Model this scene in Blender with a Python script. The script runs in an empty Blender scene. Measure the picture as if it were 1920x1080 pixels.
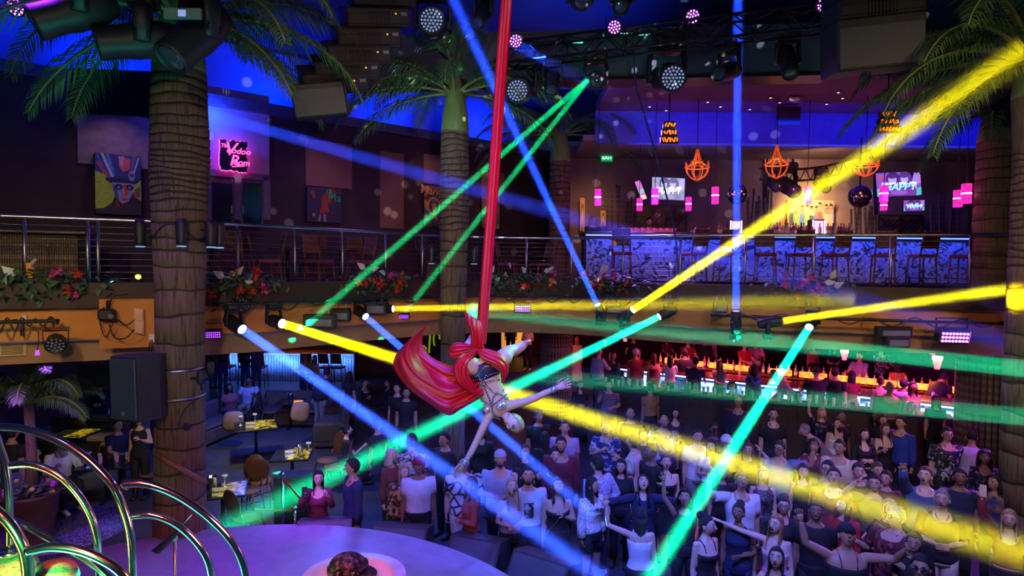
import bpy, bmesh, math, random
from mathutils import Vector, Matrix, Quaternion, Euler
sc = bpy.context.scene
COL = sc.collection
rnd = random.Random(11)
PI = math.pi
V = Vector
def R(d): return math.radians(d)
# ------------------------------------------------------------------ camera
EYE = V((0, 0, 4.6)); F = 1150.0; PITCH = R(2.0); ROLL = R(0.6)
cam_d = bpy.data.cameras.new('camera'); cam = bpy.data.objects.new('camera', cam_d); COL.objects.link(cam)
cam_d.sensor_width = 36; cam_d.lens = 36 * F / 1920; cam_d.clip_end = 200
CM = Matrix.Rotation(PI/2 - PITCH, 3, 'X') @ Matrix.Rotation(ROLL, 3, 'Z')
cam.location = EYE; cam.rotation_euler = CM.to_euler()
sc.camera = cam
def ray(px, py): return CM @ V(((px-960)/F, -(py-540)/F, -1))
def at(px, py, Y):
    d = ray(px, py); return EYE + d * (Y / d.y)
def onz(px, py, z):
    d = ray(px, py); return EYE + d * ((z - EYE.z) / d.z)
# ------------------------------------------------------------------ materials
MATS = {}
def nodes(name):
    m = bpy.data.materials.new(name); m.use_nodes = True
    nt = m.node_tree; nt.nodes.clear()
    out = nt.nodes.new('ShaderNodeOutputMaterial')
    return m, nt, out
def mat(name, col=(.5,.5,.5), rough=.6, metal=0., emit=None, es=1., var=.18, scale=6., bump=0., spec=None, coat=0., sheen=0.):
    """solid procedural material: noise varied base colour"""
    if name in MATS: return MATS[name]
    m, nt, out = nodes(name)
    b = nt.nodes.new('ShaderNodeBsdfPrincipled'); nt.links.new(b.outputs[0], out.inputs[0])
    b.inputs['Roughness'].default_value = rough; b.inputs['Metallic'].default_value = metal
    if spec is not None: b.inputs['Specular IOR Level'].default_value = spec
    if coat: b.inputs['Coat Weight'].default_value = coat
    if sheen: b.inputs['Sheen Weight'].default_value = sheen
    c = (*col, 1)
    if var or bump:
        tc = nt.nodes.new('ShaderNodeTexCoord'); n = nt.nodes.new('ShaderNodeTexNoise')
        n.inputs['Scale'].default_value = scale; n.inputs['Detail'].default_value = 2
        nt.links.new(tc.outputs['Object'], n.inputs['Vector'])
        if var:
            r = nt.nodes.new('ShaderNodeValToRGB'); r.color_ramp.elements[0].position = .3; r.color_ramp.elements[1].position = .7
            r.color_ramp.elements[0].color = (*[x*(1-var) for x in col], 1); r.color_ramp.elements[1].color = (*[min(1, x*(1+var)) for x in col], 1)
            nt.links.new(n.outputs[0], r.inputs[0]); nt.links.new(r.outputs[0], b.inputs['Base Color'])
        if bump:
            bp = nt.nodes.new('ShaderNodeBump'); bp.inputs['Strength'].default_value = bump; bp.inputs['Distance'].default_value = .02
            nt.links.new(n.outputs[0], bp.inputs['Height']); nt.links.new(bp.outputs[0], b.inputs['Normal'])
    if not var: b.inputs['Base Color'].default_value = c
    if emit:
        b.inputs['Emission Color'].default_value = (*emit, 1); b.inputs['Emission Strength'].default_value = es; m.cycles.emission_sampling = 'NONE'
    MATS[name] = m; return m
def glow(name, col, s):
    m = mat(name, tuple(min(1, c)*.5 for c in col), .5, 0, col, s, var=0); m.cycles.emission_sampling = 'NONE'; return m
def mixmat(name, c1, c2, tex='noise', scale=8., thr=.5, soft=.05, rough=.6, metal=0., emit=0., dist=0., stretch=(1,1,1), bump=0., c3=None, es=1., thr2=.7):
    """two or three colour pattern material (object space)"""
    if name in MATS: return MATS[name]
    m, nt, out = nodes(name)
    b = nt.nodes.new('ShaderNodeBsdfPrincipled'); nt.links.new(b.outputs[0], out.inputs[0])
    b.inputs['Roughness'].default_value = rough; b.inputs['Metallic'].default_value = metal
    tc = nt.nodes.new('ShaderNodeTexCoord'); mp = nt.nodes.new('ShaderNodeMapping'); mp.inputs['Scale'].default_value = stretch
    nt.links.new(tc.outputs['Object'], mp.inputs['Vector'])
    if tex == 'noise':
        n = nt.nodes.new('ShaderNodeTexNoise'); n.inputs['Scale'].default_value = scale; n.inputs['Detail'].default_value = 3; n.inputs['Distortion'].default_value = dist; o = n.outputs[0]
    elif tex == 'wave':
        n = nt.nodes.new('ShaderNodeTexWave'); n.inputs['Scale'].default_value = scale; n.inputs['Distortion'].default_value = dist; n.inputs['Detail'].default_value = 2; n.inputs['Detail Scale'].default_value = 1.5; o = n.outputs[1]
    elif tex == 'wavez':
        n = nt.nodes.new('ShaderNodeTexWave'); n.bands_direction = 'Z'; n.inputs['Scale'].default_value = scale; n.inputs['Distortion'].default_value = dist; n.inputs['Detail'].default_value = 2; o = n.outputs[1]
    elif tex == 'ring':
        n = nt.nodes.new('ShaderNodeTexVoronoi'); n.feature = 'DISTANCE_TO_EDGE'; n.inputs['Scale'].default_value = scale; o = n.outputs[0]
    else:
        n = nt.nodes.new('ShaderNodeTexVoronoi'); n.inputs['Scale'].default_value = scale; o = n.outputs[0]
    nt.links.new(mp.outputs[0], n.inputs['Vector'])
    r = nt.nodes.new('ShaderNodeValToRGB'); e = r.color_ramp.elements
    e[0].position = max(0, thr-soft); e[0].color = (*c1, 1); e[1].position = min(1, thr+soft); e[1].color = (*c2, 1)
    if c3: x = r.color_ramp.elements.new(thr2); x.color = (*c3, 1)
    nt.links.new(o, r.inputs[0]); nt.links.new(r.outputs[0], b.inputs['Base Color'])
    if emit:
        nt.links.new(r.outputs[0], b.inputs['Emission Color']); b.inputs['Emission Strength'].default_value = emit; m.cycles.emission_sampling = 'NONE'
    if bump:
        bp = nt.nodes.new('ShaderNodeBump'); bp.inputs['Strength'].default_value = bump; bp.inputs['Distance'].default_value = .02
        nt.links.new(o, bp.inputs['Height']); nt.links.new(bp.outputs[0], b.inputs['Normal'])
    MATS[name] = m; return m
# ------------------------------------------------------------------ objects
def link(o):
    COL.objects.link(o); return o
LABELS = {}
def tag(o, label, cat, group=None, kind=None):
    o['label'] = label; o['category'] = cat
    if group: o['group'] = group
    if kind: o['kind'] = kind
    LABELS.setdefault(label, []).append(o.name)
    return o
def wm(o):
    m = o.matrix_basis.copy()
    while o.parent:
        o = o.parent; m = o.matrix_basis @ m
    return m
def empty(name, loc=(0,0,0), rot=(0,0,0), label=None, cat=None, group=None):
    o = bpy.data.objects.new(name, None); link(o); o.location = loc; o.rotation_euler = rot; o.empty_display_size = .1
    if label: tag(o, label, cat, group)
    return o
def kids(o): return list(o.children)
def copy_tree(o, parent=None):
    c = o.copy(); link(c); c.parent = parent
    for ch in list(o.children): copy_tree(ch, c)
    return c
def setmat(o, m, i=0):
    o.material_slots[i].link = 'OBJECT'; o.material_slots[i].material = m
def basis(d, up=V((0,0,1))):
    d = V(d).normalized()
    if abs(d.dot(up)) > .999: up = V((0,1,0))
    x = up.cross(d).normalized() if True else None
    y = d.cross(x)
    return Matrix((x, y, d)).transposed()      # local z -> d
class MB:
    def __init__(s): s.v = []; s.f = []; s.mi = []; s.sm = []
    def add(s, vs, fs, mi=0, smooth=False, M=None):
        o = len(s.v)
        s.v += [tuple(M @ V(p)) if M is not None else tuple(p) for p in vs]
        s.f += [tuple(i+o for i in f) for f in fs]; s.mi += [mi]*len(fs); s.sm += [smooth]*len(fs)
        return s
    def merge(s, o, M=None, mi=None):
        k = len(s.v)
        s.v += [tuple(M @ V(p)) if M is not None else p for p in o.v]
        s.f += [tuple(i+k for i in f) for f in o.f]; s.mi += (o.mi if mi is None else [mi]*len(o.f)); s.sm += o.sm
        return s
    def box(s, c, d, rot=None, mi=0, bev=0.):
        """rot: 3x3 matrix"""
        x, y, z = d[0]/2, d[1]/2, d[2]/2
        c = V(c); Rm = rot if rot is not None else Matrix.Identity(3)
        if bev and min(d) > 2.2*bev:
            b = bev; vs = []; 
            for sx in (-1,1):
                for sy in (-1,1):
                    for sz in (-1,1):
                        vs += [(sx*(x-b), sy*(y-b), sz*z), (sx*(x-b), sy*y, sz*(z-b)), (sx*x, sy*(y-b), sz*(z-b))]
            bm = bmesh.new()
            for p in vs: bm.verts.new(p)
            bmesh.ops.convex_hull(bm, input=bm.verts)
            bmesh.ops.dissolve_limit(bm, angle_limit=.02, verts=bm.verts, edges=bm.edges)
            bm.verts.index_update(); bm.verts.ensure_lookup_table()
            vs = [v.co.copy() for v in bm.verts]; fs = [[v.index for v in f.verts] for f in bm.faces]; bm.free()
            return s.add([c + Rm @ V(p) for p in vs], fs, mi)
        vs = [(-x,-y,-z),(x,-y,-z),(x,y,-z),(-x,y,-z),(-x,-y,z),(x,-y,z),(x,y,z),(-x,y,z)]
        fs = [(3,2,1,0),(4,5,6,7),(0,1,5,4),(1,2,6,5),(2,3,7,6),(3,0,4,7)]
        return s.add([c + Rm @ V(p) for p in vs], fs, mi)
    def tube(s, pts, r, seg=8, caps=True, mi=0, smooth=True, up=None, closed=False):
        """r: number / list of numbers / list of (ra, rb); ra along 'up x dir'"""
        pts = [V(p) for p in pts]; n = len(pts)
        if not isinstance(r, (list, tuple)): r = [r]*n
        vs = []; fs = []; prev = None
        for i, p in enumerate(pts):
            if closed: d = pts[(i+1) % n] - pts[i-1]
            else: d = (pts[min(i+1, n-1)] - pts[max(i-1, 0)])
            if d.length < 1e-9: d = V((0,0,1))
            d.normalize()
            if up is not None:
                x = V(up).cross(d)
                if x.length < 1e-4: x = V((1,0,0)).cross(d)
                x.normalize()
            elif prev is None:
                u = V((0,0,1)) if abs(d.z) < .9 else V((0,1,0))
                x = u.cross(d).normalized()
            else:
                x = (prev - d*prev.dot(d))
                if x.length < 1e-6: x = d.orthogonal()
                x.normalize()
            prev = x; y = d.cross(x)
            ra, rb = r[i] if isinstance(r[i], (list, tuple)) else (r[i], r[i])
            for k in range(seg):
                a = 2*PI*k/seg; vs.append(p + x*(ra*math.cos(a)) + y*(rb*math.sin(a)))
        m = n if closed else n-1
        for i in range(m):
            j = (i+1) % n
            for k in range(seg):
                k2 = (k+1) % seg; fs.append((i*seg+k, i*seg+k2, j*seg+k2, j*seg+k))
        if caps and not closed:
            fs.append(tuple(range(seg-1, -1, -1))); fs.append(tuple((n-1)*seg+k for k in range(seg)))
        return s.add(vs, fs, mi, smooth)
    def cyl(s, a, b, r, r2=None, seg=12, mi=0, smooth=True, caps=True):
        return s.tube([a, b], [r, r if r2 is None else r2], seg, caps, mi, smooth)
    def lathe(s, prof, seg=24, M=None, mi=0, smooth=True, caps=True):
        """prof: (r, z)"""
        vs = []; fs = []; n = len(prof)
        for r_, z in prof:
            for k in range(seg):
                a = 2*PI*k/seg; vs.append((r_*math.cos(a), r_*math.sin(a), z))
        for i in range(n-1):
            for k in range(seg):
                k2 = (k+1) % seg; fs.append((i*seg+k, i*seg+k2, (i+1)*seg+k2, (i+1)*seg+k))
        if caps:
            fs.append(tuple(range(seg-1, -1, -1))); fs.append(tuple((n-1)*seg+k for k in range(seg)))
        return s.add(vs, fs, mi, smooth, M)
    def ball(s, c, r, seg=12, rings=8, mi=0, rot=None, fn=None):
        if not isinstance(r, (list, tuple)): r = (r, r, r)
        vs = [V((0,0,-1))]; fs = []
        for i in range(1, rings):
            t = -PI/2 + PI*i/rings
            for k in range(seg):
                a = 2*PI*k/seg; vs.append(V((math.cos(t)*math.cos(a), math.cos(t)*math.sin(a), math.sin(t))))
        vs.append(V((0,0,1))); L = len(vs)-1
        for k in range(seg):
            k2 = (k+1) % seg
            fs.append((0, 1+k2, 1+k)); fs.append((L, L-seg+k, L-seg+k2))
            for i in range(rings-2): fs.append((1+i*seg+k, 1+i*seg+k2, 1+(i+1)*seg+k2, 1+(i+1)*seg+k))
        out = []
        for p in vs:
            if fn: p = fn(p)
            q = V((p.x*r[0], p.y*r[1], p.z*r[2]))
            if rot is not None: q = rot @ q
            out.append(q + V(c))
        return s.add(out, fs, mi, True)
    def prism(s, outline, z0, z1, mi=0, M=None, smooth=False):
        n = len(outline)
        vs = [(x, y, z0) for x, y in outline] + [(x, y, z1) for x, y in outline]
        fs = [tuple(range(n-1, -1, -1)), tuple(range(n, 2*n))] + [(i, (i+1) % n, n+(i+1) % n, n+i) for i in range(n)]
        return s.add(vs, fs, mi, smooth, M)
    def slab(s, pts, t, mi=0):
        """flat 3D polygon (list of points) with thickness t along its normal (backwards)"""
        pts = [V(p) for p in pts]; n = (pts[1]-pts[0]).cross(pts[2]-pts[1]).normalized()
        k = len(pts); vs = pts + [p - n*t for p in pts]
        fs = [tuple(range(k)), tuple(range(2*k-1, k-1, -1))] + [(i, k+i, k+(i+1) % k, (i+1) % k) for i in range(k)]
        return s.add(vs, fs, mi)
    def grid(s, fn, nu, nv, mi=0, smooth=True, closed_u=False):
        vs = [fn(i/nu, j/nv) for j in range(nv+1) for i in range(nu+1)]
        fs = [(j*(nu+1)+i, j*(nu+1)+i+1, (j+1)*(nu+1)+i+1, (j+1)*(nu+1)+i) for j in range(nv) for i in range(nu)]
        return s.add(vs, fs, mi, smooth)
    def ribbon(s, pts, w, side, t=.004, mi=0, smooth=True):
        """flat strap following pts; side: direction of width (vector)"""
        return s.tube(pts, [(w/2, t/2)]*len(pts), 6, True, mi, smooth, up=side)
    def mesh(s, name, mats=(), M=None):
        me = bpy.data.meshes.new(name)
        vs = s.v if M is None else [tuple(M @ V(p)) for p in s.v]
        me.from_pydata(vs, [], s.f)
        if mats and not isinstance(mats, (list, tuple)): mats = [mats]
        for m in mats: me.materials.append(m)
        if len(me.polygons) == len(s.f):
            me.polygons.foreach_set('material_index', s.mi); me.polygons.foreach_set('use_smooth', s.sm)
        me.update(); return me
    def build(s, name, mats, parent=None, label=None, cat=None, group=None, kind=None, solid=0.):
        """geometry given in world space; child of parent or top-level (origin at base centre)"""
        if parent is not None:
            M = wm(parent).inverted()
            o = bpy.data.objects.new(name, s.mesh(name, mats, M)); link(o); o.parent = parent
        else:
            lo = [min(p[i] for p in s.v) for i in range(3)]; hi = [max(p[i] for p in s.v) for i in range(3)]
            b = V(((lo[0]+hi[0])/2, (lo[1]+hi[1])/2, lo[2]))
            o = bpy.data.objects.new(name, s.mesh(name, mats, Matrix.Translation(-b))); link(o); o.location = b
        if label and cat: tag(o, label, cat, group)
        elif label: o['label'] = label
        if kind: o['kind'] = kind
        if solid:
            md = o.modifiers.new('thickness', 'SOLIDIFY'); md.thickness = solid; md.offset = 0
        return o
def structure(name, mb, m):
    return mb.build(name, m, kind='structure')
def bez(p, n=16):
    """Catmull-Rom through the points p"""
    p = [V(q) for q in p]; out = []
    P = [p[0]*2-p[1]] + p + [p[-1]*2-p[-2]]
    for i in range(1, len(P)-2):
        a, b, c, d = P[i-1], P[i], P[i+1], P[i+2]
        for k in range(n):
            t = k/n; t2 = t*t; t3 = t2*t
            out.append(.5*((2*b) + (c-a)*t + (2*a-5*b+4*c-d)*t2 + (3*b-a-3*c+d)*t3))
    out.append(P[-2]); return out
def lamp(name, kind, loc, col, power, size=.1, target=None, angle=60, blend=.5, spread=None):
    wide = None
    if kind == 'SPOT':      # a wide disc lamp with limited spread (same intensity on the axis as a spot)
        kind = 'AREA'; wide = min(170., angle*1.3); h = R(wide)/2; power = power/4/(math.tan(h)/(math.tan(h)-h))*1.5; size = max(.06, size*2); spread = wide
    l = bpy.data.lights.new(name, kind); l.color = col; l.energy = power
    o = bpy.data.objects.new(name, l); link(o); o.location = loc
    if kind == 'SPOT': l.spot_size = R(angle); l.spot_blend = blend; l.shadow_soft_size = size
    elif kind == 'AREA':
        l.shape = 'DISK'; l.size = size
        if spread: l.spread = R(spread)
    else: l.shadow_soft_size = size
    if target is not None: o.rotation_euler = (V(target)-V(loc)).to_track_quat('-Z', 'Y').to_euler()
    return o
# text outlines as mesh
def text_mb(txt, size=1., ext=.01, bold=0., shear=0., align='CENTER', spacing=1.):
    cu = bpy.data.curves.new('t', 'FONT'); cu.body = txt; cu.size = size; cu.extrude = ext; cu.align_x = align; cu.align_y = 'CENTER'
    cu.offset = bold; cu.shear = shear; cu.space_character = spacing; cu.resolution_u = 3
    o = bpy.data.objects.new('t', cu); COL.objects.link(o)
    dg = bpy.context.evaluated_depsgraph_get(); me = bpy.data.meshes.new_from_object(o.evaluated_get(dg))
    mb = MB(); mb.add([v.co.copy() for v in me.vertices], [tuple(p.vertices) for p in me.polygons])
    bpy.data.objects.remove(o); bpy.data.curves.remove(cu); bpy.data.meshes.remove(me)
    return mb
def face_cam_basis(n):
    """matrix whose local +Z is n, local +Y up"""
    n = V(n).normalized(); x = V((0,0,1)).cross(n).normalized(); y = n.cross(x)
    return Matrix((x, y, n)).transposed()
# colours
BLACK = mat('black_metal', (.012,.012,.014), .45, .2)
BLACKP = mat('black_plastic', (.015,.015,.018), .5)
DKFAB = mat('dark_fabric', (.02,.02,.025), .85)
STEEL = mat('brushed_steel', (.6,.6,.62), .28, 1., var=.06)
CHROME = mat('polished_chrome', (.75,.75,.77), .16, 1., var=.03)
GREY = mat('grey_plastic', (.18,.19,.2), .5)
WHITE = mat('white_plastic', (.75,.75,.75), .5)
WOODD = mixmat('dark_wood', (.03,.012,.008), (.07,.03,.018), 'noise', 6, stretch=(1,1,8), soft=.3, rough=.4)
GOLD = mat('brass', (.7,.45,.15), .3, 1.)
# ------------------------------------------------------------------ the setting
DECK = 4.18
BAL = [V(p) for p in ((-14,5.2,0),(-9.5,7.4,0),(-7.2,8.64,0),(-4.65,9.9,0),(-3.48,11.1,0),(-1.27,13.2,0),(1.05,13.5,0),(3.53,11.9,0),(6.2,11.2,0),(8.6,10.5,0),(14,9.0,0))]
def bal_curve():
    out = bez(BAL, 6); return out
BC = bal_curve()
def bal_hit(px):
    """point of the balcony edge seen in column px (at deck height)"""
    best = None
    for i in range(len(BC)-1):
        a, b = BC[i], BC[i+1]
        for k in range(12):
            p = a.lerp(b, k/12)
            q = CM.transposed() @ (V((p.x, p.y, DECK)) - EYE)
            x = 960 + F*q.x/-q.z
            if q.z < 0 and (best is None or abs(x-px) < best[0]): best = (abs(x-px), p, (b-a).normalized())
    return best[1], best[2]
def off(pts, d):
    """offset a plan polyline towards the room (-n)"""
    out = []
    for i, p in enumerate(pts):
        t = (pts[min(i+1, len(pts)-1)] - pts[max(i-1, 0)]).normalized()
        out.append(p + V((t.y, -t.x, 0))*d)
    return out
def strip(pts, z0, z1, d0, d1, mb=None):
    """wall band following a plan polyline, from offset d0 (back) to d1 (front)"""
    mb = mb or MB(); a = off(pts, d0); b = off(pts, d1); n = len(pts); vs = []
    for p, q in zip(a, b): vs += [(p.x,p.y,z0),(q.x,q.y,z0),(q.x,q.y,z1),(p.x,p.y,z1)]
    fs = []
    for i in range(n-1):
        for k in range(4):
            k2 = (k+1) % 4; fs.append((4*i+k, 4*i+k2, 4*i+4+k2, 4*i+4+k))
    fs += [(3,2,1,0), (4*n-4,4*n-3,4*n-2,4*n-1)]
    return mb.add(vs, fs)
FLOORM = mixmat('floor_carpet', (.035,.037,.05), (.075,.08,.105), 'noise', 3, soft=.3, rough=.38, bump=.05)
TIERM = mixmat('tier_floor', (.03,.025,.035), (.05,.04,.05), 'noise', 4, soft=.3, rough=.5)
PLAST = mat('orange_plaster', (.6,.24,.05), .75, var=.12, scale=2, bump=.05)
PLAST2 = mat('tan_plaster', (.36,.2,.09), .8, var=.12, scale=2)
DARKW = mat('dark_maroon_wall', (.06,.03,.04), .8, var=.2, scale=2)
BAND = mat('dark_brown_band', (.035,.011,.01), .6, var=.2)
CEILM = mat('night_blue_ceiling', (.045,.06,.16), .8, var=.2, scale=1)
COVE = mat('pale_blue_cove', (.3,.34,.6), .8, var=.1, scale=1)
PURPC = mat('plum_ceiling', (.14,.05,.1), .75, var=.15, scale=1)
DECKM = mat('deck_carpet', (.05,.04,.045), .9, var=.25, scale=10)
UNDERM = mat('lower_ceiling_paint', (.12,.09,.09), .8, var=.2)
structure('floor', MB().box((0, 12, -.06), (30, 30, .12)), FLOORM)
tier = MB().prism([(2.0,15.75),(9.0,12.6),(14,10.4),(14,26),(2.0,26)], 0.001, .5)
structure('floor_bar_level', tier, TIERM)
# mezzanine deck with the lower ceiling under it
deck = MB().prism([(p.x, p.y) for p in BC] + [(14,27),(-14,27)], 3.18, DECK)
structure('floor_mezzanine', deck, [DECKM])
structure('trim_1', strip(BC, 3.94, 4.30, .0, .30), BAND)              # planter kerb under the railing
structure('trim_2', strip(BC, 3.47, 3.94, .001, .16), PLAST)           # orange fascia
structure('trim_3', strip(BC, 3.14, 3.47, -.05, .05), PLAST2)          # lower band
structure('trim_4', strip(BC, 3.455, 3.475, .05, .19), mat('blue_reveal', (.12,.12,.3), .5))
# projecting fascia block by the near palm
a, b = at(186, 600, 8.75), at(300, 600, 9.05)
blk = MB().prism([(a.x, a.y), (b.x, b.y), (b.x-.1, b.y+1.2), (a.x-.1, a.y+1.2)], 3.36, 4.07)
structure('wall_fascia_block', blk, PLAST)
# lower walls
structure('wall_lower_back', MB().box((0, 26.1, 1.6), (28, .2, 3.16)), DARKW)
structure('wall_lower_left', MB().box((-12.1, 15, 1.6), (.2, 22, 3.16)), DARKW)
structure('wall_lower_right', MB().box((13.6, 18, 1.6), (.2, 17, 3.16)), mat('plum_wall', (.1,.03,.1), .7))
# upper walls: diagonal left wall, back wall
LW0, LW1 = V((-13.2, 9.8, 0)), V((1.4, 21.4, 0))
LWD = (LW1-LW0).normalized(); LWN = V((LWD.y, -LWD.x, 0))
def lwall(px, py, d=0.):
    """point of the diagonal wall (pushed d into the room)"""
    r = ray(px, py); p0 = LW0 + LWN*d
    t = (p0 - EYE).dot(LWN) / r.dot(LWN); return EYE + r*t
wl = MB().prism([(LW0.x, LW0.y), (LW1.x, LW1.y), (LW1.x-.3*LWN.x, LW1.y-.3*LWN.y), (LW0.x-.3*LWN.x, LW0.y-.3*LWN.y)], DECK, 8.35)
structure('wall_left', wl, DARKW)
structure('wall_back', MB().box((7.6, 18.75, 6.2), (12.8, .3, 4.1)), mat('bar_back_wall', (.2,.11,.1), .7, var=.2, scale=1.5))
structure('wall_back_return', MB().box((1.3, 20, 6.2), (.25, 2.6, 4.1)), DARKW)
structure('wall_right', MB().box((13.9, 14, 6.6), (.3, 12, 5)), DARKW)
# cove between wall and ceiling, ceilings
cv = MB()
c0 = [LW0 + LWN*.0, LW1 + LWN*.0]
for z0, z1, d0, d1 in ((8.3, 8.55, -.2, .22),):
    a, b = LW0, LW1
    cv.add([(*(a-LWN*.3).xy, z0),(*(b-LWN*.3).xy, z0),(*(b+LWN*d1).xy, z0),(*(a+LWN*d1).xy, z0),(*(a-LWN*.3).xy, z1),(*(b-LWN*.3).xy, z1),(*(b+LWN*d1).xy, z1),(*(a+LWN*d1).xy, z1)],
           [(3,2,1,0),(4,5,6,7),(0,1,5,4),(1,2,6,5),(2,3,7,6),(3,0,4,7)])
structure('trim_5', cv, mat('cornice', (.1,.1,.2), .7))
cv = MB(); a, b = LW0 - LWN*1.6, LW1 - LWN*1.6
cv.add([(*a.xy, 8.2), (*b.xy, 8.2), (*(b+LWN*.6).xy, 10.2), (*(a+LWN*.6).xy, 10.2), (*(a-LWN*.2).xy, 8.2), (*(b-LWN*.2).xy, 8.2), (*(b+LWN*.4).xy, 10.4), (*(a+LWN*.4).xy, 10.4)],
       [(0,1,2,3),(7,6,5,4),(0,4,5,1),(1,5,6,2),(2,6,7,3),(3,7,4,0)])
structure('wall_cove', cv, COVE)
structure('ceiling', MB().box((0, 12.5, 10.4), (30, 31, .2)), CEILM)
structure('ceiling_bar', MB().box((8.6, 14.5, 8.72), (13, 3.4, .2)), PURPC)
structure('trim_6', MB().box((8.6, 16.05, 8.3), (13, .3, .95)), mat('blue_cove_wall', (.12,.13,.5), .7, var=.1))
structure('ceiling_bar_back', MB().box((8.3, 17.4, 7.95), (13, 2.9, .14)), mat('beige_ceiling', (.3,.22,.2), .7, var=.1))
sf = MB()
sf.prism([(-3.6, 12.7), (5.9, 11.7), (5.95, 12.15), (-3.55, 13.2)], 8.32, 9.25)
structure('ceiling_soffit', sf, mat('slate_soffit', (.1,.12,.16), .75, var=.12, scale=1.5))
structure('trim_7', MB().prism([(-3.65, 12.65), (5.95, 11.65), (6.0, 12.2), (-3.6, 13.25)], 8.26, 8.33), BLACK)
# stage and its apron
SC, SR = V((-2.9, 4.6, 0)), 3.8
def disc(c, r, z0, z1, n=96, bev=.02):
    return MB().lathe([(r-.0, z0), (r, z1-bev), (r-bev, z1)], n, Matrix.Translation(c), smooth=False)
STAGEM = mixmat('stage_top', (.3,.3,.34), (.38,.38,.42), 'noise', 5, soft=.2, rough=.35)
structure('floor_stage', disc(SC, SR, 0.002, 1.0), STAGEM)
structure('floor_stage_apron', disc(V((-2.35,4.3,0)), 4.45, 0.001, .62), mat('apron_black', (.03,.03,.05), .5))
# ------------------------------------------------------------------ moving heads and their beams in the haze
ORD = ['first','second','third','fourth','fifth','sixth','seventh','eighth','ninth','tenth','eleventh','twelfth','thirteenth','fourteenth','fifteenth','sixteenth','seventeenth','eighteenth','nineteenth','twentieth']
TENS = ['','','twenty','thirty','forty','fifty','sixty','seventy','eighty','ninety']
def ordn(i):
    """0 -> first"""
    if i < 20: return ORD[i]
    t, u = divmod(i+1, 10)
    if i+1 < 100: return TENS[t] + ('-' + ORD[u-1] if u else '').replace('yth','yth') if u else TENS[t][:-1] + 'ieth'
    return 'number %d' % (i+1)
HAZE = None
def haze_mat():
    global HAZE
    if HAZE: return HAZE
    m, nt, out = nodes('stage_haze')
    v = nt.nodes.new('ShaderNodeVolumeScatter'); v.inputs['Color'].default_value = (1,1,1,1); v.inputs['Density'].default_value = .08; v.inputs['Anisotropy'].default_value = 0.
    nt.links.new(v.outputs[0], out.inputs['Volume'])
    HAZE = m; return m
def beam(p0, p1, w0, w1, col, power, label, pad=1.3):
    """p0 lens centre, p1 far end; w0/w1 diameters; a lamp in the lens lights a shaft of haze"""
    d = (p1-p0); L = d.length; d.normalize()
    spread = 2*math.atan(max(.004, (w1-w0)/2/L))
    lamp('beam_lamp', 'AREA', p0 + d*.03, col, power, w0, p1 + d, spread=max(1.0, math.degrees(spread)))
    M = Matrix.Translation(p0 + d*.02) @ basis(d).to_4x4()
    mb = MB().lathe([(w0/2*pad, 0), (w1/2*pad+.01, L)], 20, M)
    mb.build('light_beam', haze_mat(), label=label, cat='light beam', group='beams of the stage lights')
    return d
def moving_head(p, d, size, lens, label, mount, group='moving head lights', led=False):
    """p: lens centre, d: aim, lens: material; parts base, yoke, clamp, head > lens"""
    d = V(d).normalized(); r = size/2; up = V(mount).normalized()
    hl = 2.7*size; piv = p - d*hl*.55
    root = empty('moving_head', piv + up*(r*3.8), label=label, cat='stage light', group=group)
    B = basis(d); M = Matrix.Translation(p) @ B.to_4x4()
    head = MB().lathe([(r*.55,-hl),(r*.95,-hl*.97),(r*1.25,-hl*.8),(r*1.3,-hl*.45),(r*1.15,-hl*.3),(r*1.18,-.04*hl),(r*1.12,0),(r*1.02,0),(r*1.0,-.03*hl)], 20, M).build('head', BLACKP, root)
    ln = MB().lathe([(r*1.0,-.035*hl),(r*.7,-.012*hl),(.001,0)], 20, M)
    if led:
        ln.build('lens', BLACKP, head); lm = MB()
        for rr, k in ((0,1),(.3,6),(.58,12),(.84,18)):
            for i in range(k):
                a = 2*PI*i/k; lm.ball(p + B @ V((rr*r*math.cos(a), rr*r*math.sin(a), .004*hl)), r*.105, 6, 4)
        lm.build('led_lenses', lens, head)
    else: ln.build('lens', lens, head)
    ax = d.cross(up)
    if ax.length < .15: ax = up.orthogonal()
    ax.normalize()
    y = MB(); w = r*1.55
    for sgn in (-1, 1):
        y.tube([piv + ax*w*sgn - up*r*.5, piv + ax*w*sgn + up*r*1.6, piv + ax*(w*.85)*sgn + up*r*2.5], [(r*.5, r*.2), (r*.6, r*.22), (r*.6, r*.3)], 10, up=ax)
        y.cyl(piv + ax*w*.72*sgn, piv + ax*w*1.1*sgn, r*.5, seg=12)
    Bm = Matrix((ax, up.cross(ax), up)).transposed()
    y.box(piv + up*r*2.35, (r*3.2, r*1.2, r*.5), Bm, bev=r*.12)
    y.build('yoke', BLACKP, root)
    MB().box(piv + up*r*3.2, (r*3.0, r*2.2, r*1.2), Bm, bev=r*.25).build('base', mat('fixture_grey', (.03,.03,.034), .5), root)
    for sgn in (-1, 1): MB().box(piv + up*r*4.1 + ax*r*sgn, (r*.3, r*.5, r*.7), Bm, bev=r*.06).build('clamp', STEEL, root)
    return root
YEL, BLU, GRN, TEAL = (1,.86,.0), (.03,.095,1), (.0,.8,.22), (.0,1,.42)
BLU2 = (.012,.06,1)
def lens_glow(c, s): return glow('lens_%d_%d_%d' % tuple(int(99*x) for x in c), c, s)
def front(px, d=.85):
    """depth of a spot hanging d in front of the balcony edge in column px"""
    p, t = bal_hit(px); return (p + V((t.y, -t.x, 0))*d).y
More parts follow.
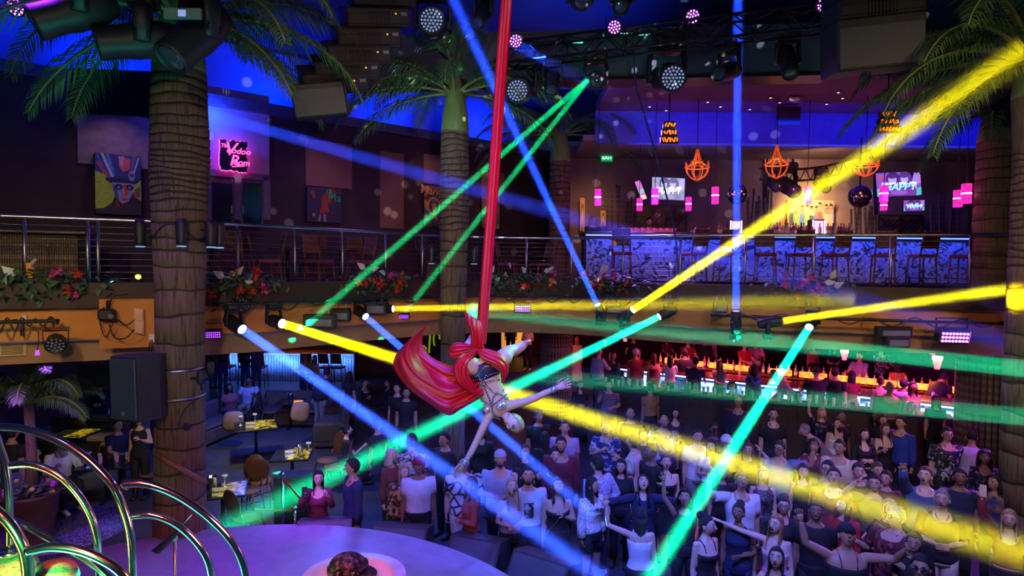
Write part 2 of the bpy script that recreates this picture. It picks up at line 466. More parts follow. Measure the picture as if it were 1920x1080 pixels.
# lens px, depth, end px, end depth, w0(px), w1(px), colour, power, beam label, head label
BEAMS = [
 ((455,618), 0, (1130,1085), 6.3, 19, 60, BLU, .85, 'blue shaft of light running from the left balcony light down to the front of the dance floor', 'moving head with white-blue lens by the round black lamp beside the near palm'),
 ((530,607), 0, (2000,1062), 4.6, 18, 112, YEL, .78, 'long yellow shaft passing behind the aerialist and down across the crowd', 'moving head with yellow lens sending the long yellow shaft down right'),
 ((686,594), 0, (1110,965), 7.6, 14, 34, BLU, .6, 'blue shaft coming out below the red silk towards the crowd', 'moving head with blue lens left of the flying red silk'),
 ((738,579), 0, (1600,564), 9.2, 13, 58, YEL, .27, 'level yellow shaft running along the balcony front behind the red silk', 'moving head with yellow lens shining level along the balcony'),
 ((1120,571), 0, (836,-30), 9.5, 12, 36, BLU2, .75, 'blue shaft rising to the upper left from the middle of the balcony', 'moving head with blue lens in the middle of the balcony front'),
 ((1187,581), 0, (1925,95), 7.6, 14, 84, YEL, 1.35, 'broad yellow shaft rising to the right palm crown', 'moving head with yellow lens sending the broad shaft up right'),
 ((1235,594), 0, (400,1000), 9.3, 14, 74, TEAL, .9, 'green shaft crossing low behind the aerialist to the left tables', 'moving head with green lens aimed low to the left'),
 ((1380,583), 0, (1384,-30), 10.2, 15, 21, BLU2, .65, 'upright blue shaft standing over the balcony rail to the ceiling', 'moving head pointing straight up with the blue lens'),
 ((1465,602), 0, (1990,528), 9.0, 15, 42, YEL, .5, 'yellow shaft rising slightly to the near right palm trunk', 'moving head with yellow lens beside the green one on the right'),
 ((1517,614), 0, (1200,1115), 6.4, 15, 56, TEAL, .8, 'green shaft falling steeply from the right balcony light into the front crowd', 'moving head with green lens sending the steep green shaft down'),
]
BEAMP = 54.
for i, (pa, Ya, pb, Yb, w0, w1, col, k, lab, hlab) in enumerate(BEAMS):
    Ya = front(pa[0], 1.25 if pb[1] < pa[1]-60 else .75)
    p0, p1 = at(*pa, Ya), at(*pb, Yb); W0, W1 = w0*Ya/F, w1*Yb/F
    d = beam(p0, p1, W0*.9, W1*.95, col, BEAMP*k, lab)
    moving_head(p0, d, W0*1.05, lens_glow(tuple(c*.5+.5 for c in col), 4), hlab, V((0,0,-1)) if pb[1] < pa[1]-60 else V((0,0,1)), 'moving heads along the balcony')
# weaker shafts from fixtures on the truss and side walls
WEAK = [
 ((950,74), 10.5, (1990,625), 9.0, 24, 46, BLU2, .3, 'faint blue shaft slanting from the ceiling truss down to the right palm'),
 ((396,214), 13.2, (1960,662), 8.8, 26, 40, BLU2, .3, 'faint blue shaft slanting from the lamp behind the near palm across the room'),
 ((1106,146), 9.9, (598,588), 10.6, 13, 24, GRN, .2, 'thin green shaft from the truss down to the left balcony flowers'),
 ((1104,148), 9.95, (778,562), 11.6, 12, 22, GRN, .15, 'thinner green shaft falling beside the middle palm trunk'),
 ((2030,703), 8.0, (900,583), 13.2, 44, 34, TEAL, .3, 'upper dim green shaft coming level from the right over the bar'),
 ((2030,790), 8.0, (1010,706), 13.0, 46, 44, TEAL, .24, 'lower dim green shaft coming level from the right over the drink ledge'),
]
for pa, Ya, pb, Yb, w0, w1, col, k, lab in WEAK:
    beam(at(*pa, Ya), at(*pb, Yb), w0*Ya/F*.8, w1*Yb/F*.85, col, BEAMP*k, lab)
p0 = at(1294, 633, 14.2); p1 = at(1262, 538, 12.6)
beam(p0, p1, .06, .95, (.75,.9,1), 420, 'short white cone of hazy light rising over the lower bar', pad=1.25)
moving_head(p0, p1-p0, .12, glow('lens_white', (.95,1,1), 5), 'small spot with white lens over the lower bar', V((0,0,1)), 'moving head lights')
# pipes the lights hang from, par cans and floods along the fascia
def pipe(px0, px1, lab, dz=3.9, d=.55):
    n = 14; pts = []
    for i in range(n+1):
        px = px0 + (px1-px0)*i/n
        p, t = bal_hit(px); pts.append(V((p.x, p.y, dz)) + V((t.y, -t.x, 0))*d)
    root = empty('lighting_pipe', pts[0], label=lab, cat='pipe', group='black pipes along the balcony')
    MB().tube(pts, .026, 8).build('tube', BLACK, root)
    for i in (2, n//2, n-2):
        p = pts[i]; q = V((BAL[0].x,0,0)); t = (pts[i+1]-pts[i-1]).normalized(); nrm = V((-t.y, t.x, 0))
        MB().tube([p, p + nrm*(d-.12)], .018, 6).build('bracket', BLACK, root)
    cb = MB(); r2 = random.Random(px0)
    c = [p + V((0,-.03,.02 + .05*r2.random())) if i % 2 else p + V((0,-.03,-.05-.09*r2.random())) for i, p in enumerate(pts)]
    cb.tube(bez(c, 5), .012, 6).build('cable', BLACKP, root)
    return root
pipe(-60, 126, 'short black pipe on the orange fascia at the far left', 3.78, .5)
pipe(392, 800, 'black pipe with lights left of the middle palm', 3.98)
pipe(905, 1240, 'black pipe with lights right of the middle palm', 3.98)
pipe(1335, 1896, 'black pipe with lights under the right balcony', 3.74)
LEDP = glow('led_purple', (.62,.12,1), 7)
LEDD = mat('led_dark', (.3,.3,.4), .2)
def par_can(p, d, r, lens, label, bar=False, grp='LED par lamps'):
    d = V(d).normalized(); B = basis(d); M = Matrix.Translation(p) @ B.to_4x4()
    root = empty('par_lamp', p - d*r, label=label, cat='stage light', group=grp)
    if bar:
        bd = MB().box(p - d*r*.5, (r*2.4, r*1.2, r*.9), B, bev=r*.1).build('body', BLACKP, root); lm = MB()
        for i in range(8):
            for j in range(3): lm.ball(p + B @ V(((i-3.5)*r*.26, (j-1)*r*.32, 0)), r*.11, 8, 5)
    else:
        bd = MB().lathe([(r*.5,-r*1.3),(r*.95,-r*1.1),(r,-r*.2),(r*1.08,0),(r*.95,0),(r*.93,-r*.08),(.001,-r*.08)], 18, M).build('body', BLACKP, root); lm = MB()
        for rr, k in ((0,1),(.4,6),(.76,11)):
            for i in range(k):
                a = 2*PI*i/k + .3; lm.ball(p + B @ V((rr*r*math.cos(a), rr*r*math.sin(a), -r*.06)), r*.125, 8, 5)
    lm.build('led_lenses', lens, root)
    y = MB(); ax = B.col[0]
    y.tube([p + ax*r*1.15 - d*r*.5, p + ax*r*1.2 - d*r*.6 + V((0,0,r*1.4)), p - ax*r*1.2 - d*r*.6 + V((0,0,r*1.4)), p - ax*r*1.15 - d*r*.5], [(r*.06, r*.15)]*4, 6, up=d)
    y.build('bracket', BLACK, root)
    return root
def fat(px, py, d=.6): return at(px, py, front(px, d))
par_can(fat(455,572), (.1,-1,-.2), .11, LEDD, 'round black par lamp standing above the left balcony pipe')
par_can(fat(398,628), (.35,-1,-.3), .11, glow('led_violet_dim', (.35,.05,.9), 2), 'black flood with dim violet LEDs beside the near palm trunk', True)
par_can(fat(757,594,.4), (.1,-1,-.4), .09, glow('led_violet_dim', (.35,.05,.9), 2), 'small black flood with a violet LED left of the middle palm', True)
par_can(fat(1791,633,.7), (-.15,-1,-.25), .2, LEDP, 'bright violet LED flood at the right end of the balcony pipe', True)
par_can(fat(980,579,.4), (0,-1,-.2), .16, glow('led_violet_dim', (.35,.05,.9), 2), 'black LED bar with a row of dim violet lenses over the entrance', True)
for i, (px, py, w, h, lab) in enumerate(((600,602,60,26,'black flood with barn doors hanging left of the blue lens'), (640,590,34,24,'small black dimmer box on the left balcony pipe'), (705,577,40,26,'black strobe box beside the level yellow lens'),
      (1150,580,30,16,'black splitter box right of the middle blue lens'), (1675,622,64,20,'black fixture base clamped under the right pipe'), (1680,640,44,24,'black flood box under the right balcony'), (1350,576,24,22,'black control box by the upright blue light'))):
    p = fat(px, py, .5); s = p.y/F
    root = empty('flood_light', p, label=lab, cat='stage light', group='dark boxes on the balcony pipes')
    MB().box(p, (w*s, .16, h*s), bev=.015).build('body', BLACKP, root)
    MB().box(p + V((0,-.085,-h*s*.1)), (w*s*.8, .02, h*s*.5), bev=.005).build('lens_panel', GREY, root)
    for sg in (-1,1): MB().box(p + V((sg*w*s*.28, 0, h*s*.5+.04)), (.03,.04,.09), bev=.006).build('clamp', STEEL, root)
# ------------------------------------------------------------------ truss, hanging lights, speaker arrays, upper lights
def truss(a, b, s, n, label, up=V((0,0,1)), r=.022, name='truss'):
    a, b = V(a), V(b); d = (b-a).normalized(); x = d.cross(up).normalized(); y = x.cross(d)
    root = empty(name, a, label=label, cat='truss', group='lighting trusses')
    cs = [(x*sx + y*sy)*(s/2) for sx in (-1,1) for sy in (-1,1)]
    for c in cs: MB().cyl(a+c, b+c, r, seg=8).build('chord', BLACK, root)
    lt = MB()
    for i in range(n):
        p, q = a.lerp(b, i/n), a.lerp(b, (i+1)/n)
        for (u, v) in ((0,1),(2,3),(0,2),(1,3)):
            if i % 2: u, v = v, u
            lt.cyl(p+cs[u], q+cs[v], r*.5, seg=6)
            if i % 3 == 0: lt.cyl(p+cs[u], p+cs[v], r*.6, seg=6)
    lt.build('lattice', BLACK, root)
    return root
truss(at(955,104,10.7), at(1600,28,9.0), .33, 16, 'black box truss carrying the hanging heads at the top')
LENSD = mat('dark_lens', (.05,.06,.1), .08, 0, var=0, spec=1.)
LENSB = glow('led_cool_dim', (.35,.5,.9), .5)
def hang(px, py, Y, d, size, lab, led=False):
    moving_head(at(px, py, Y), d, size, LENSB if led else LENSD, lab, V((0,0,1)), 'unlit moving heads hanging from the ceiling', led)
hang(809,38, 9.6, (.1,-1,-.25), .36, 'large washer head with round LED face left of the red silk top', True)
hang(895,44, 9.8, (-.3,-.5,-.8), .2, 'tilted dark spot head close left of the red silk top')
hang(970,170, 10.4, (-.1,-1,-.3), .36, 'large washer head hanging right of the red silk', True)
hang(1033,172, 10.3, (-.1,-.6,-.9), .2, 'dark spot head between washer head and lens head on the truss')
hang(1120,152, 10.1, (-.05,-1,-.35), .24, 'spot head with clear lens under the truss middle')
hang(1262,146, 9.9, (-.05,-1,-.3), .38, 'large washer head with round LED face right of the truss middle', True)
hang(1346,138, 9.6, (-.8,-.7,-.35), .22, 'spot head turned left beside the upright blue shaft')
hang(1483,140, 9.4, (-.05,-.55,-.85), .22, 'spot head pointing down near the right speaker array')
hang(1091,3, 9.0, (0,-.9,-.5), .24, 'spot head cut by the top edge above the truss')
hang(1164,14, 9.0, (-.2,-.7,-.7), .22, 'dark spot head at the top edge right of its neighbour')
hang(62,44, 6.3, (-.75,-.5,-.5), .3, 'big dark moving head at top left corner', False)
hang(180,82, 6.6, (-.85,-.45,-.25), .3, 'big dark moving head in front of the left palm fronds')
hang(318,112, 6.3, (-.35,-.55,-.75), .32, 'big dark moving head with small display in front of the near palm crown')
p = at(343, 26, 6.05)
disp = MB().box(p, (.36,.03,.1), bev=.02); disp.build('display_strip', GREY, [o for o in COL.objects if o.get('label','').startswith('big dark moving head with small display')][0])
MB().box(p + V((0,-.02,0)), (.07,.01,.06)).build('screen', glow('display_blue', (.3,.45,.9), .7), [o for o in COL.objects if o.get('label','').startswith('big dark moving head with small display')][0])
for px, py, Y, lab in ((967,77,10.2,'violet LED par at the left end of the truss'),(1152,51,9.9,'violet LED par on the truss middle'),(1299,31,9.6,'violet LED par on the right half of the truss'),(1546,9,9.0,'violet LED par left of the right speaker array'),(28,13,7.5,'violet LED par at the top left corner')):
    par_can(at(px,py,Y), (-.05,-1,-.45), .11, LEDP, lab)
for i, (px, py, Y, w) in enumerate(((1190,64,11.5,.55),(1078,79,11.7,.3))):
    MB().box(at(px,py,Y), (w,.04,.03), bev=.01).build('strip_light', glow('strip_green', (.1,1,.6), 2.5), label=('longer','shorter')[i]+' green strip light glowing behind the truss', cat='strip light', group='green strip lights')
# hanging loudspeaker arrays
SPK = mat('speaker_shell', (.022,.02,.02), .6); SPG = mat('speaker_grille', (.075,.08,.09), .7, var=.1, scale=40)
def cab(c, w, h, dp, Rm, label, big=False):
    root = empty('array_speaker', c, label=label, cat='loudspeaker', group='hanging line array boxes')
    MB().box(c, (w, dp, h), Rm, bev=.02).build('cabinet', SPK, root)
    MB().box(c + Rm @ V((0,-dp/2-.008,-h*.06)), (w*.96, .02, h*(.78 if big else .5)), Rm, bev=.006).build('grille', SPG if big else SPK, root)
    if not big:
        fins = MB()
        for i in range(9): fins.box(c + Rm @ V(((i-4)*w*.04, -dp/2-.02, -.01)), (w*.012, .04, h*.7), Rm)
        fins.build('cooling_fins', BLACKP, root)
        MB().ball(c + Rm @ V((w*.27, -dp/2-.012, h*.2)), .012, 6, 4).build('status_light', glow('amber_led', (1,.35,.03), 2.5), root)
        MB().box(c + Rm @ V((w*.4, -dp/2-.01, h*.2)), (w*.1, .02, h*.18), Rm, bev=.005).build('handle', GREY, root)
    MB().box(c + Rm @ V((w/2+.012, 0, 0)), (.02, dp*.8, h*.9), Rm, bev=.004).build('side_plate', BLACKP, root)
    return root
ch = [(714,-6),(702,32),(686,68),(668,99),(646,126),(624,148)]
for i, (px, py) in enumerate(ch):
    Rm = Matrix.Rotation(R(8), 3, 'Y') @ Matrix.Rotation(R(-14+3*i), 3, 'Y') @ Matrix.Rotation(R(-26), 3, 'X') @ Matrix.Rotation(R(-25), 3, 'Z')
    Rm = Matrix.Rotation(R(-10), 3, 'Y') @ Matrix.Rotation(R(25), 3, 'Z') @ Matrix.Rotation(R(22+i*3), 3, 'X')
    cab(at(px, py, 9.2 - i*.04), .92, .27, .5, Rm, '%s speaker box from the top of the left hanging array' % ordn(i))
cab(at(600,190,8.85), .72, .46, .55, Matrix.Rotation(R(-10), 3, 'Y') @ Matrix.Rotation(R(14), 3, 'Z') @ Matrix.Rotation(R(12), 3, 'X'), 'grey faced lowest speaker box of the left hanging array', True)
Rr = Matrix.Rotation(R(-5), 3, 'Y') @ Matrix.Rotation(R(-6), 3, 'Z') @ Matrix.Rotation(R(6), 3, 'X')
cab(at(1633,88,8.4), 1.1, .66, .6, Rr, 'grey faced lowest speaker box of the right hanging array', True)
cab(at(1634,22,8.45), 1.1, .27, .6, Rr, 'finned speaker box above the grey one in the right array')
cab(at(1634,-14,8.5), 1.1, .27, .6, Rr, 'topmost speaker box of the right array at the photo edge')
# cables hanging from the ceiling
def cable(pts, r, m, label, name='cable'):
    return MB().tube(bez(pts, 8), r, 6).build(name, m, label=label, cat='cable')
cable([at(1186,80,10.3), at(1192,160,10.5), at(1203,200,10.6), at(1230,290,10.8), at(1262,420,11), at(1270,480,11), at(1272,565,10.9)], .016, mat('blue_cable', (.02,.03,.2), .5), 'blue black cable hanging from the truss down past the balcony rail')
# ceiling fittings over the bar
wl_ = glow('warm_down', (1,.5,.15), 6); bl_ = glow('blue_down', (.35,.45,1), 6)
dl = [(1218,200,1),(1249,207,1),(1327,191,1),(1351,200,1),(1406,205,0),(1445,183,1),(1462,192,1),(1572,173,1),(1580,184,1),(1550,195,0)]
def on_plane_z(px, py, z): return onz(px, py, z)
for i, (px, py, warm) in enumerate(dl):
    p = on_plane_z(px, py, 8.6)
    root = empty('downlight', p, label='%s small %s downlight from the left in the plum ceiling' % (ordn(sorted(x[0] for x in dl).index(px)), 'amber' if warm else 'blue'), cat='downlight', group='downlights in the bar ceiling')
    MB().lathe([(.07,-.01),(.075,.02),(.05,.02)], 14, Matrix.Translation(p)).build('ring', GREY, root)
    MB().lathe([(.001,-.012),(.05,-.008),(.05,.01)], 14, Matrix.Translation(p), caps=False).build('bulb', wl_ if warm else bl_, root)
p = on_plane_z(1490,186,8.55); MB().lathe([(.03,.05),(.12,.03),(.11,-.02),(.02,-.05)], 16, Matrix.Translation(p)).build('ceiling_sensor', WHITE, label='white dome sensor on the plum ceiling', cat='sensor')
p = at(1724,33,9.2); MB().lathe([(.05,.05),(.13,.03),(.11,-.02),(.02,-.05)], 16, Matrix.Translation(p)).build('ceiling_lamp', WHITE, label='white round ceiling fitting right of the right speaker array', cat='sensor')
# pink pendant lamps
PINK = mixmat('pink_shade', (.85,.0,.3), (1,.05,.6), 'noise', 30, soft=.15, emit=1.1)
HOT = glow('pink_bulb', (1,.45,.95), 6)
pend = [(1121,355,385,12,15.2),(1199,372,395,11,16.2),(1228,353,383,13,15.0),(1291,370,395,11,16.2),(1341,351,382,13,15.0),(1514,350,381,14,14.6),(1657,348,378,15,14.0),(1657,376,394,12,15.5),(1796,357,388,15,13.8),(1812,345,381,17,13.0)]
names = ['lone left','lower of two left of the television','upper one before the television','one right below the left television','one left of the mirror ball','one before the dancers mural','upper one before the right television','lower one under the right television','lower of the right pair','upper of the right pair']
for (px, y0, y1, w, Y), nm in zip(pend, names):
    s = Y/F; c = at(px, (y0+y1)/2, Y); h = (y1-y0)*s; r = w*s/2
    root = empty('pendant_lamp', c - V((0,0,h/2)), label='pink glowing cylinder pendant, %s' % nm, cat='pendant lamp', group='pink pendants over the upper bar')
    T = Matrix.Translation(c)
    MB().lathe([(r,-h/2),(r,h/2),(r*.95,h/2),(r*.95,-h/2)], 18, T, caps=False).build('shade', PINK, root)
    MB().ball(c, (r*1.04, r*1.04, h*.2), 16, 8).build('bulb', HOT, root)
    MB().cyl(c + V((0,0,h/2-.02)), V((c.x, c.y, 7.9 if Y > 15.9 else 8.6)), .008, seg=6).build('cord', BLACKP, root)
    if nm in ('lone left','upper one before the television','one before the dancers mural','upper one before the right television'): lamp('pendant_light', 'POINT', c - V((0,.25,.05)), (1,.12,.65), 14, .1)
# orange basket chandeliers
ORW = mat('iron_orange_glow', (.85,.16,.04), .5, .1, emit=(1,.16,.03), es=.35)  # iron frame glows orange itself, in place of lamp light on it
for (px, y0, y1, w, Y, nm) in ((1308,280,338,43,14.6,'left'),(1457,272,334,42,14.4,'middle'),(1624,284,330,44,14.2,'right')):
    s = Y/F; top = at(px, y0, Y); H = (y1-y0)*s; r = w*s/2
    root = empty('chandelier', top, label='orange basket chandelier, %s one of three over the upper bar' % nm, cat='chandelier', group='orange chandeliers')
    ribs = MB(); n = 8; zr = top.z - H*.58
    for k in range(n):
        a = 2*PI*k/n; c_, s_ = math.cos(a), math.sin(a)
        P = lambda q, z: V((top.x + c_*q, top.y + s_*q, z))
        ribs.tube(bez([P(r*.08, top.z), P(r*.2, top.z-H*.2), P(r*.45, top.z-H*.42), P(r*.98, zr)], 5), .012, 6)
        ribs.tube(bez([P(r*.98, zr), P(r*.9, zr-H*.16), P(r*.55, zr-H*.32), P(0.01, top.z-H)], 5), .012, 6)
    ribs.build('rib', ORW, root)
    rg = MB()
    for q, z in ((r, zr), (r*.42, top.z-H*.4), (r*.15, top.z-H*.12)):
        rg.tube([V((top.x+q*math.cos(a*PI/12), top.y+q*math.sin(a*PI/12), z)) for a in range(24)], .016, 6, closed=True)
    rg.build('hoop', ORW, root)
    cd = MB()
    for k in range(n):
        a = 2*PI*k/n; q = V((top.x+r*math.cos(a), top.y+r*math.sin(a), zr)); cd.cyl(q, q + V((0,0,.13)), .014, seg=6)
    cd.build('candle', ORW, root)
    MB().cyl(top, V((top.x, top.y, 8.6)), .01, seg=6).build('chain', mat('dark_chain', (.03,.01,.01), .5), root)
    lamp('chandelier_light', 'POINT', V((top.x, top.y, zr)), (1,.3,.08), 8, .1)
# mirror balls
for px, py, r, Y, nm in ((1383,364,19,15.6,'left mirror ball hanging behind the upright blue shaft'),(1612,368,21,15.4,'dark mirror ball hanging right of the dancers mural')):
    c = at(px, py, Y); rr = r*Y/F
    root = empty('mirror_ball', c, label=nm, cat='mirror ball', group='mirror balls')
    MB().ball(c, rr, 28, 18).build('ball', mixmat('mirror_tiles', (.35,.33,.4), (.6,.58,.65), 'voronoi', 22, soft=.3, rough=.15, metal=1.), root)
    MB().cyl(c + V((0,0,rr*.9)), V((c.x, c.y, 7.9)), .02, seg=8).build('rod', BLACK, root)
# curved truss over the dancers mural
def arc_truss():
    root = empty('curved_truss', at(1530,320,15.2), label='black curved truss over the bright dancers mural', cat='truss', group='lighting trusses')
    A = [at(x, y, Y) for x, y, Y in ((1425,316,15.8),(1480,318,15.3),(1540,313,15.0),(1590,300,15.1),(1640,280,15.6))]
    A = bez(A, 6); B = [p + V((0,0,-.28)) for p in A]
    MB().tube(A, .03, 6).build('chord', BLACK, root); MB().tube(B, .03, 6).build('chord', BLACK, root)
    lt = MB()
    for i in range(0, len(A)-1): lt.cyl(A[i] if i % 2 else B[i], B[i+1] if i % 2 else A[i+1], .014, seg=6)
    lt.build('lattice', BLACK, root)
arc_truss()
hang(1457,352,15.0, (-.1,-1,-.5), .22, 'small spot under the left part of the curved truss')
hang(1491,360,14.9, (.1,-1,-.5), .3, 'bigger spot under the middle of the curved truss')
hang(1551,355,14.8, (.1,-1,-.6), .2, 'small spot under the right part of the curved truss')
# orange lit carved tiki signs
for px, y0, y1, w, Y, nm in ((1255,228,270,34,13.6,'left'),(1665,208,250,46,12.6,'right, half behind the palm')):
    s = Y/F; root = empty('tiki_sign', at(px, y1, Y), label='orange glowing carved tiki sign, %s' % nm, cat='sign', group='orange tiki signs')
    bd = MB()
    for k, f in enumerate((.7,.85,1.)):
        yy = y0 + (y1-y0)*(k+.5)/3; bd.box(at(px, yy, Y), (w*s*f, .12, (y1-y0)*s/3*.92), bev=.02)
    bd.build('board', mat('black_board', (.02,.01,.01), .6), root)
    gl = MB(); r3 = random.Random(px)
    for k, f in enumerate((.7,.85,1.)):
        yy = y0 + (y1-y0)*(k+.5)/3; n = int(7*f)
        for j in range(n):
            x = px + (j-(n-1)/2)*w*f*.9/n; hh = (y1-y0)*s/3*(.35+.35*r3.random())
            gl.box(at(x, yy, Y) + V((0,-.07,0)), (w*s*f*.45/n*(.8+.5*r3.random()), .02, hh), Matrix.Rotation(R(r3.uniform(-35,35)), 3, 'Y'))
    gl.build('carving', glow('tiki_orange', (1,.2,.02), 1.6), root)
    MB().cyl(at(px, y0, Y), V((at(px,y0,Y).x, Y, 8.6)), .015, seg=6).build('rod', BLACK, root)
# ------------------------------------------------------------------ palms
BARKN = mixmat('palm_bark', (.03,.018,.012), (.14,.092,.058), 'noise', 6, stretch=(6,6,.45), thr=.36, soft=.1, rough=.9, bump=.35, c3=(.21,.125,.075), thr2=.72)
BARKD = mat('bark_groove', (.045,.028,.018), .9)
SHAFT = mixmat('crown_shaft', (.12,.22,.05), (.25,.33,.08), 'noise', 4, stretch=(3,3,.5), soft=.3, rough=.45)
LEAFG = mixmat('palm_leaf', (.045,.13,.05), (.1,.2,.06), 'noise', 6, soft=.3, rough=.5)
RACH = mat('frond_stem', (.22,.25,.08), .5)
def trunk_mb(P, r, zs, z0, z1, seg=28, seed=1):
    """P(z)->centre, r(z)->radius, zs: groove heights"""
    mb = MB(); rr = random.Random(seed); vs = []; mi = []; fs = []
    st = []
    for z in sorted(zs):
        h_ = rr.uniform(.004,.011); st += [(z-h_-.008, 1.012, 0), (z-h_, .975, 1), (z+h_, .97, 1), (z+h_+.008, 1.0, 0)]
    st = [(z0, 1., 0)] + [q for q in st if z0 < q[0] < z1] + [(z1, 1., 0)]
    ph = [rr.uniform(0, 6.28) for _ in st]
    tilt = 0
    for i, (z, f, g) in enumerate(st):
        c = P(z); R_ = r(z)*f; t = .02*math.sin(z*3.1)
        for k in range(seg):
            a = 2*PI*k/seg; q = R_*(1+.012*math.sin(5*a+z*7))
            vs.append((c.x + q*math.cos(a), c.y + q*math.sin(a), z + .022*math.sin(a*1+z*5) + .01*math.sin(3*a+z*9) + .006*math.sin(7*a+z*23)))
    for i in range(len(st)-1):
        for k in range(seg):
            k2 = (k+1) % seg; fs.append((i*seg+k, i*seg+k2, (i+1)*seg+k2, (i+1)*seg+k)); mi.append(1 if st[i][2] or st[i+1][2] else 0)
    mb.v = [tuple(v) for v in vs]; mb.f = fs; mb.mi = mi; mb.sm = [True]*len(fs)
    return mb
def frond(base, az, el, L, droop, seed, leaf=.55, n=44, parent=None, twist=0., m=None):
    rr = random.Random(seed); pts = []; p = V(base); e = el
    N = 18; h = V((math.cos(az), math.sin(az), 0)); side = V((-math.sin(az), math.cos(az), 0))
    for i in range(N+1):
        pts.append(p.copy()); d = h*math.cos(e) + V((0,0,1))*math.sin(e); p = p + d*(L/N); e -= droop/N*(.5+i/N)
    mb = MB(); mb.tube(pts, [.032*(1-i/(N+1))**.7+.004 for i in range(N+1)], 6, mi=1)
    for i in range(n):
        t = .16 + .84*i/(n-1); x = t*N; k = min(N-1, int(x)); q = pts[k].lerp(pts[k+1], x-k); d = (pts[k+1]-pts[k]).normalized()
        nrm = side.cross(d).normalized()
        ll = leaf*math.sin(PI*min(.97, .25+.72*t))**.6*(.85+.3*rr.random())
        for s in (-1, 1):
            v1 = (d*.75 + side*s*.8 + nrm*.1*rr.uniform(-1,1)).normalized(); v2 = (v1*.75 + V((0,0,-1))*(.65+.35*rr.random())).normalized()
            a = q; b = a + v1*ll*.5; c = b + v2*ll*.5; w = d*(.016+.006*rr.random())
            th = nrm*.003
            mb.add([a-w*.5, a+w*.5, b+w, b-w, c], [(0,1,2,3),(3,2,4)])
    o = mb.build('frond', [m or LEAFG, RACH], parent); return o
def palm(name, P, r, zs, z0, z1, zc, label, fr, seed, leaf=.55, crown=True, group='indoor palms'):
    root = empty('palm_tree', P(z0), label=label, cat='palm tree', group=group)
    trunk_mb(P, r, zs, z0, z1, seed=seed).build('trunk', [BARKN, BARKD], root)
    if crown:
        c = P(z1); rc = r(z1)
        prof = [(rc*.97, z1-.02), (rc*1.0, z1+.06), (rc*.9, z1+(zc-z1)*.35), (rc*.66, z1+(zc-z1)*.75), (rc*.4, zc), (.02, zc+.15)]
        MB().lathe(prof, 20, Matrix.Translation((c.x, c.y, 0))).build('crown_shaft', SHAFT, root)
        for i, (az, el, L, dr) in enumerate(fr):
            b = V((c.x + .12*math.cos(R(az)), c.y + .12*math.sin(R(az)), zc - .25 + .3*(el > 50)))
            frond(b, R(az), R(el), L, R(dr), seed*50+i, leaf, parent=root)
    return root
def lerp_tab(tab):
    def f(z):
        if z <= tab[0][0]: return tab[0][1]
        for (a, x), (b, y) in zip(tab, tab[1:]):
            if z <= b: return x + (y-x)*(z-a)/(b-a)
        return tab[-1][1]
    return f
Y1 = 8.2; s1 = Y1/F
zof = lambda px, py, Y: at(px, py, Y).z
fx = lerp_tab([(0, at(336,1000,Y1).x), (zof(336,560,Y1), at(338,560,Y1).x), (zof(336,270,Y1), at(337,270,Y1).x), (zof(336,100,Y1), at(336,100,Y1).x)])
fr = lerp_tab([(0, .335), (1.0, .325), (zof(336,760,Y1), .30), (zof(336,560,Y1), .30), (zof(336,420,Y1), .335), (zof(336,300,Y1), .365), (zof(336,130,Y1), .325)])
zs = [zof(336, y, Y1) for y in (152,169,188,205,224,241,258,274,289,300,311,323,334,345,357,368,380,398,418,446,470,502,545,588,640,690,745,790,832,880,930)]
near = palm('palm', lambda z: V((fx(z), Y1, 0)), fr, zs, .002, zof(336,135,Y1), 8.1, 'big near palm with a loudspeaker strapped to its trunk',
     [(200,35,2.6,110),(175,20,2.7,100),(160,-5,2.4,70),(215,5,2.6,80),(235,25,2.4,110),(20,30,2.6,100),(5,5,2.7,80),(-15,35,2.5,110),(-35,10,2.5,80),(-60,40,2.2,120),(60,30,2.5,110),(90,45,2.3,110),(120,25,2.5,100),(145,45,2.4,110),(-90,20,1.9,100),(250,50,2.2,120),(35,-10,2.2,60),(190,-20,2.2,50),(-25,-15,2.3,50)], 1, .6)
Y2 = 12.0
c2 = at(851, 400, Y2)
palm('palm', lambda z: V((c2.x + (.01 if z > 5 else 0), Y2, 0)), lerp_tab([(0,.25),(2.9,.235),(4.4,.26),(5.6,.285),(7.2,.27)]), [zof(851,y,Y2) for y in [256+11*i for i in range(17)] + [452,470,500,538,590,645,700]], .002, zof(851,250,Y2), zof(851,150,Y2),
     'palm standing at the balcony front behind the red silk', [(180,30,2.2,100),(165,0,2.3,60),(195,10,2.4,80),(210,40,2.2,120),(230,15,2.2,80),(150,35,2.2,100),(0,30,2.3,100),(15,0,2.3,70),(-15,15,2.4,80),(-30,40,2.2,120),(-50,15,2.2,80),(30,40,2.2,100),(90,50,2,100),(270,30,2,110),(255,60,2,130),(-75,55,2,130),(60,30,2.2,100),(120,30,2.2,100)], 2)
Y3 = 17.0; c3 = at(1049, 400, Y3)
palm('palm', lambda z: V((c3.x, Y3, 0)), lerp_tab([(4,.29),(9,.28)]), [zof(1049,y,Y3) for y in range(312,480,11)], DECK+.002, zof(1049,303,Y3), zof(1049,235,Y3), 'palm on the upper floor left of the green exit sign',
     [(180,30,2.6,100),(165,5,2.6,70),(195,10,2.6,80),(215,35,2.4,110),(0,30,2.8,100),(15,5,2.8,70),(-15,15,2.6,80),(-35,35,2.4,110),(270,30,2.2,110),(240,20,2.4,100),(-60,20,2.6,100),(-10,45,2.8,120),(190,50,2.4,120)], 3)
Y4 = 12.9; c4 = at(1862, 400, Y4)
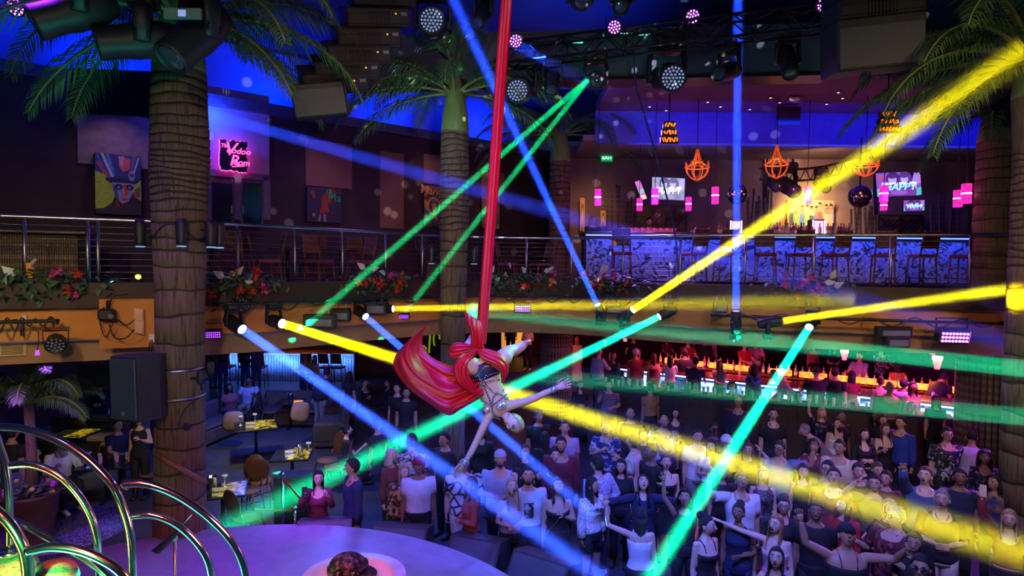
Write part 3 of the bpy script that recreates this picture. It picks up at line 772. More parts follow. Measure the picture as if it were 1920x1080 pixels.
palm('palm', lambda z: V((c4.x, Y4, 0)), lerp_tab([(4,.33),(5.5,.35),(6.6,.33)]), [zof(1862,y,Y4) for y in (285,300,318,336,362,388,414,445,480,505)], DECK+.002, zof(1862,268,Y4), zof(1862,190,Y4), 'palm on the upper floor behind the near right palm',
     [(180,30,2.6,100),(165,5,2.6,70),(195,10,2.8,80),(200,-10,2.6,60),(215,35,2.6,110),(230,10,2.4,90),(0,30,2.4,100),(270,30,2.2,110),(250,45,2.4,120),(175,50,2.6,110),(160,30,2.4,100)], 4)
Y5 = 8.6
f5 = lerp_tab([(0, at(1934,1000,Y5).x), (3.4, at(1936,700,Y5).x), (6.2, at(1944,270,Y5).x), (8, at(1934,60,Y5).x)])
palm('palm', lambda z: V((f5(z), Y5, 0)), lerp_tab([(0,.37),(1.5,.36),(3.2,.34),(5.0,.29),(6.4,.26)]), [zof(1910,y,Y5) for y in (290,304,318,331,345,358,371,384,398,412,426,440,455,470,486,502,540,580,625,668,715,770,812,850,900,955)], .002, zof(1930,185,Y5), 7.75, 'near right palm at the photo edge caught by the yellow shaft',
     [(180,30,2.6,100),(170,5,2.7,70),(195,10,2.8,80),(200,-15,2.4,60),(215,40,2.6,110),(235,15,2.4,90),(160,30,2.4,100),(150,0,2.4,80),(185,55,2.6,120),(0,30,2.2,100),(270,30,1.9,100),(250,45,2.2,120),(205,25,2.6,90)], 5)
# ------------------------------------------------------------------ balcony railing
RAILZ = 5.23; POST_ = mat('cable_steel', (.3,.3,.32), .4, 1., var=.06)
RP = off(BC, .12)
rail = empty('balcony_railing', RP[10], label='long steel cable railing curving along the whole balcony edge', cat='railing')
MB().tube([p + V((0,0,RAILZ)) for p in RP], .03, 10).build('top_rail', STEEL, rail)
for k in range(9):
    MB().tube([p + V((0,0,DECK+.18+.095*k)) for p in RP], .0032, 5).build('cable', POST_, rail)
POST = mat('post_steel', (.45,.45,.47), .35, 1., var=.06)
def rail_at(px):
    best = None
    for a, b in zip(RP, RP[1:]):
        for k in range(16):
            p = a.lerp(b, k/16); q = CM.transposed() @ (V((p.x, p.y, 4.8)) - EYE)
            if q.z < 0:
                e = abs(960 + F*q.x/-q.z - px)
                if best is None or e < best[0]: best = (e, p)
    return best[1]
for px in (48,163,184,447,552,643,722,792,920,987,1071,1167,1276,1397,1527,1669,1820):
    p = rail_at(px)
    MB().cyl(p + V((0,0,DECK)), p + V((0,0,RAILZ-.02)), .024, seg=10).build('post', POST, rail)
    MB().cyl(p + V((0,0,DECK)), p + V((0,0,DECK+.015)), .05, seg=12).build('post_foot', POST, rail)
p = rail_at(136); MB().cyl(p + V((0,.35,DECK)), p + V((0,.35,RAILZ-.12)), .02, seg=10).build('light_post', POST, label='short thin steel post standing behind the left railing', cat='post')
# ------------------------------------------------------------------ flower arrangements on the kerb
LEAFD = mixmat('ivy_leaf', (.03,.1,.04), (.1,.2,.1), 'noise', 9, soft=.3, rough=.6)
PALE = mat('pale_caladium', (.55,.6,.6), .6); REDF = mat('red_blossom', (.5,.04,.02), .6); MAG = mat('magenta_blossom', (.5,.04,.22), .6); ORF = mat('orange_blossom', (.9,.35,.04), .6)
def leaf_mb(mb, c, d, L, w, up, mi=0):
    d = V(d).normalized(); s = d.cross(V(up)).normalized(); n = s.cross(d)
    mb.add([c, c+d*L*.35+s*w-n*.01, c+d*L+n*-.03, c+d*L*.35-s*w-n*.01, c+d*L*.4+n*.015], [(0,1,4),(1,2,4),(2,3,4),(3,0,4)], mi, True)
def flowers(px, py, w, lab, seed, reds=5, mags=2, pales=4, oranges=1, torch=False):
    p, t = bal_hit(px); nrm = V((t.y, -t.x, 0)); c = V((p.x, p.y, 4.28)) + nrm*.2; r = random.Random(seed)
    s = c.y/F; W = w*s
    root = empty('flower_arrangement', c, label=lab, cat='flowers', group='flower arrangements on the balcony edge')
    mb = MB()
    for i in range(300):
        u = r.gauss(0, .32); b = c + t*(u*W) + nrm*r.uniform(-.12,.22) + V((0,0,r.uniform(-.22,.2)*(1-abs(u)*.6)))
        leaf_mb(mb, b, (r.uniform(-1,1), r.uniform(-1,.4), r.uniform(-.9,.6)), r.uniform(.09,.16), r.uniform(.03,.055), (r.uniform(-.3,.3),.2,1))
    mb.build('foliage', LEAFD, root)
    def blossom(m, n, sz, name):
        for k in range(n):
            b = c + t*(r.uniform(-.45,.45)*W) + nrm*r.uniform(.08,.25) + V((0,0,r.uniform(-.15,.22))); mb = MB()
            for j in range(9):
                d = V((r.uniform(-1,1), r.uniform(-1,.2), r.uniform(-1,1))); leaf_mb(mb, b + d*sz*.4, d, sz, sz*.5, (0,0,1) if abs(d.z) < .8 else (0,1,0)); 
            mb.ball(b, sz*.45, 8, 6); mb.build(name, m, root)
    blossom(REDF, reds, .085, 'red_blossom'); blossom(MAG, mags, .08, 'magenta_blossom'); blossom(ORF, oranges, .09, 'orange_blossom')
    for k in range(pales):
        mb = MB(); b = c + t*(r.uniform(-.4,.4)*W) + nrm*r.uniform(.1,.25) + V((0,0,r.uniform(.0,.3)))
        leaf_mb(mb, b, (r.uniform(-.8,.8), -.5, r.uniform(.1,.8)), .2, .07, (0,-1,.6)); mb.build('pale_leaf', PALE, root)
    if torch:
        b = c + t*(.02*W) + nrm*.1; mb = MB(); mb.tube([b, b+V((0.02,0,.3))], [.015,.06], 10); mb.build('orange_torch_flower', ORF, root)
flowers(62, 520, 190, 'dark planting with an orange torch flower at the far left of the balcony', 1, 2, 2, 3, 0, True)
flowers(432, 515, 130, 'flowers with white leaves and orange blossoms right of the near palm', 2, 6, 3, 5, 1)
flowers(697, 512, 110, 'red and magenta flowers left of the middle palm where the green shaft ends', 3, 8, 4, 3, 1)
flowers(935, 495, 70, 'mostly white leaved planting right of the red silk', 4, 0, 1, 5, 0)
flowers(1004, 512, 80, 'red and pink flowers hanging over the kerb left of the blue shaft', 5, 6, 2, 4, 1)
flowers(1150, 515, 110, 'white leaves and red blossoms where the rising blue shaft starts', 6, 8, 1, 4, 1)
flowers(1518, 528, 130, 'dark red blossoms with grey leaves under the right part of the upper bar', 7, 10, 0, 4, 0)
# ------------------------------------------------------------------ left wall: panels, paintings, sign, doors
def wquad(x0, y0, x1, y1, d):
    return [lwall(x0,y1,d), lwall(x1,y1,d), lwall(x1,y0,d), lwall(x0,y0,d)]
def wrect(x0, y0, x1, y1, d):
    """upright rectangle on the wall from two image corners"""
    a, b = lwall(x0, y1, d), lwall(x1, y1, d); zt = lwall((x0+x1)/2, y0, d).z; zb = lwall((x0+x1)/2, y1, d).z
    return [V((a.x,a.y,zb)), V((b.x,b.y,zb)), V((b.x,b.y,zt)), V((a.x,a.y,zt))]
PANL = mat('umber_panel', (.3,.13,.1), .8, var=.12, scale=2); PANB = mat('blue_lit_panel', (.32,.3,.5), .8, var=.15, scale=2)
n_trim = 8
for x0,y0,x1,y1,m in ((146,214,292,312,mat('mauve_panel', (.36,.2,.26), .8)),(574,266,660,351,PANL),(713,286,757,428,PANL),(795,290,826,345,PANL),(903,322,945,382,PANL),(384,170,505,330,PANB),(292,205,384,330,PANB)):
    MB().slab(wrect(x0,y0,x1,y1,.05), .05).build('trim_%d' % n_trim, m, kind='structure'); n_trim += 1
FRD = mat('door_frame_purple', (.16,.12,.2), .6)
fr_ = MB(); 
for q in ((384,322,505,334),(384,334,394,412),(440,334,452,412),(494,330,507,412)): fr_.slab(wrect(*q, .12), .12)
structure('trim_%d' % n_trim, fr_, FRD); n_trim += 1
for i, (x0, x1) in enumerate(((394,440),(452,494))):
    dr = MB().slab(wrect(x0,334,x1,424,.07), .05).build('door_%d' % (i+1), FRD, kind='structure')
    MB().slab(wrect(x0+4,343,x1-4,424,.09), .015).build('glass', mat('door_glass', (.02,.02,.03), .1), dr)
    MB().slab(wrect((x1-7) if i == 0 else x0+2, 385, (x1-4) if i == 0 else x0+5, 400, .13), .03).build('handle', STEEL, dr)
def canvas(q, polys, label, thick=.06, frame=None, cat='painting', group='paintings on the left wall', emit=0., name='painting', base=(.02,.02,.03)):
    """q: corners bl, br, tr, tl of the picture front; polys: (colour, [(u,v)..])"""
    q = [V(p) for p in q]; n = (q[1]-q[0]).cross(q[3]-q[0]).normalized()
    root = empty(name, (q[0]+q[1])/2, label=label, cat=cat, group=group)
    MB().slab(q, thick).build('canvas' if not emit else 'casing', mat('canvas_%s' % name, base, .7) if not emit else BLACKP, root)
    mb = MB(); ms = []; ix = {}
    for k, (c, pl) in enumerate(polys):
        if c not in ix:
            ix[c] = len(ms); nm = ('ink' if not emit else 'lit') + '_%d_%d_%d' % tuple(int(x*99) for x in c) + ('_%d' % int(emit*10) if emit else '')
            ms.append(glow(nm, c, emit) if emit else mat(nm, c, .6, var=.15, scale=20))
        pts = [q[0] + (q[1]-q[0])*u + (q[3]-q[0])*v + n*(.002+.0012*k) for u, v in pl]
        mb.add(pts, [tuple(range(len(pts)))], ix[c])
    mb.build('picture', ms, root); return root, (lambda u, v, h=0: q[0] + (q[1]-q[0])*u + (q[3]-q[0])*v + n*h), n
def ell(cx, cy, rx, ry, n=14, rot=0):
    return [(cx + rx*math.cos(a)*math.cos(rot) - ry*math.sin(a)*math.sin(rot), cy + rx*math.cos(a)*math.sin(rot) + ry*math.sin(a)*math.cos(rot)) for a in [2*PI*i/n for i in range(n)]]
FULL = [(0,0),(1,0),(1,1),(0,1)]
YG, NAVY, INK, REDA, LAV, PNK = (.55,.75,.08), (.05,.06,.3), (.02,.02,.05), (.8,.06,.06), (.4,.35,.7), (.75,.35,.5)
port = [(INK, FULL), (YG, [(0,.08),(.3,.1),(.42,.3),(.38,.55),(.2,.66),(0,.72)]), (YG, [(1,.25),(.86,.3),(.8,.48),(.9,.56),(1,.6)]), (NAVY, [(0,.7),(.2,.66),(.35,.6),(.9,.6),(1,.64),(1,1),(0,1)]),
 ((.1,.16,.55), [(0,.98),(.06,1),(.34,.6),(.26,.6)]), (REDA, [(.02,.84),(.05,.88),(.3,.62),(.24,.62)]), ((.75,.7,.8), [(.12,1),(.18,1),(.4,.62),(.34,.62)]), ((.1,.3,.7), [(.22,1),(.3,1),(.44,.64),(.38,.64)]),
 ((.85,.15,.2), [(.5,.98),(.78,.94),(.74,.76),(.6,.72),(.52,.8)]), (PNK, [(.52,.97),(.62,.98),(.6,.82),(.52,.85)]), ((.15,.15,.5), [(.8,1),(.9,1),(.8,.62),(.74,.62)]), ((.6,.6,.75), [(.93,.98),(.97,.98),(.84,.66),(.8,.66)]),
 ((.02,.02,.1), [(.3,.6),(.9,.62),(.95,.56),(.8,.5),(.4,.5),(.22,.56),(.24,.62)]), (LAV, ell(.79,.66,.075,.09)), (INK, ell(.77,.67,.02,.03)), (INK, ell(.82,.67,.02,.03)), (LAV, [(.36,.53),(.84,.53),(.82,.38),(.7,.22),(.58,.18),(.46,.26),(.38,.4)]),
 (INK, ell(.5,.46,.09,.05)), (INK, ell(.74,.46,.09,.05)), ((.6,.6,.9), ell(.5,.455,.03,.014)), ((.6,.6,.9), ell(.74,.455,.03,.014)), (REDA, [(.6,.5),(.66,.5),(.7,.32),(.56,.32)]), ((.1,.1,.4), [(.38,.5),(.46,.42),(.52,.2),(.46,.26),(.38,.4)]),
 (PNK, [(.58,.42),(.62,.46),(.64,.34),(.58,.33)]), (REDA, ell(.63,.255,.07,.022)), ((.05,.02,.05), [(.1,.05),(.3,.16),(.46,.24),(.6,.17),(.72,.22),(.9,.2),(1,.24),(1,0),(0,0)]), ((.3,.04,.04), [(.4,.2),(.47,.24),(.52,.12),(.48,.12)]), ((.35,.1,.1), [(.84,.42),(.98,.5),(.96,.3),(.86,.28)])]
canvas(wrect(179,290,265,402,.35), port, 'big painting of a stern face under a feathered top hat on lime ground', .3)
r8 = random.Random(5)
def blobs(n, cols, seed, lo=.04, hi=.2, box=(0,1,0,1)):
    r = random.Random(seed)
    return [(r.choice(cols), [(min(1,max(0,a)), min(1,max(0,b))) for a, b in ell(r.uniform(*box[:2]), r.uniform(*box[2:]), r.uniform(lo,hi), r.uniform(lo*.5,hi*.6), 9, r.uniform(0,3))]) for _ in range(n)]
P2 = [((.05,.04,.08), FULL)] + blobs(16, [(.4,.03,.03),(.25,.02,.04),(.06,.03,.12),(.1,.25,.08),(.35,.08,.02)], 3, .05, .16, (.15,.8,.2,.95)) + [((.5,.06,.04), [(.38,.3),(.62,.3),(.56,.75),(.44,.75)]), ((.35,.3,.45), [(.3,.02),(.36,.02),(.4,.22),(.34,.22)]), ((.35,.3,.45), [(.46,.02),(.54,.02),(.52,.24),(.46,.24)]), ((.12,.4,.1), [(.62,.95),(.7,.97),(.72,.7),(.66,.68)]), ((.3,.4,.05), ell(.18,.2,.05,.06))]
rt, uv, nn = canvas(wrect(576,352,640,417,.2), P2, 'dark red abstract dancer painting between two umber panels', .15)
tm = text_mb('Ma', .3, .004); tm.build('lettering', mat('paint_green', (.05,.6,.12), .5), rt) if False else MB().merge(tm, Matrix.Translation(uv(.78,.72,.03)) @ face_cam_basis(nn).to_4x4()).build('lettering', mat('paint_green', (.05,.6,.12), .5), rt)
P3 = [((.12,.08,.1), FULL), ((.5,.12,.1), [(0,.7),(.5,.95),(1,.8),(1,1),(0,1)])] + blobs(12, [(.7,.3,.05),(.2,.08,.2),(.5,.1,.12),(.15,.2,.15)], 9, .06, .2) + [((.9,.45,.08), ell(.5,.5,.34,.24)), ((.12,.08,.12), ell(.5,.5,.27,.18)), ((.25,.25,.5), ell(.52,.62,.1,.07)), ((.9,.5,.12), [(.38,.56),(.64,.56),(.6,.36),(.56,.18),(.4,.18),(.46,.34)]), ((.9,.4,.1), [(.54,.34),(.64,.34),(.7,.16),(.6,.14)])]
rt, uv, nn = canvas(wrect(795,349,830,424,.15), P3, 'bright orange dancer poster beside the middle palm trunk', .1)
MB().merge(text_mb('Mango', .34, .004, .006), Matrix.Translation(uv(.5,.86,.03)) @ face_cam_basis(nn).to_4x4() @ Matrix.Rotation(R(-6), 4, 'Z')).build('lettering', mat('paint_orange', (1,.42,.18), .5), rt)
P4 = [((.4,.3,.2), FULL)] + blobs(14, [(.1,.35,.08),(.55,.6,.1),(.5,.08,.05),(.2,.1,.05),(.5,.4,.3)], 17, .06, .2) + [((.6,.1,.06), [(0,.3),(.5,.55),(1,.35),(1,.45),(.5,.62),(0,.4)]), ((.5,.8,.1), ell(.62,.7,.16,.14))]
canvas(wrect(903,370,936,428,.12), P4, 'green and red abstract painting right of the red silk', .1)
for nm, px, py, col in (('a',222,270,(.8,.6,1)),('b',812,320,(1,.6,.3)),('c',920,345,(1,.6,.4)),('d',608,325,(1,.7,.7))):
    q = lwall(px, py, .9)
    lamp('picture_light', 'SPOT', q + V((0,0,.9)), col, 16 if nm != 'd' else 5, .05, lwall(px, py+70, .1), 75, .8)
# glowing sign of the side room
q = wrect(413,264,464,321,.28); n = LWN; r = random.Random(3); out = []
c = (q[0]+q[2])/2; wv = (q[1]-q[0]); hv = (q[3]-q[0])
for i in range(56):
    e = i/56*4; k = int(e); f = e-k; a, b = q[k], q[(k+1) % 4]; p = a.lerp(b, f); out.append(c + (p-c)*(1+r.uniform(-.09,.05)))
sg = empty('room_sign', (q[0]+q[1])/2, label='ragged black sign with pink neon script glowing on the blue wall', cat='sign')
MB().slab(out, .05).build('board', mat('sign_black', (.015,.012,.02), .6), sg)
NEON = glow('neon_pink', (1,.06,.3), 3.)
Mn = face_cam_basis(n).to_4x4()
for t, u, v, sz in (('The',.17,.8,.12),('V',.33,.7,.44),('oodoo',.66,.67,.2),('R',.5,.34,.36),('oom',.76,.3,.2)):
    MB().merge(text_mb(t, sz, .006, .004, .25), Matrix.Translation(q[0] + wv*u + hv*v + n*.015) @ Mn).build('neon_letters', NEON, sg)
MB().tube([q[0]+wv*.42+hv*.14+n*.02, q[0]+wv*.88+hv*.2+n*.02], .012, 6).build('neon_underline', NEON, sg)
hal = MB().tube([c + (p-c)*.98 - n*.07 for p in out], .02, 6, closed=True); hal.build('halo_tube', glow('halo_pink', (1,.03,.35), 9.), sg)
# black television hung high left
q = [at(127,213,11.3), at(292,218,11.5), at(292,134,11.5), at(128,127,11.3)]
tv = empty('television', q[0], label='switched off black television hanging high on the left', cat='television', group='televisions')
MB().slab(q, .09).build('casing', BLACKP, tv)
nn = (q[1]-q[0]).cross(q[3]-q[0]).normalized(); cq = sum(q, V())/4
MB().slab([cq + (p-cq)*.95 + nn*.006 for p in q], .004).build('screen', mat('screen_off', (.006,.008,.012), .08, var=0), tv)
MB().tube([cq - nn*.09 + V((0,0,.3)), V((cq.x, cq.y+.1, 8.3))], .03, 8).build('mount_pole', BLACK, tv)
# ------------------------------------------------------------------ upper bar
UB0, UB1, UBY = at(1096,445,15.0).x, at(1826,452,15.0).x, 15.0
MURAL = mixmat('bar_mural', (.03,.03,.06), (.5,.53,.65), 'noise', 3.2, soft=.06, thr=.47, dist=3.5, rough=.7, c3=(.28,.3,.5), thr2=.62)
ub = empty('bar_counter', (UB0, UBY, DECK), label='long upper bar with a blue lit black and white mural front', cat='bar counter')
MB().box(((UB0+UB1)/2, UBY+.35, DECK+.62), (UB1-UB0, .6, 1.22), bev=.01).build('body', DKFAB, ub)
MB().box(((UB0+UB1)/2, UBY+.04, DECK+.62), (UB1-UB0-.1, .03, 1.0)).build('mural_panel', MURAL, ub)
MB().box(((UB0+UB1)/2, UBY+.2, DECK+1.245), (UB1-UB0+.1, 1.1, .07), bev=.015).build('worktop', mat('bar_top_dark', (.03,.025,.03), .25), ub)
MB().box(((UB0+UB1)/2, UBY-.28, DECK+1.195), (UB1-UB0, .02, .03)).build('light_strip', glow('uv_strip', (.15,.25,1), 2.5), ub)
for i in range(4):
    l = lamp('counter_light', 'AREA', (UB0+(UB1-UB0)*(i+.5)/4, UBY-.42, DECK+1.18), (.035,.08,1), 14, .2, (UB0+(UB1-UB0)*(i+.5)/4, UBY+.2, DECK+.6)); l.data.shape = 'RECTANGLE'; l.data.size = (UB1-UB0)/4; l.data.size_y = .08
# televisions with the evening programme
SCR = [((.1,.02,.3), FULL), ((.3,.12,.75), [(0,.3),(1,.3),(1,1),(0,1)]), ((.08,.02,.2), ell(.38,.72,.16,.3)), ((.6,.45,.95), ell(.37,.7,.1,.19)), ((.12,.04,.3), ell(.66,.7,.16,.32)), ((.65,.5,1), ell(.64,.7,.09,.18)), ((.1,.03,.25), ell(.37,.82,.1,.08)), ((.15,.05,.3), ell(.64,.83,.09,.08)), ((.85,.1,.1), ell(.1,.82,.05,.1)), ((.55,.3,.9), [(.86,.95),(1,.95),(1,.5),(.8,.55)]),
  ((.25,.06,.5), [(0,0),(1,0),(1,.38),(0,.34)]), ((.1,.75,.8), [(0,0),(.07,0),(.05,.36),(0,.3)]), ((.1,.75,.8), [(.88,0),(1,.05),(1,.36),(.9,.3)]), ((1,.5,.3), [(.86,.3),(.9,.3),(.9,.52),(.87,.52)]), ((.4,.15,.75), ell(.5,.14,.2,.1))]
def tv_on(q, label, s, bw=False):
    pol = [(tuple([(c[0]*.4+c[2]*.5)]*2 + [min(1, c[2]*1.1)]), p) for c, p in SCR] if bw else SCR
    rt, uv, nn = canvas(q, pol, label, .08, cat='television', group='televisions', emit=.75, name='television')
    W = (q[1]-q[0]).length; Mx = face_cam_basis(nn).to_4x4(); h = .03
    MB().merge(text_mb('HAPPY', W*.24, .003, .003*W, .15), Matrix.Translation(uv(.52,.37,h)) @ Mx).build('lettering', glow('txt_white' if bw else 'txt_cyan', (.9,.95,1) if bw else (.2,1,.95), 2), rt)
    MB().merge(text_mb('FRIDAYS | 5PM - 7PM', W*.085, .003, .0008*W, .1), Matrix.Translation(uv(.5,.52,h)) @ Mx).build('lettering', glow('txt_pure', (1,1,1), 2), rt)
    return rt
tv_on([at(1222,373,17.2), at(1283,376,17.0), at(1286,335,17.0), at(1223,332,17.2)], 'lit television with the white HAPPY text over the left of the upper bar', 1, True)
tv_on([at(1645,369,16.4), at(1728,366,16.0), at(1724,320,16.0), at(1642,325,16.4)], 'lit purple television with the cyan HAPPY text right of the mirror balls', 1)
tv_on([at(1694,396,17.6), at(1733,395,17.5), at(1733,375,17.5), at(1694,376,17.6)], 'small lower television partly behind lattice under the purple one', 1)
canvas([at(1203,375,17.2), at(1213,372,17.2), at(1207,335,17.2), at(1190,341,17.2)], [((.7,.2,.6), FULL), ((.3,.7,.6), [(0,.3),(1,.4),(1,.55),(0,.5)]), ((.9,.7,.5), [(0,0),(1,0),(1,.2),(0,.25)])], 'tilted pink side screen left of the HAPPY television', .05, cat='television', group='televisions', emit=1., name='television')
# exit sign
p = at(1138,296,18.3); ex = empty('exit_sign', p, label='small green lit EXIT sign over the upper floor', cat='sign')
MB().box(p, (.34,.06,.22), bev=.01).build('housing', mat('exit_green_dark', (.01,.12,.04), .5, emit=(.02,.4,.1), es=.6), ex)
MB().merge(text_mb('EXIT', .15, .004, .004), Matrix.Translation(p + V((0,-.04,0))) @ face_cam_basis((0,-1,0)).to_4x4()).build('lettering', glow('exit_green', (.1,1,.3), 5), ex)
# bright dancers mural, door, bamboo screens behind the bar
SKN = [(.75,.42,.2),(.8,.5,.28),(.6,.3,.15)]; r = random.Random(12); pol = [((.75,.42,.1), FULL), ((.85,.55,.2), [(.2,.5),(.9,.45),(1,1),(.1,1)])]
for i in range(9):
    x = .1+.1*i+r.uniform(-.02,.02); y = .5+r.uniform(-.06,.08); c = r.choice([(.15,.25,.5),(.85,.8,.7),(.3,.5,.12),(.7,.15,.1),(.9,.6,.4),(.12,.1,.12)])
    pol += [(c, [(x-.06,y-.42),(x+.06,y-.42),(x+.04,y+.08),(x-.05,y+.08)]), (r.choice(SKN), [(x-.05,y+.02),(x+.05,y),(x+.045,y+.2),(x-.05,y+.2)]), (r.choice(SKN), ell(x,y+.27,.035,.06)), ((.06,.03,.02), ell(x,y+.31,.035,.035)), (r.choice(SKN), [(x+.03,y+.18),(x+.05,y+.16),(x+.1,y+.42),(x+.08,y+.43)])]
canvas([at(1476,428,18.2), at(1564,430,18.2), at(1564,376,18.2), at(1476,374,18.2)], pol, 'bright warm mural of dancing people behind the upper bar', .06, group='pictures at the upper bar', base=(.3,.15,.04), name='wall_picture')
lamp('mural_light', 'SPOT', at(1520,330,16.6), (1,.72,.35), 420, .1, at(1520,402,18.3), 52, .9)
l = lamp('cove_blue', 'AREA', (8.6,14.9,8.15), (.0,.02,1), 70, .2, (8.6,16.2,8.35)); l.data.shape = 'RECTANGLE'; l.data.size = 11; l.data.size_y = .1
l = lamp('cove_blue', 'AREA', (7.6,15.95,7.6), (.05,.1,1), 26, .2, (7.6,16.6,8.2)); l.data.shape = 'RECTANGLE'; l.data.size = 9; l.data.size_y = .1
structure('wall_bar_niche', MB().slab([at(1440,440,18.35), at(1640,444,18.35), at(1636,296,18.35), at(1440,292,18.35)], .1), mat('warm_niche', (.5,.3,.16), .75, var=.12, scale=2))
lamp('niche_light', 'AREA', at(1540,312,16.4), (1,.62,.35), 22, .8, at(1540,400,18.3))
for px, y0, y1, w, nm in ((1092,371,434,9,'left'),(1131,395,424,10,'right')):
    canvas([at(px-w/2,y1,18.3), at(px+w/2,y1,18.3), at(px+w/2,y0,18.3), at(px-w/2,y0,18.3)], [((.8,.4,.08), FULL), ((.35,.12,.03), ell(.5,.6,.3,.25)), ((.9,.6,.2), ell(.5,.4,.2,.3)), ((.3,.1,.03), [(.2,0),(.6,0),(.5,.3)])], 'narrow warm lit picture on the wall behind the DJ, %s one' % nm, .04, group='pictures at the upper bar', base=(.3,.15,.04), name='wall_picture')
lamp('warm_wall', 'SPOT', at(1110,330,16.5), (1,.55,.18), 70, .1, at(1112,410,18.5), 60, .9)
BAMB = mixmat('bamboo', (.16,.11,.07), (.26,.19,.12), 'wavez', 2.2, soft=.2, dist=1., rough=.6)
BAMBD = mixmat('dark_bamboo', (.05,.035,.03), (.1,.07,.05), 'wavez', 2.2, soft=.2, dist=1., rough=.6)
def bamboo_clump(px, y0, y1, w, Y, n, lab, seed):
    r = random.Random(seed); s = Y/F; b = at(px, y1, Y); b.z = DECK+.002; y1 = y0 + (at(px, y0, Y).z-DECK)/s; root = empty('bamboo_screen', b, label=lab, cat='bamboo', group='bamboo screens behind the bar')
    for i in range(n):
        x = (i/(n-1)-.5)*w*s; lean = r.uniform(-.15,.15); h = (y1-y0)*s*r.uniform(.8,1)
        MB().tube([b + V((x, r.uniform(-.08,.08), 0)), b + V((x+lean*.5, 0, h*.5)), b + V((x+lean, 0, h))], .03, 8).build('cane', BAMBD, root)
bamboo_clump(1168,340,438,50,17.4,8,'dark bamboo canes left of the left television',1)
bamboo_clump(1425,352,438,44,17.3,9,'dark bamboo canes right of the left mirror ball',2)
bamboo_clump(1622,378,440,44,17.2,9,'dark bamboo canes under the dark mirror ball',3)
bamboo_clump(1770,355,444,40,17.0,9,'bamboo canes left of the right upper palm',4)
# back bar cabinet with lattice doors and shelves
for px0, px1, y0, y1, nm in ((1645,1733,403,442,'right'),(1195,1290,385,438,'left')):
    Y = 17.9; a, b = at(px0,y1,Y), at(px1,y0,Y); c = (a+b)/2
    root = empty('back_cabinet', (c.x, Y, DECK), label='%s back bar cabinet with diagonal lattice doors' % nm, cat='cabinet', group='back bar cabinets')
    MB().box((c.x, Y+.2, (DECK+b.z)/2), (b.x-a.x, .4, b.z-DECK), bev=.01).build('body', WOODD, root)
    for k in range(2):
        x0 = a.x + (b.x-a.x)*k/2; W = (b.x-a.x)/2
        MB().box((x0+W/2, Y-.012, (a.z+b.z)/2), (W*.82, .01, (b.z-a.z)*.85)).build('pane', mixmat('reflecting_pane', (.04,.03,.04), (.2,.14,.08), 'noise', 4, soft=.2, rough=.1), root)
        lt = MB()
        for j in range(4): lt.box((x0+W*(.2+.2*j), Y-.03, (a.z+b.z)/2), (.025,.02,(b.z-a.z)*.8), Matrix.Rotation(R(45), 3, 'Y'))
        lt.build('lattice', BLACK, root)
# bottles, glasses, fridges on the counter
BOT = [mat('bottle_%d' % i, c, .12, 0, var=0, spec=.8) for i, c in enumerate(((.35,.12,.2),(.5,.3,.1),(.1,.25,.12),(.6,.55,.6),(.3,.08,.05),(.2,.15,.45)))]
CAP = mat('bottle_cap', (.5,.1,.1), .4)
def bottle(loc, h, m, label, grp, parts=True):
    r = h*.14
    prof = [(r*.9,0),(r,h*.03),(r,h*.55),(r*.85,h*.66),(r*.38,h*.76),(r*.34,h*.93)]
    if 'bot%.2f' % h not in MATSH:
        me = MB().lathe(prof, 10).mesh('bottle', [m]); cp = MB().lathe([(r*.42,h*.92),(r*.42,h),(.001,h)], 8).mesh('cap', [CAP]); lb = MB().lathe([(r*1.02,h*.15),(r*1.02,h*.42)], 10, caps=False).mesh('paper_label', [WHITE]); MATSH['bot%.2f' % h] = (me, cp, lb)
    me, cp, lb = MATSH['bot%.2f' % h]
    o = bpy.data.objects.new('bottle', me); link(o); o.location = loc; tag(o, label, 'bottle', grp); setmat(o, m)
    for nme, x in (('cap', cp), ('paper_label', lb)): c = bpy.data.objects.new(nme, x); link(c); c.parent = o
    return o
MATSH = {}
def glass(loc, h, r, label, grp, m):
    k = 'gl%.2f_%.3f' % (h, r)
    if k not in MATSH: MATSH[k] = MB().lathe([(r*.75,0),(r,h),(r*.92,h),(r*.68,h*.08),(.001,h*.08)], 10, caps=False).mesh('glass', [m])
    o = bpy.data.objects.new('glass', MATSH[k]); link(o); o.location = loc; tag(o, label, 'glass', grp); setmat(o, m); return o
GLS = mat('clear_glass', (.55,.55,.6), .08, 0, var=0, spec=1.)
GLP = mat('pink_lit_glass', (.7,.3,.45), .1, 0, var=0, spec=1.)
UBZ = DECK+1.281
r = random.Random(21)
for i in range(26):
    px = 1168 + i*3.9; c = at(px, 436, UBY+.3+.15*(i % 3)); glass((c.x, c.y, UBZ), .14, .035, '%s tumbler from the left on the left half of the upper bar' % ordn(i), 'tumblers on the upper bar', GLP)
for i in range(34):
    px = 1432 + i*5.0; c = at(px, 430, UBY+.35+.13*(i % 3)); bottle(V((c.x, c.y, UBZ)), (.3,.26,.33)[i % 3], BOT[(i*7) % 6], '%s bottle from the left on the upper bar below the dancers mural' % ordn(i), 'bottles on the upper bar')
for i in range(7):
    px = 1348 + i*6; c = at(px, 430, UBY+.5); bottle(V((c.x, c.y, UBZ)), (.3,.26)[i % 2], BOT[(i*5) % 6], '%s bottle of the short row left of the upright blue shaft' % ordn(i), 'bottles on the upper bar')
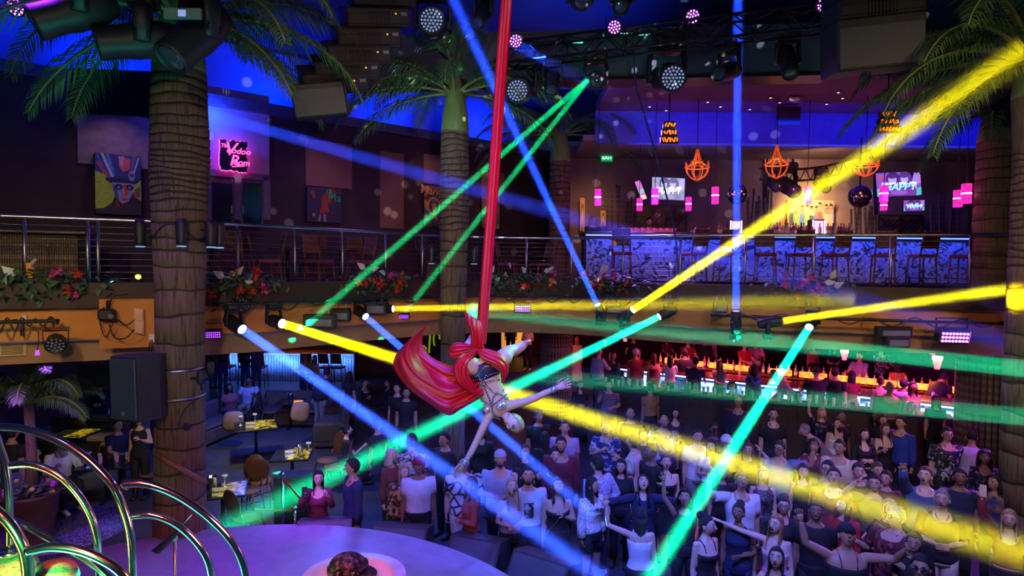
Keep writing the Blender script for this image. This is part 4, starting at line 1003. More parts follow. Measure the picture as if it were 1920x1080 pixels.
for px, w, h, nm in ((1379,24,27,'left'),(1534,26,30,'right')):
    p = at(px, 438, 15.4); s = p.y/F
    root = empty('display_fridge', (p.x, p.y, UBZ), label='small white lit display cooler, %s one on the upper bar' % nm, cat='cooler', group='display coolers')
    W, H = w*s, h*s; 
    MB().box((p.x, p.y+.1, UBZ+H/2), (W, .25, H), bev=.01).build('cabinet', GREY, root)
    MB().box((p.x, p.y-.03, UBZ+H*.5), (W*.62, .01, H*.8)).build('lit_panel', glow('cooler_white', (.75,.6,1), 1.2), root)
    for sg in (-1,1): MB().box((p.x+sg*W*.42, p.y-.03, UBZ+H*.5), (W*.07, .02, H*.9)).build('light_edge', glow('cooler_edge', (1,.95,1), 3), root)
# high chairs at the upper bar
CHW = mat('chair_wood_red', (.16,.05,.03), .45); CUSH = mat('chair_cushion', (.22,.05,.1), .8)
def high_chair(x, y, yaw, label, grp='high chairs at the upper bar', z=DECK, seat_h=.76, m=CHW, c=CUSH):
    root = empty('bar_chair', (x, y, z), (0,0,R(yaw)), label, 'chair', grp); Mw = wm(root)
    T = lambda mb: MB().merge(mb, Mw)
    T(MB().box((0,0,seat_h), (.44,.42,.08), bev=.02)).build('seat', c, root)
    for sx in (-1,1):
        for sy in (-1,1): T(MB().tube([(sx*.19,sy*.18,seat_h-.03),(sx*.22,sy*.22,0.003)], [.02,.017], 8)).build('leg', m, root)
        T(MB().tube([(sx*.2,.2,seat_h),(sx*.2,.25,seat_h+.3),(sx*.18,.31,seat_h+.58)], .018, 8)).build('back_post', m, root)
    T(MB().box((0,.27,seat_h+.36), (.36,.03,.4), Matrix.Rotation(R(-14), 3, 'X'), bev=.012)).build('backrest', mixmat('cane_back', (.1,.03,.02), (.2,.08,.05), 'voronoi', 24, soft=.2), root)
    st = MB()
    for a, b in (((-.2,-.2),(.2,-.2)),((-.2,.2),(.2,.2)),((-.2,-.2),(-.2,.2)),((.2,-.2),(.2,.2))): st.cyl((*a,.25), (*b,.25), .012, seg=6)
    T(st).build('footrest', m, root)
    return root
for i, (px, yw) in enumerate(((1166,165),(1300,200),(1360,180),(1435,150),(1500,175),(1565,190),(1655,160),(1728,185),(1806,210))):
    c = at(px, 500, UBY-.75 - .12*(i % 2)); high_chair(c.x, c.y, yw, '%s high chair from the left at the upper bar' % ordn(i))
# tables and chairs on the upper floor behind the left railing
for i, (px, d, yw) in enumerate(((424,2.4,120),(500,1.2,40),(575,1.5,-60),(600,2.6,140),(668,1.3,60),(700,2.4,-130),(745,1.4,-40),(775,2.3,160),(960,1.6,80),(1010,1.8,-60))):
    p, t = bal_hit(px); q = p + V((-t.y, t.x, 0))*d; high_chair(q.x, q.y, yw, '%s chair from the left behind the railing on the dark side of the upper floor' % ordn(i), 'chairs behind the left railing', DECK, .48)
TBL = mat('table_top_dark', (.05,.03,.03), .2)
def round_stand_table(x, y, z, h, r, label, grp, m=TBL):
    root = empty('pedestal_table', (x, y, z), label=label, cat='table', group=grp)
    T = Matrix.Translation((x, y, z))
    MB().lathe([(r,h-.03),(r+.01,h-.015),(r,h)], 24, T).build('top', m, root)
    MB().lathe([(.035,.03),(.035,h-.03)], 12, T).build('column', BLACK, root)
    MB().lathe([(.24,.003),(.22,.03),(.05,.05)], 20, T).build('foot', BLACK, root)
    return root
for i, (px, d) in enumerate(((462,1.8),(635,2.0),(728,1.9),(985,2.2))):
    p, t = bal_hit(px); q = p + V((-t.y, t.x, 0))*d; round_stand_table(q.x, q.y, DECK, .75, .38, '%s dark pedestal table from the left behind the upper railing' % ordn(i), 'tables behind the left railing')
# bamboo fronted counter at far left, ship wheel
bc = empty('bamboo_counter', at(40,500,10.4), label='bamboo fronted counter behind the railing at far left', cat='bar counter')
a, b = at(-60,445,10.2), at(146,445,10.8); cc = (a+b)/2; dv = (b-a); dv.z = 0; dn = dv.normalized(); Rb = Matrix((dn, V((-dn.y,dn.x,0)), V((0,0,1)))).transposed(); bc.location = (cc.x, cc.y, DECK)
MB().box((cc.x, cc.y+.35, DECK+.45), (dv.length, .6, .9), Rb).build('body', DKFAB, bc)
MB().box((cc.x, cc.y+.25, DECK+.93), (dv.length+.1, .8, .06), Rb, bev=.01).build('top', WOODD, bc)
fb = MB()
for i in range(44): fb.cyl(a.lerp(b, (i+.5)/44).to_2d().to_3d() + V((0,0,DECK+.01)), a.lerp(b, (i+.5)/44).to_2d().to_3d() + V((0,0,DECK+.89)), dv.length/88*.98, seg=8)
fb.build('bamboo_front', BAMB, bc)
p = at(810, 455, 15.2); wh = empty('ship_wheel', (p.x, p.y, DECK), label='dark spoked wheel standing left of the middle palm trunk', cat='wheel decoration')
MB().tube([p + V((.42*math.cos(a*PI/14), 0, .42*math.sin(a*PI/14))) for a in range(28)], .035, 8, closed=True).build('rim', WOODD, wh)
for k in range(8): a = k*PI/4; MB().cyl(p, p + V((.52*math.cos(a), 0, .52*math.sin(a))), .018, seg=6).build('spoke', WOODD, wh)
MB().box((p.x, p.y+.1, (DECK+p.z-.4)/2), (.3,.2,p.z-.4-DECK), bev=.02).build('stand', WOODD, wh)
# work lights strapped around two palm trunks
def trunk_lights(c, r, z, spec, label0, grp):
    for k, (a, nm) in enumerate(spec):
        d = V((math.cos(R(a)), math.sin(R(a)), 0)); p = c + d*(r+.16) + V((0,0,z))
        root = empty('trunk_spot', p, label=label0 % nm, cat='stage light', group=grp)
        ax = V((-d.y, d.x, 0))
        MB().tube([p + V((0,0,.14)), p + V((0,0,.08)), p + V((0,0,-.14)), p + V((0,0,-.2))], [.05,.075,.06,.065], 12).build('body', BLACKP, root)
        MB().cyl(p + V((0,0,-.2)), p + V((0,0,-.215)), .055, seg=12).build('lens', glow('cool_small', (.35,.6,1), .6), root)
        MB().tube([c + d*(r-.01) + V((0,0,z+.02)), p + V((0,0,.02)), p + V((0,0,-.08)), c + d*(r-.01) + V((0,0,z-.14))], .014, 6).build('bracket', BLACK, root)
    return
c1 = V((fx(5.2), Y1, 0))
trunk_lights(c1, .33, 5.02, ((190,'left side'),(-60,'front'),(-15,'right front'),(10,'right side')), 'black spot strapped to the near palm, %s', 'spots on the near palm')
trunk_lights(V((c2.x, Y2, 0)), .28, 4.85, ((200,'left side'),(-20,'right side')), 'small black spot strapped to the middle palm, %s', 'spots on the middle palm')
cable([c1 + V((.34*math.cos(R(a)), .34*math.sin(R(a))-.02, 5.0 + .1*math.sin(a*.05))) for a in range(190, 361, 17)], .01, BLACKP, 'thin black cable looped round the near palm between its spots')
# ------------------------------------------------------------------ things on the fascia and the near palm
FY = lambda px, d=.18: front(px, d)
p = at(200,590,8.68); prj = empty('projector', p, label='black projector with looped cables on the orange fascia block', cat='projector')
MB().box(p, (.2,.16,.17), Matrix.Rotation(R(20), 3, 'Z'), bev=.03).build('body', BLACKP, prj)
MB().cyl(p + V((.06,-.06,-.0)), p + V((.17,-.15,-.02)), .035, seg=12).build('lens', GREY, prj)
MB().tube([p + V((0,.02,.09)), p + V((.0,.03,.2))], .02, 8).build('bracket', BLACK, prj)
for k, pts in enumerate(([(195,575),(187,600),(198,632),(212,605)],[(205,608),(214,632),(235,634),(252,618)],[(222,600),(236,610),(252,600)],[(206,568),(214,556),(240,552)])):
    MB().tube(bez([at(x,y,8.66) for x,y in pts], 8), .009, 6).build('cable', BLACKP, prj)
eb = empty('breaker_panel', at(261,625,8.86), label='pale orange electric panel on the fascia block', cat='electric panel')
MB().slab([at(252,624,8.85), at(270,628,8.9), at(269,580,8.9), at(251,577,8.85)], .05).build('box', mat('panel_cream', (.75,.42,.28), .5), eb)
for y0,y1 in ((580,600),(603,624)): MB().slab([at(254,y1,8.83), at(267,y1+2,8.87), at(267,y0+2,8.87), at(254,y0,8.83)], .01).build('cover', mat('panel_cream2', (.8,.45,.3), .5), eb)
for px, py, w, h, nm, dt in ((285,634,10,15,'white outlet below the electric panel',8.95),(46,598,8,15,'white outlet at far left of the orange fascia',None)):
    Y = dt or FY(px,.17); p = at(px,py,Y); s = Y/F; o = empty('wall_outlet', p, label=nm, cat='outlet', group='wall outlets')
    MB().box(p, (w*s,.03,h*s), bev=.004).build('plate', WHITE, o)
    for k in (-1,1): MB().tube(bez([p + V((k*.012,-.02,-.02)), p + V((k*.02,-.04,-.12)), p + V((k*.02-.02,-.02,-.24))], 5), .008, 6).build('plug_cable', BLACKP, o)
p = at(25,655,FY(25,.06)); vt = empty('air_vent', p, label='tan louvred air vent on the lower fascia at far left', cat='air vent')
MB().box(p, (.3,.03,.19), Matrix.Rotation(R(28), 3, 'Z'), bev=.005).build('frame', mat('vent_tan', (.6,.4,.16), .6), vt)
lv = MB()
for k in range(7): lv.box(p + V((0,-.015,.06-.02*k)), (.24,.02,.008), Matrix.Rotation(R(28), 3, 'Z') @ Matrix.Rotation(R(35), 3, 'X'))
lv.build('louvres', mat('vent_dark', (.3,.2,.08), .6), vt)
par_can(at(104,648,FY(104,.55)), (.5,-.8,-.45), .12, LEDD, 'black flood lamp hanging from the end of the short left pipe', False)
p = at(70,662,FY(70,.5)); o = MB().tube([p + V((0,0,.04)), p + V((.0,0,-.03))], [.02,.03], 8); o.build('pendant_switch', glow('violet_tip', (.5,.1,.9), 1.2), label='small violet lamp tip hanging on a cord from the left pipe', cat='lamp tip')
MB().tube(bez([p + V((0,0,.04)), p + V((.02,0,.16)), p + V((0,.02,.3))], 5), .006, 6).build('cord', BLACKP, label='cord of the violet lamp tip below the left pipe', cat='cord')
# loudspeaker strapped to the near palm
sp = empty('loudspeaker', at(262,785,7.75), label='big dark loudspeaker strapped to the left side of the near palm', cat='loudspeaker')
c = at(261,724,7.75); Rz = Matrix.Rotation(R(-22), 3, 'Z') @ Matrix.Rotation(R(-2), 3, 'Y')
prof = [(-.3,.26),(.3,.26),(.33,.05),(.3,-.25),(-.17,-.3),(-.32,-.05)]
ph = MB().prism([(x,y) for x,y in [(-.31,.05),(-.2,-.22),(.26,-.22),(.31,.05),(.2,.24),(-.2,.24)]], -.4, .4)
MB().merge(ph, Matrix.Translation(c) @ Rz.to_4x4()).build('cabinet', mat('speaker_black', (.022,.02,.022), .6), sp)
MB().box(c + Rz @ V((.03,-.232,0)), (.45,.03,.76), Rz, bev=.012).build('grille', mixmat('grille_dark', (.02,.04,.045), (.05,.085,.09), 'voronoi', 90, soft=.3, rough=.6), sp)
MB().box(c + Rz @ V((.04,-.25,-.3)), (.045,.01,.05), Rz).build('badge', GREY, sp)
for z in (.0,-.12): MB().box(c + Rz @ V((-.268,-.09,z)), (.02,.06,.06), Rz).build('handle_recess', BLACKP, sp)
for y in (691,743):
    z = zof(336, y, Y1); rr_ = fr(z)+.012; cx = fx(z)
    MB().tube([V((cx + rr_*math.cos(a*PI/16), Y1 + rr_*math.sin(a*PI/16), z + .02*math.cos(a*PI/16))) for a in range(32)], [(.006,.016)]*32, 6, closed=True, up=(0,0,1)).build('metal_strap', STEEL, label='metal strap round the near palm, %s one holding the loudspeaker' % ('upper' if y < 700 else 'lower'), cat='strap', group='metal straps')
for px, py, d, nm in ((377,707,-25,'front one'),(393,690,15,'rear one')):
    p = at(px,py,8.0 if d < 0 else 8.35); o = empty('strap_spot', p, label='small black spot on the right of the near palm below the pipe, %s' % nm, cat='stage light', group='spots under the strap')
    MB().tube([p + V((0,0,.09)), p + V((0,0,.07)), p + V((0,0,-.07)), p + V((0,0,-.09))], [.03,.055,.055,.04], 12).build('body', BLACKP, o)
    MB().cyl(p + V((0,0,-.09)), p + V((.01,0,-.17)), .014, seg=8).build('stem', BLACK, o)
    MB().box(p + V((-.08,.02,-.02)), (.12,.05,.04), bev=.008).build('bracket', BLACK, o)
cable([at(372,745,7.84), at(345,770,7.82), at(333,800,7.86)], .008, BLACKP, 'black cable hanging from the lower strap on the near palm')
p = at(350,800,7.86); MB().box(p, (.07,.05,.1), bev=.01).build('power_adapter', BLACKP, label='small black adapter hanging on the near palm trunk', cat='adapter')
hr = empty('handrail', at(290,856,7.8), label='brown wooden handrail slanting in front of the near palm', cat='handrail')
MB().tube([at(290,850,7.86), at(325,872,7.74), at(386,905,7.9)], .035, 10).build('rail', mat('rail_wood', (.22,.1,.035), .4), hr)
MB().tube([at(345,882,7.78), at(345,890,7.84), at(340,888,7.95)], .018, 8).build('bracket', GOLD, hr)
# ------------------------------------------------------------------ foreground: chrome arch sculpture
scp = empty('arch_sculpture', (-2.6, 3.4, 1.0), label='chrome tube arch sculpture with speckled petals in the left foreground', cat='sculpture')
def arch(pts, Ya, Yb, w):
    n = len(pts); P = [at(x, y, Ya + (Yb-Ya)*i/(n-1)) for i, (x, y) in enumerate(pts)]
    MB().tube(bez(P, 8), w/2*(Ya+Yb)/2/F, 14).build('arch_tube', CHROME, scp)
arch([(-90,835),(-30,806),(30,802),(90,818),(150,850),(205,902),(232,955),(246,1015),(250,1120)], 3.5, 3.5, 15)
arch([(12,873),(62,872),(112,893),(152,935),(177,985),(184,1040),(184,1130)], 3.5, 3.6, 14)
arch([(228,908),(275,908),(330,928),(385,965),(430,1010),(455,1058),(468,1130)], 3.52, 3.7, 14)
arch([(245,968),(285,966),(325,980),(360,1008),(385,1042),(396,1080),(400,1140)], 3.52, 3.65, 13)
arch([(-16,790),(0,840),(12,880),(17,950),(18,1029)], 3.48, 3.5, 14)
arch([(-60,930),(-20,950),(12,975),(36,1010),(50,1050),(56,1130)], 3.2, 3.25, 21)
arch([(50,1034),(95,1026),(140,1030),(185,1046),(225,1072),(262,1120)], 3.22, 3.3, 18)
arch([(-60,960),(30,978),(80,1003),(130,1030),(180,1062),(235,1115)], 3.6, 3.45, 13)
MB().lathe([(.075,0),(.075,.02),(.05,.025)], 20, Matrix.Translation(at(19,1030,3.5) - V((0,0,.02)))).build('tube_foot', CHROME, scp)
STONE = mixmat('speckled_petal', (.16,.13,.07), (.55,.52,.36), 'noise', 60, soft=.12, thr=.38, rough=.6)
def petal(pts, Y, t=.05):
    P = bez([at(x, y, Y + dy) for x, y, dy in pts], 5)
    c = sum(P, V())/len(P); mb = MB(); n = len(P)
    mb.add([c + V((0,0,.03))] + P + [p - V((0,-.02,t)) for p in P] + [c - V((0,0,t))], [(0, 1+i, 1+(i+1) % n) for i in range(n)] + [(1+i, 1+n+i, 1+n+(i+1) % n, 1+(i+1) % n) for i in range(n)] + [(2*n+1, 1+n+(i+1) % n, 1+n+i) for i in range(n)], 0, True)
    mb.build('petal', STONE, scp)
petal([(-40,1045,.1),(5,1022,.25),(45,1022,.25),(70,1040,.15),(62,1062,0),(20,1110,-.2),(-30,1120,-.2)], 3.45)
petal([(45,1090,-.1),(62,1065,.05),(95,1048,.2),(130,1046,.2),(146,1062,.1),(130,1095,-.1),(90,1130,-.2)], 3.42)
for i in range(2): MB().box((-2.9+.28*i*2, 3.55, 1.6), (.05,.05,1.2), bev=.01).build('stand_post', BLACK, scp)
MB().box((-2.6, 3.5, 1.0+.03), (1.1,.5,.05), bev=.01).build('base_plate', BLACK, scp)
# tablet on a stand
ts = empty('tablet_stand', at(327,1080,5.6), label='thin stand with a slanted dark tablet on the stage edge', cat='stand')
p = at(328,1010,5.6); b = V((p.x, p.y, 1.0)); ts.location = b
MB().cyl(b + V((0,0,.02)), p, .014, seg=10).build('pole', STEEL, ts)
MB().lathe([(.16,.003),(.15,.02),(.03,.03)], 20, Matrix.Translation(b)).build('foot', BLACK, ts)
MB().ball(p, .03, 10, 8).build('joint', STEEL, ts)
MB().slab([at(283,1033,5.56), at(292,1038,5.5), at(346,984,5.5), at(337,988,5.56)], .03).build('tablet', BLACKP, ts)
MB().cyl(at(337,990,5.5), at(360,965,5.48), .005, seg=6).build('antenna', STEEL, ts)
# white drum with the cap and goggles
dz = at(662,1082,4.45).z; dc = at(662,1082,4.45); dr_ = .385
dm = empty('lit_drum', (dc.x, dc.y, 1.0), label='white round drum with glowing pink well at the bottom edge', cat='pedestal')
Td = Matrix.Translation((dc.x, dc.y, 0))
MB().lathe([(dr_,1.002),(dr_,dz),(dr_-.08,dz),(dr_-.08,dz-.14),(.001,dz-.14)], 48, Td, smooth=False, caps=False).build('shell', mat('drum_white', (.8,.74,.68), .5), dm)
MB().lathe([(.001,dz-.134),(dr_-.09,dz-.134)], 40, Td, caps=False).build('glow_disc', glow('well_pink', (1,.3,.75), .8), dm)
lamp('drum_light', 'POINT', (dc.x-.2, dc.y-1.0, dz+.9), (1,.45,.28), 6, .15)
cc = at(652,1062,4.3)
cap = empty('peaked_cap', cc - V((0,0,.05)), label='snake patterned peaked cap lying on the white drum', cat='cap')
SNAKE = mixmat('snake_skin', (.02,.012,.008), (.3,.2,.08), 'noise', 26, soft=.08, thr=.55, rough=.6)
MB().ball(cc + V((0,0,.0)), (.135,.12,.095), 18, 12, fn=lambda q: V((q.x, q.y, max(q.z,-.35)))).build('crown', SNAKE, cap)
vis = MB(); vis.grid(lambda u, v: cc + V((.08+.13*v*math.sin(PI*(.15+.7*u)), -.1+.2*u, -.03-.02*v-.03*math.cos(PI*u)*0)), 12, 4); vis.build('visor', SNAKE, cap, solid=.012)
gg = empty('goggles', cc + V((0,0,-.02)), label='round leather goggles strapped round the snake patterned cap', cat='goggles')
MB().tube([cc + V((.142*math.cos(a*PI/14), .128*math.sin(a*PI/14), -.005 + .015*math.cos(a*PI/14))) for a in range(28)], [(.004,.02)]*28, 6, closed=True, up=(0,0,1)).build('strap', mat('brown_leather', (.12,.05,.025), .5), gg)
for dx in (-.03,.075):
    q = cc + V((dx,-.135+abs(dx-.02)*.1,0)); MB().tube([q + V((0,.02,0)), q - V((0,.03,0))], .036, 16).build('lens_cup', mat('dark_brass', (.2,.12,.05), .35, 1), gg); MB().cyl(q - V((0,.031,0)), q - V((0,.034,0)), .028, seg=14).build('lens', mat('goggle_glass', (.05,.02,.02), .05), gg)
# stage monitors on the apron
WED = mat('monitor_black', (.04,.04,.045), .55)
def wedge(px, py, w, yaw, label, h=.42, d=.55):
    p = onz(px, py, .622); Rz = Matrix.Rotation(R(yaw), 4, 'Z'); T = Matrix.Translation(p) @ Rz
    root = empty('stage_monitor', p, (0,0,R(yaw)), label, 'stage monitor', 'stage monitors on the apron')
    side = [(-d/2,0),(d/2,0),(d/2,.1),(d*.12,h),(-d/2,h*.8)]
    mb = MB(); n = len(side)
    mb.add([(-w/2, -y, z) for y, z in side] + [(w/2, -y, z) for y, z in side], [tuple(range(n)), tuple(range(2*n-1, n-1, -1))] + [(i, n+i, n+(i+1) % n, (i+1) % n) for i in range(n)], 0, False, T)
    mb.build('cabinet', WED, root)
    a, b = V((0,-d/2,.1)), V((0,-d*.12,h)); dd = (b-a); nn = V((0,-dd.z,dd.y)).normalized()
    q = [V((-w*.46,*(a+dd*.06).yz))+nn*.004, V((w*.46,*(a+dd*.06).yz))+nn*.004, V((w*.46,*(a+dd*.94).yz))+nn*.004, V((-w*.46,*(a+dd*.94).yz))+nn*.004]
    MB().merge(MB().slab(q, .008), T).build('grille', mat('monitor_grille', (.09,.09,.1), .6, var=.1, scale=60), root)
    MB().merge(MB().box(V((-w*.4,-d*.45,.16)), (.04,.01,.04)), T).build('badge', GREY, root)
wedge(610,1027,.74,10,'violet lit stage monitor at the left end of the row')
wedge(752,1040,.78,-8,'dark stage monitor behind the stage, second from the left')
wedge(895,1064,.72,-22,'dark stage monitor behind the stage, third from the left')
wedge(1018,1104,.8,-34,'big dark stage monitor at the bottom edge, rightmost of the row')
st = MB(); a, b, c_ = onz(757,985,1.35), onz(775,990,1.35), onz(798,998,1.35)
a = at(757,985,8.9); b = at(799,995,8.75)
foam = empty('light_baton', a, label='glowing baton in white, red and green held over the stage monitors', cat='light baton')
for i, cc_ in enumerate(((.75,.7,1),(1,.1,.15),(.2,1,.3))):
    MB().cyl(a.lerp(b, i/3), a.lerp(b, (i+1)/3), .028, seg=10).build('glow_section', glow('baton_%d' % i, cc_, 2.5), foam)
# ------------------------------------------------------------------ tables, chairs and sofas on the left
CHB = mat('chair_brown', (.1,.035,.02), .45); CHS = mat('chair_seat_brown', (.14,.07,.05), .7)
YPOOL = mixmat('table_painted_light', (.03,.03,.02), (.75,.6,.03), 'noise', 5, soft=.1, dist=1.5, rough=.2)  # yellow light falling on the tabletops, painted in as blotches
chair_proto = None
def oval_chair(x, y, yaw, label, grp='oval backed chairs'):
    global chair_proto
    if chair_proto is None:
        root = empty('dining_chair', (0,0,0)); root_ = root
        MB().lathe([(.2,.43),(.225,.45),(.22,.48),(.001,.49)], 20).build('seat', CHS, root)
        for sx in (-1,1):
            for sy in (-1,1): MB().tube([(sx*.15,sy*.15,.44),(sx*.2,sy*.2,.2),(sx*.21,sy*.22,.003)], [.02,.017,.015], 8).build('leg', CHB, root)
            MB().tube([(sx*.14,.19,.45),(sx*.17,.25,.62)], .017, 8).build('back_post', CHB, root)
        mb = MB().ball((0,0,0), (.21,.03,.25), 20, 12); MB().merge(mb, Matrix.Translation((0,.29,.78)) @ Matrix.Rotation(R(-12), 4, 'X')).build('backrest', CHB, root)
        st = MB(); st.cyl((-.2,-.2,.2),(.2,.2,.2), .011, seg=6); st.cyl((.2,-.2,.2),(-.2,.2,.2), .011, seg=6); st.build('stretcher', CHB, root)
        chair_proto = root; o = root
    else: o = copy_tree(chair_proto)
    o.location = (x, y, 0); o.rotation_euler = (0,0,R(yaw)); tag(o, label, 'chair', grp); return o
def square_table(px, py, yaw, label, w=.75, pool=True, h=.75):
    p = onz(px, py, h); root = empty('dining_table', (p.x, p.y, 0), (0,0,R(yaw)), label, 'table', 'square tables on the left'); M = wm(root)
    MB().merge(MB().box((0,0,h-.02), (w,w,.04), bev=.008), M).build('tabletop', mat('table_black', (.02,.02,.025), .2), root)
    if pool: MB().merge(MB().box((w*.2,0,h+.0015), (w*.52,w*.9,.003)), M).build('painted_light_patch', YPOOL, root)
    MB().merge(MB().cyl((0,0,.03),(0,0,h-.04), .035), M).build('column', BLACK, root)
    ft = MB()
    for a in (0,90): ft.box((0,0,.022), (.6 if a == 0 else .07,.07 if a == 0 else .6,.04))
    MB().merge(ft, M).build('foot', BLACK, root)
    return V((p.x, p.y, h))
def card(p, yaw, label, txt='Reserved'):
    root = empty('reserved_card', p, (0,0,R(yaw)), label, 'table card', 'reserved cards'); M = wm(root)
    fr2 = [V((-.1,-.04,0)),V((.1,-.04,0)),V((.1,0,.13)),V((-.1,0,.13))]; bk = [V((.1,.04,0)),V((-.1,.04,0)),V((-.1,0,.13)),V((.1,0,.13))]
    MB().merge(MB().slab(fr2, .004).slab(bk, .004), M).build('card', WHITE, root)
    n = (fr2[1]-fr2[0]).cross(fr2[3]-fr2[0]).normalized()
    MB().merge(text_mb(txt, .052, .0006, .0006, .2), M @ Matrix.Translation((0,-.02-.003,.065)) @ face_cam_basis(n).to_4x4()).build('lettering', mat('card_ink', (.02,.02,.05), .6), root)
def bucket(p, label):
    root = empty('ice_bucket', p, label=label, cat='bucket', group='steel ice buckets'); T = Matrix.Translation(p)
    MB().lathe([(.07,.001),(.085,.2),(.092,.21),(.08,.205),(.07,.02),(.001,.02)], 20, T, caps=False).build('pail', CHROME, root)
    for s in (-1,1): MB().tube([p + V((s*.088,0,.17)), p + V((s*.12,0,.15)), p + V((s*.085,0,.13))], .007, 6).build('handle', CHROME, root)
def candle_stand(p, label):
    root = empty('glass_candle_holder', p, label=label, cat='candle holder', group='glass candle holders'); T = Matrix.Translation(p)
    MB().lathe([(.04,.001),(.035,.01),(.012,.02),(.012,.16),(.05,.19),(.055,.22),(.001,.2)], 14, T, caps=False).build('holder', GLS, root)
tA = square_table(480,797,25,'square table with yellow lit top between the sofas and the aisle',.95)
card(tA + V((-.05,-.2,.001)), 15, 'reserved card on the table between the sofas'); candle_stand(tA + V((-.35,-.05,.001)), 'glass holder left of the card on the sofa table'); candle_stand(tA + V((-.12,.22,.001)), 'taller looking glass holder behind the card on the sofa table')
tB = square_table(548,852,10,'square table with yellow top and ice bucket behind the rope')  # yellow on the top is painted-in light
card(tB + V((.0,-.12,.001)), 30, 'tilted reserved card beside the ice bucket behind the rope'); bucket(tB + V((.18,-.1,.001)), 'ice bucket on the table behind the rope'); candle_stand(tB + V((.3,.1,.001)), 'glass holder right of the ice bucket behind the rope')
tC = square_table(418,918,20,'square table with yellow top right of the near palm')  # yellow on the top is painted-in light
card(tC + V((.05,-.25,.001)), 12, 'reserved card in front on the table right of the near palm'); bucket(tC + V((-.2,.05,.001)), 'ice bucket partly behind the near palm trunk'); candle_stand(tC + V((-.02,.1,.001)), 'glass holder behind the card right of the near palm')
tD = square_table(196,783,0,'dark table with the card and steel bucket left of the loudspeaker',.8, False)
card(tD + V((-.15,-.25,.001)), 5, 'reserved card on the table left of the loudspeaker', 'Reserved'); bucket(tD + V((.0,.1,.001)), 'ice bucket on the table left of the loudspeaker')
tE = square_table(200,866,15,'dark table with glasses in front of the woman in black lace',.85, False)
for i, (dx, dy) in enumerate(((-.2,.1),(-.05,-.1),(.08,.15),(.2,.0),(.28,.18))): glass(tE + V((dx,dy,.001)), .13, .035, '%s glass from the left on the table before the woman in black lace' % ordn(i), 'glasses on the left tables', GLP if i % 2 else GLS)
candle_stand(tE + V((-.28,-.1,.001)), 'glass holder at the left end of the table before the woman in black lace'); MB().box(tE + V((-.05,-.32,.012)), (.2,.09,.018), Matrix.Rotation(R(15), 3, 'Z'), bev=.004).build('phone', glow('phone_blue', (.12,.15,.8), .7), label='phone with blue screen lying on the table before the woman in black lace', cat='phone')
tF = square_table(545,752,5,'small square table with glasses far behind the sofas',.7, False)
bucket(tF + V((0,0,.001)), 'ice bucket on the small far table behind the sofas')
tG = square_table(140,812,0,'table with bright yellow top behind the potted palm',.8)  # yellow on the top is painted-in light
ch_l = [(tC,.62,-.45,150,'dining chair with its back to the aisle right of the near palm'),(tC,.1,.75,0,'dining chair on the far side of the table right of the near palm'),(tB,-.35,-.75,195,'dining chair left of the rope post'),(tB,.55,.55,-40,'dining chair behind the ice bucket near the rope'),(tB,.85,.1,-80,'dining chair on the right of the ice bucket table'),
        (tF,-.55,-.05,95,'dining chair on the left of the small far table'),(tF,.6,.1,-90,'dining chair on the right of the small far table'),(tF,-1.3,-.2,-70,'dining chair left of the small far table, facing the sofa'),(tD,.0,-.7,185,'dark dining chair in front of the table left of the loudspeaker'),(tG,.7,.2,-90,'dining chair right of the bright yellow table'),(tE,.75,.2,-90,'dining chair beside the woman in black lace'),(tD,-.75,.1,90,'dining chair left of the card table by the loudspeaker')]
for t, dx, dy, yw, lab in ch_l: oval_chair(t.x+dx, t.y+dy, yw, lab)
SOF = mat('sofa_brown', (.1,.075,.06), .85, bump=.2); CUS = mat('cushion_brown', (.28,.17,.12), .85, bump=.2)
def sofa(x, y, yaw, L, label):
    root = empty('sofa', (x,y,0), (0,0,R(yaw)), label, 'sofa', 'brown sofas'); M = wm(root); T = lambda mb: MB().merge(mb, M)
    T(MB().box((0,0,.22), (L,.8,.38), bev=.05)).build('base', SOF, root)
    T(MB().box((0,-.08,.44), (L-.1,.62,.12), bev=.05)).build('seat', SOF, root)
    T(MB().box((0,.34,.62), (L,.2,.55), Matrix.Rotation(R(-8), 3, 'X'), bev=.07)).build('backrest', SOF, root)
    for s in (-1,1): T(MB().box((s*(L/2-.06),-.02,.4), (.16,.78,.5), bev=.06)).build('armrest', SOF, root)
def cushion(p, yaw, label):
    mb = MB().ball((0,0,0), (.25,.09,.25), 16, 10, fn=lambda q: V((math.copysign(abs(q.x)**.6, q.x), q.y, math.copysign(abs(q.z)**.6, q.z))))
    MB().merge(mb, Matrix.Translation(p) @ Matrix.Rotation(R(yaw), 4, 'Z') @ Matrix.Rotation(R(-20), 4, 'X')).build('cushion', CUS, label=label, cat='cushion', group='brown cushions')
q = onz(520,790,.4); sofa(q.x+.1, q.y+1.3, 0, 2.2, 'brown sofa with its back to the far bar, behind the yellow table')  # the table's yellow is painted-in light, here and below
q2 = onz(600,800,.4); sofa(q2.x+.25, q2.y+.3, -78, 1.8, 'brown sofa on the right side of the yellow table')
q3 = onz(400,800,.4); sofa(q3.x-.2, q3.y+.3, 80, 1.6, 'dark sofa on the left of the yellow table, half behind the near palm')
cushion(at(563,772,15.4), -10, 'tan cushion standing in the sofa corner right of the yellow table'); cushion(at(437,790,15.2), 12, 'reddish brown cushion on the left end of the sofas')
sofa(onz(170,830,.3).x, onz(170,830,.3).y, 0, 2.4, 'dark banquette in front of the bright yellow table')  # the table's yellow is painted-in light
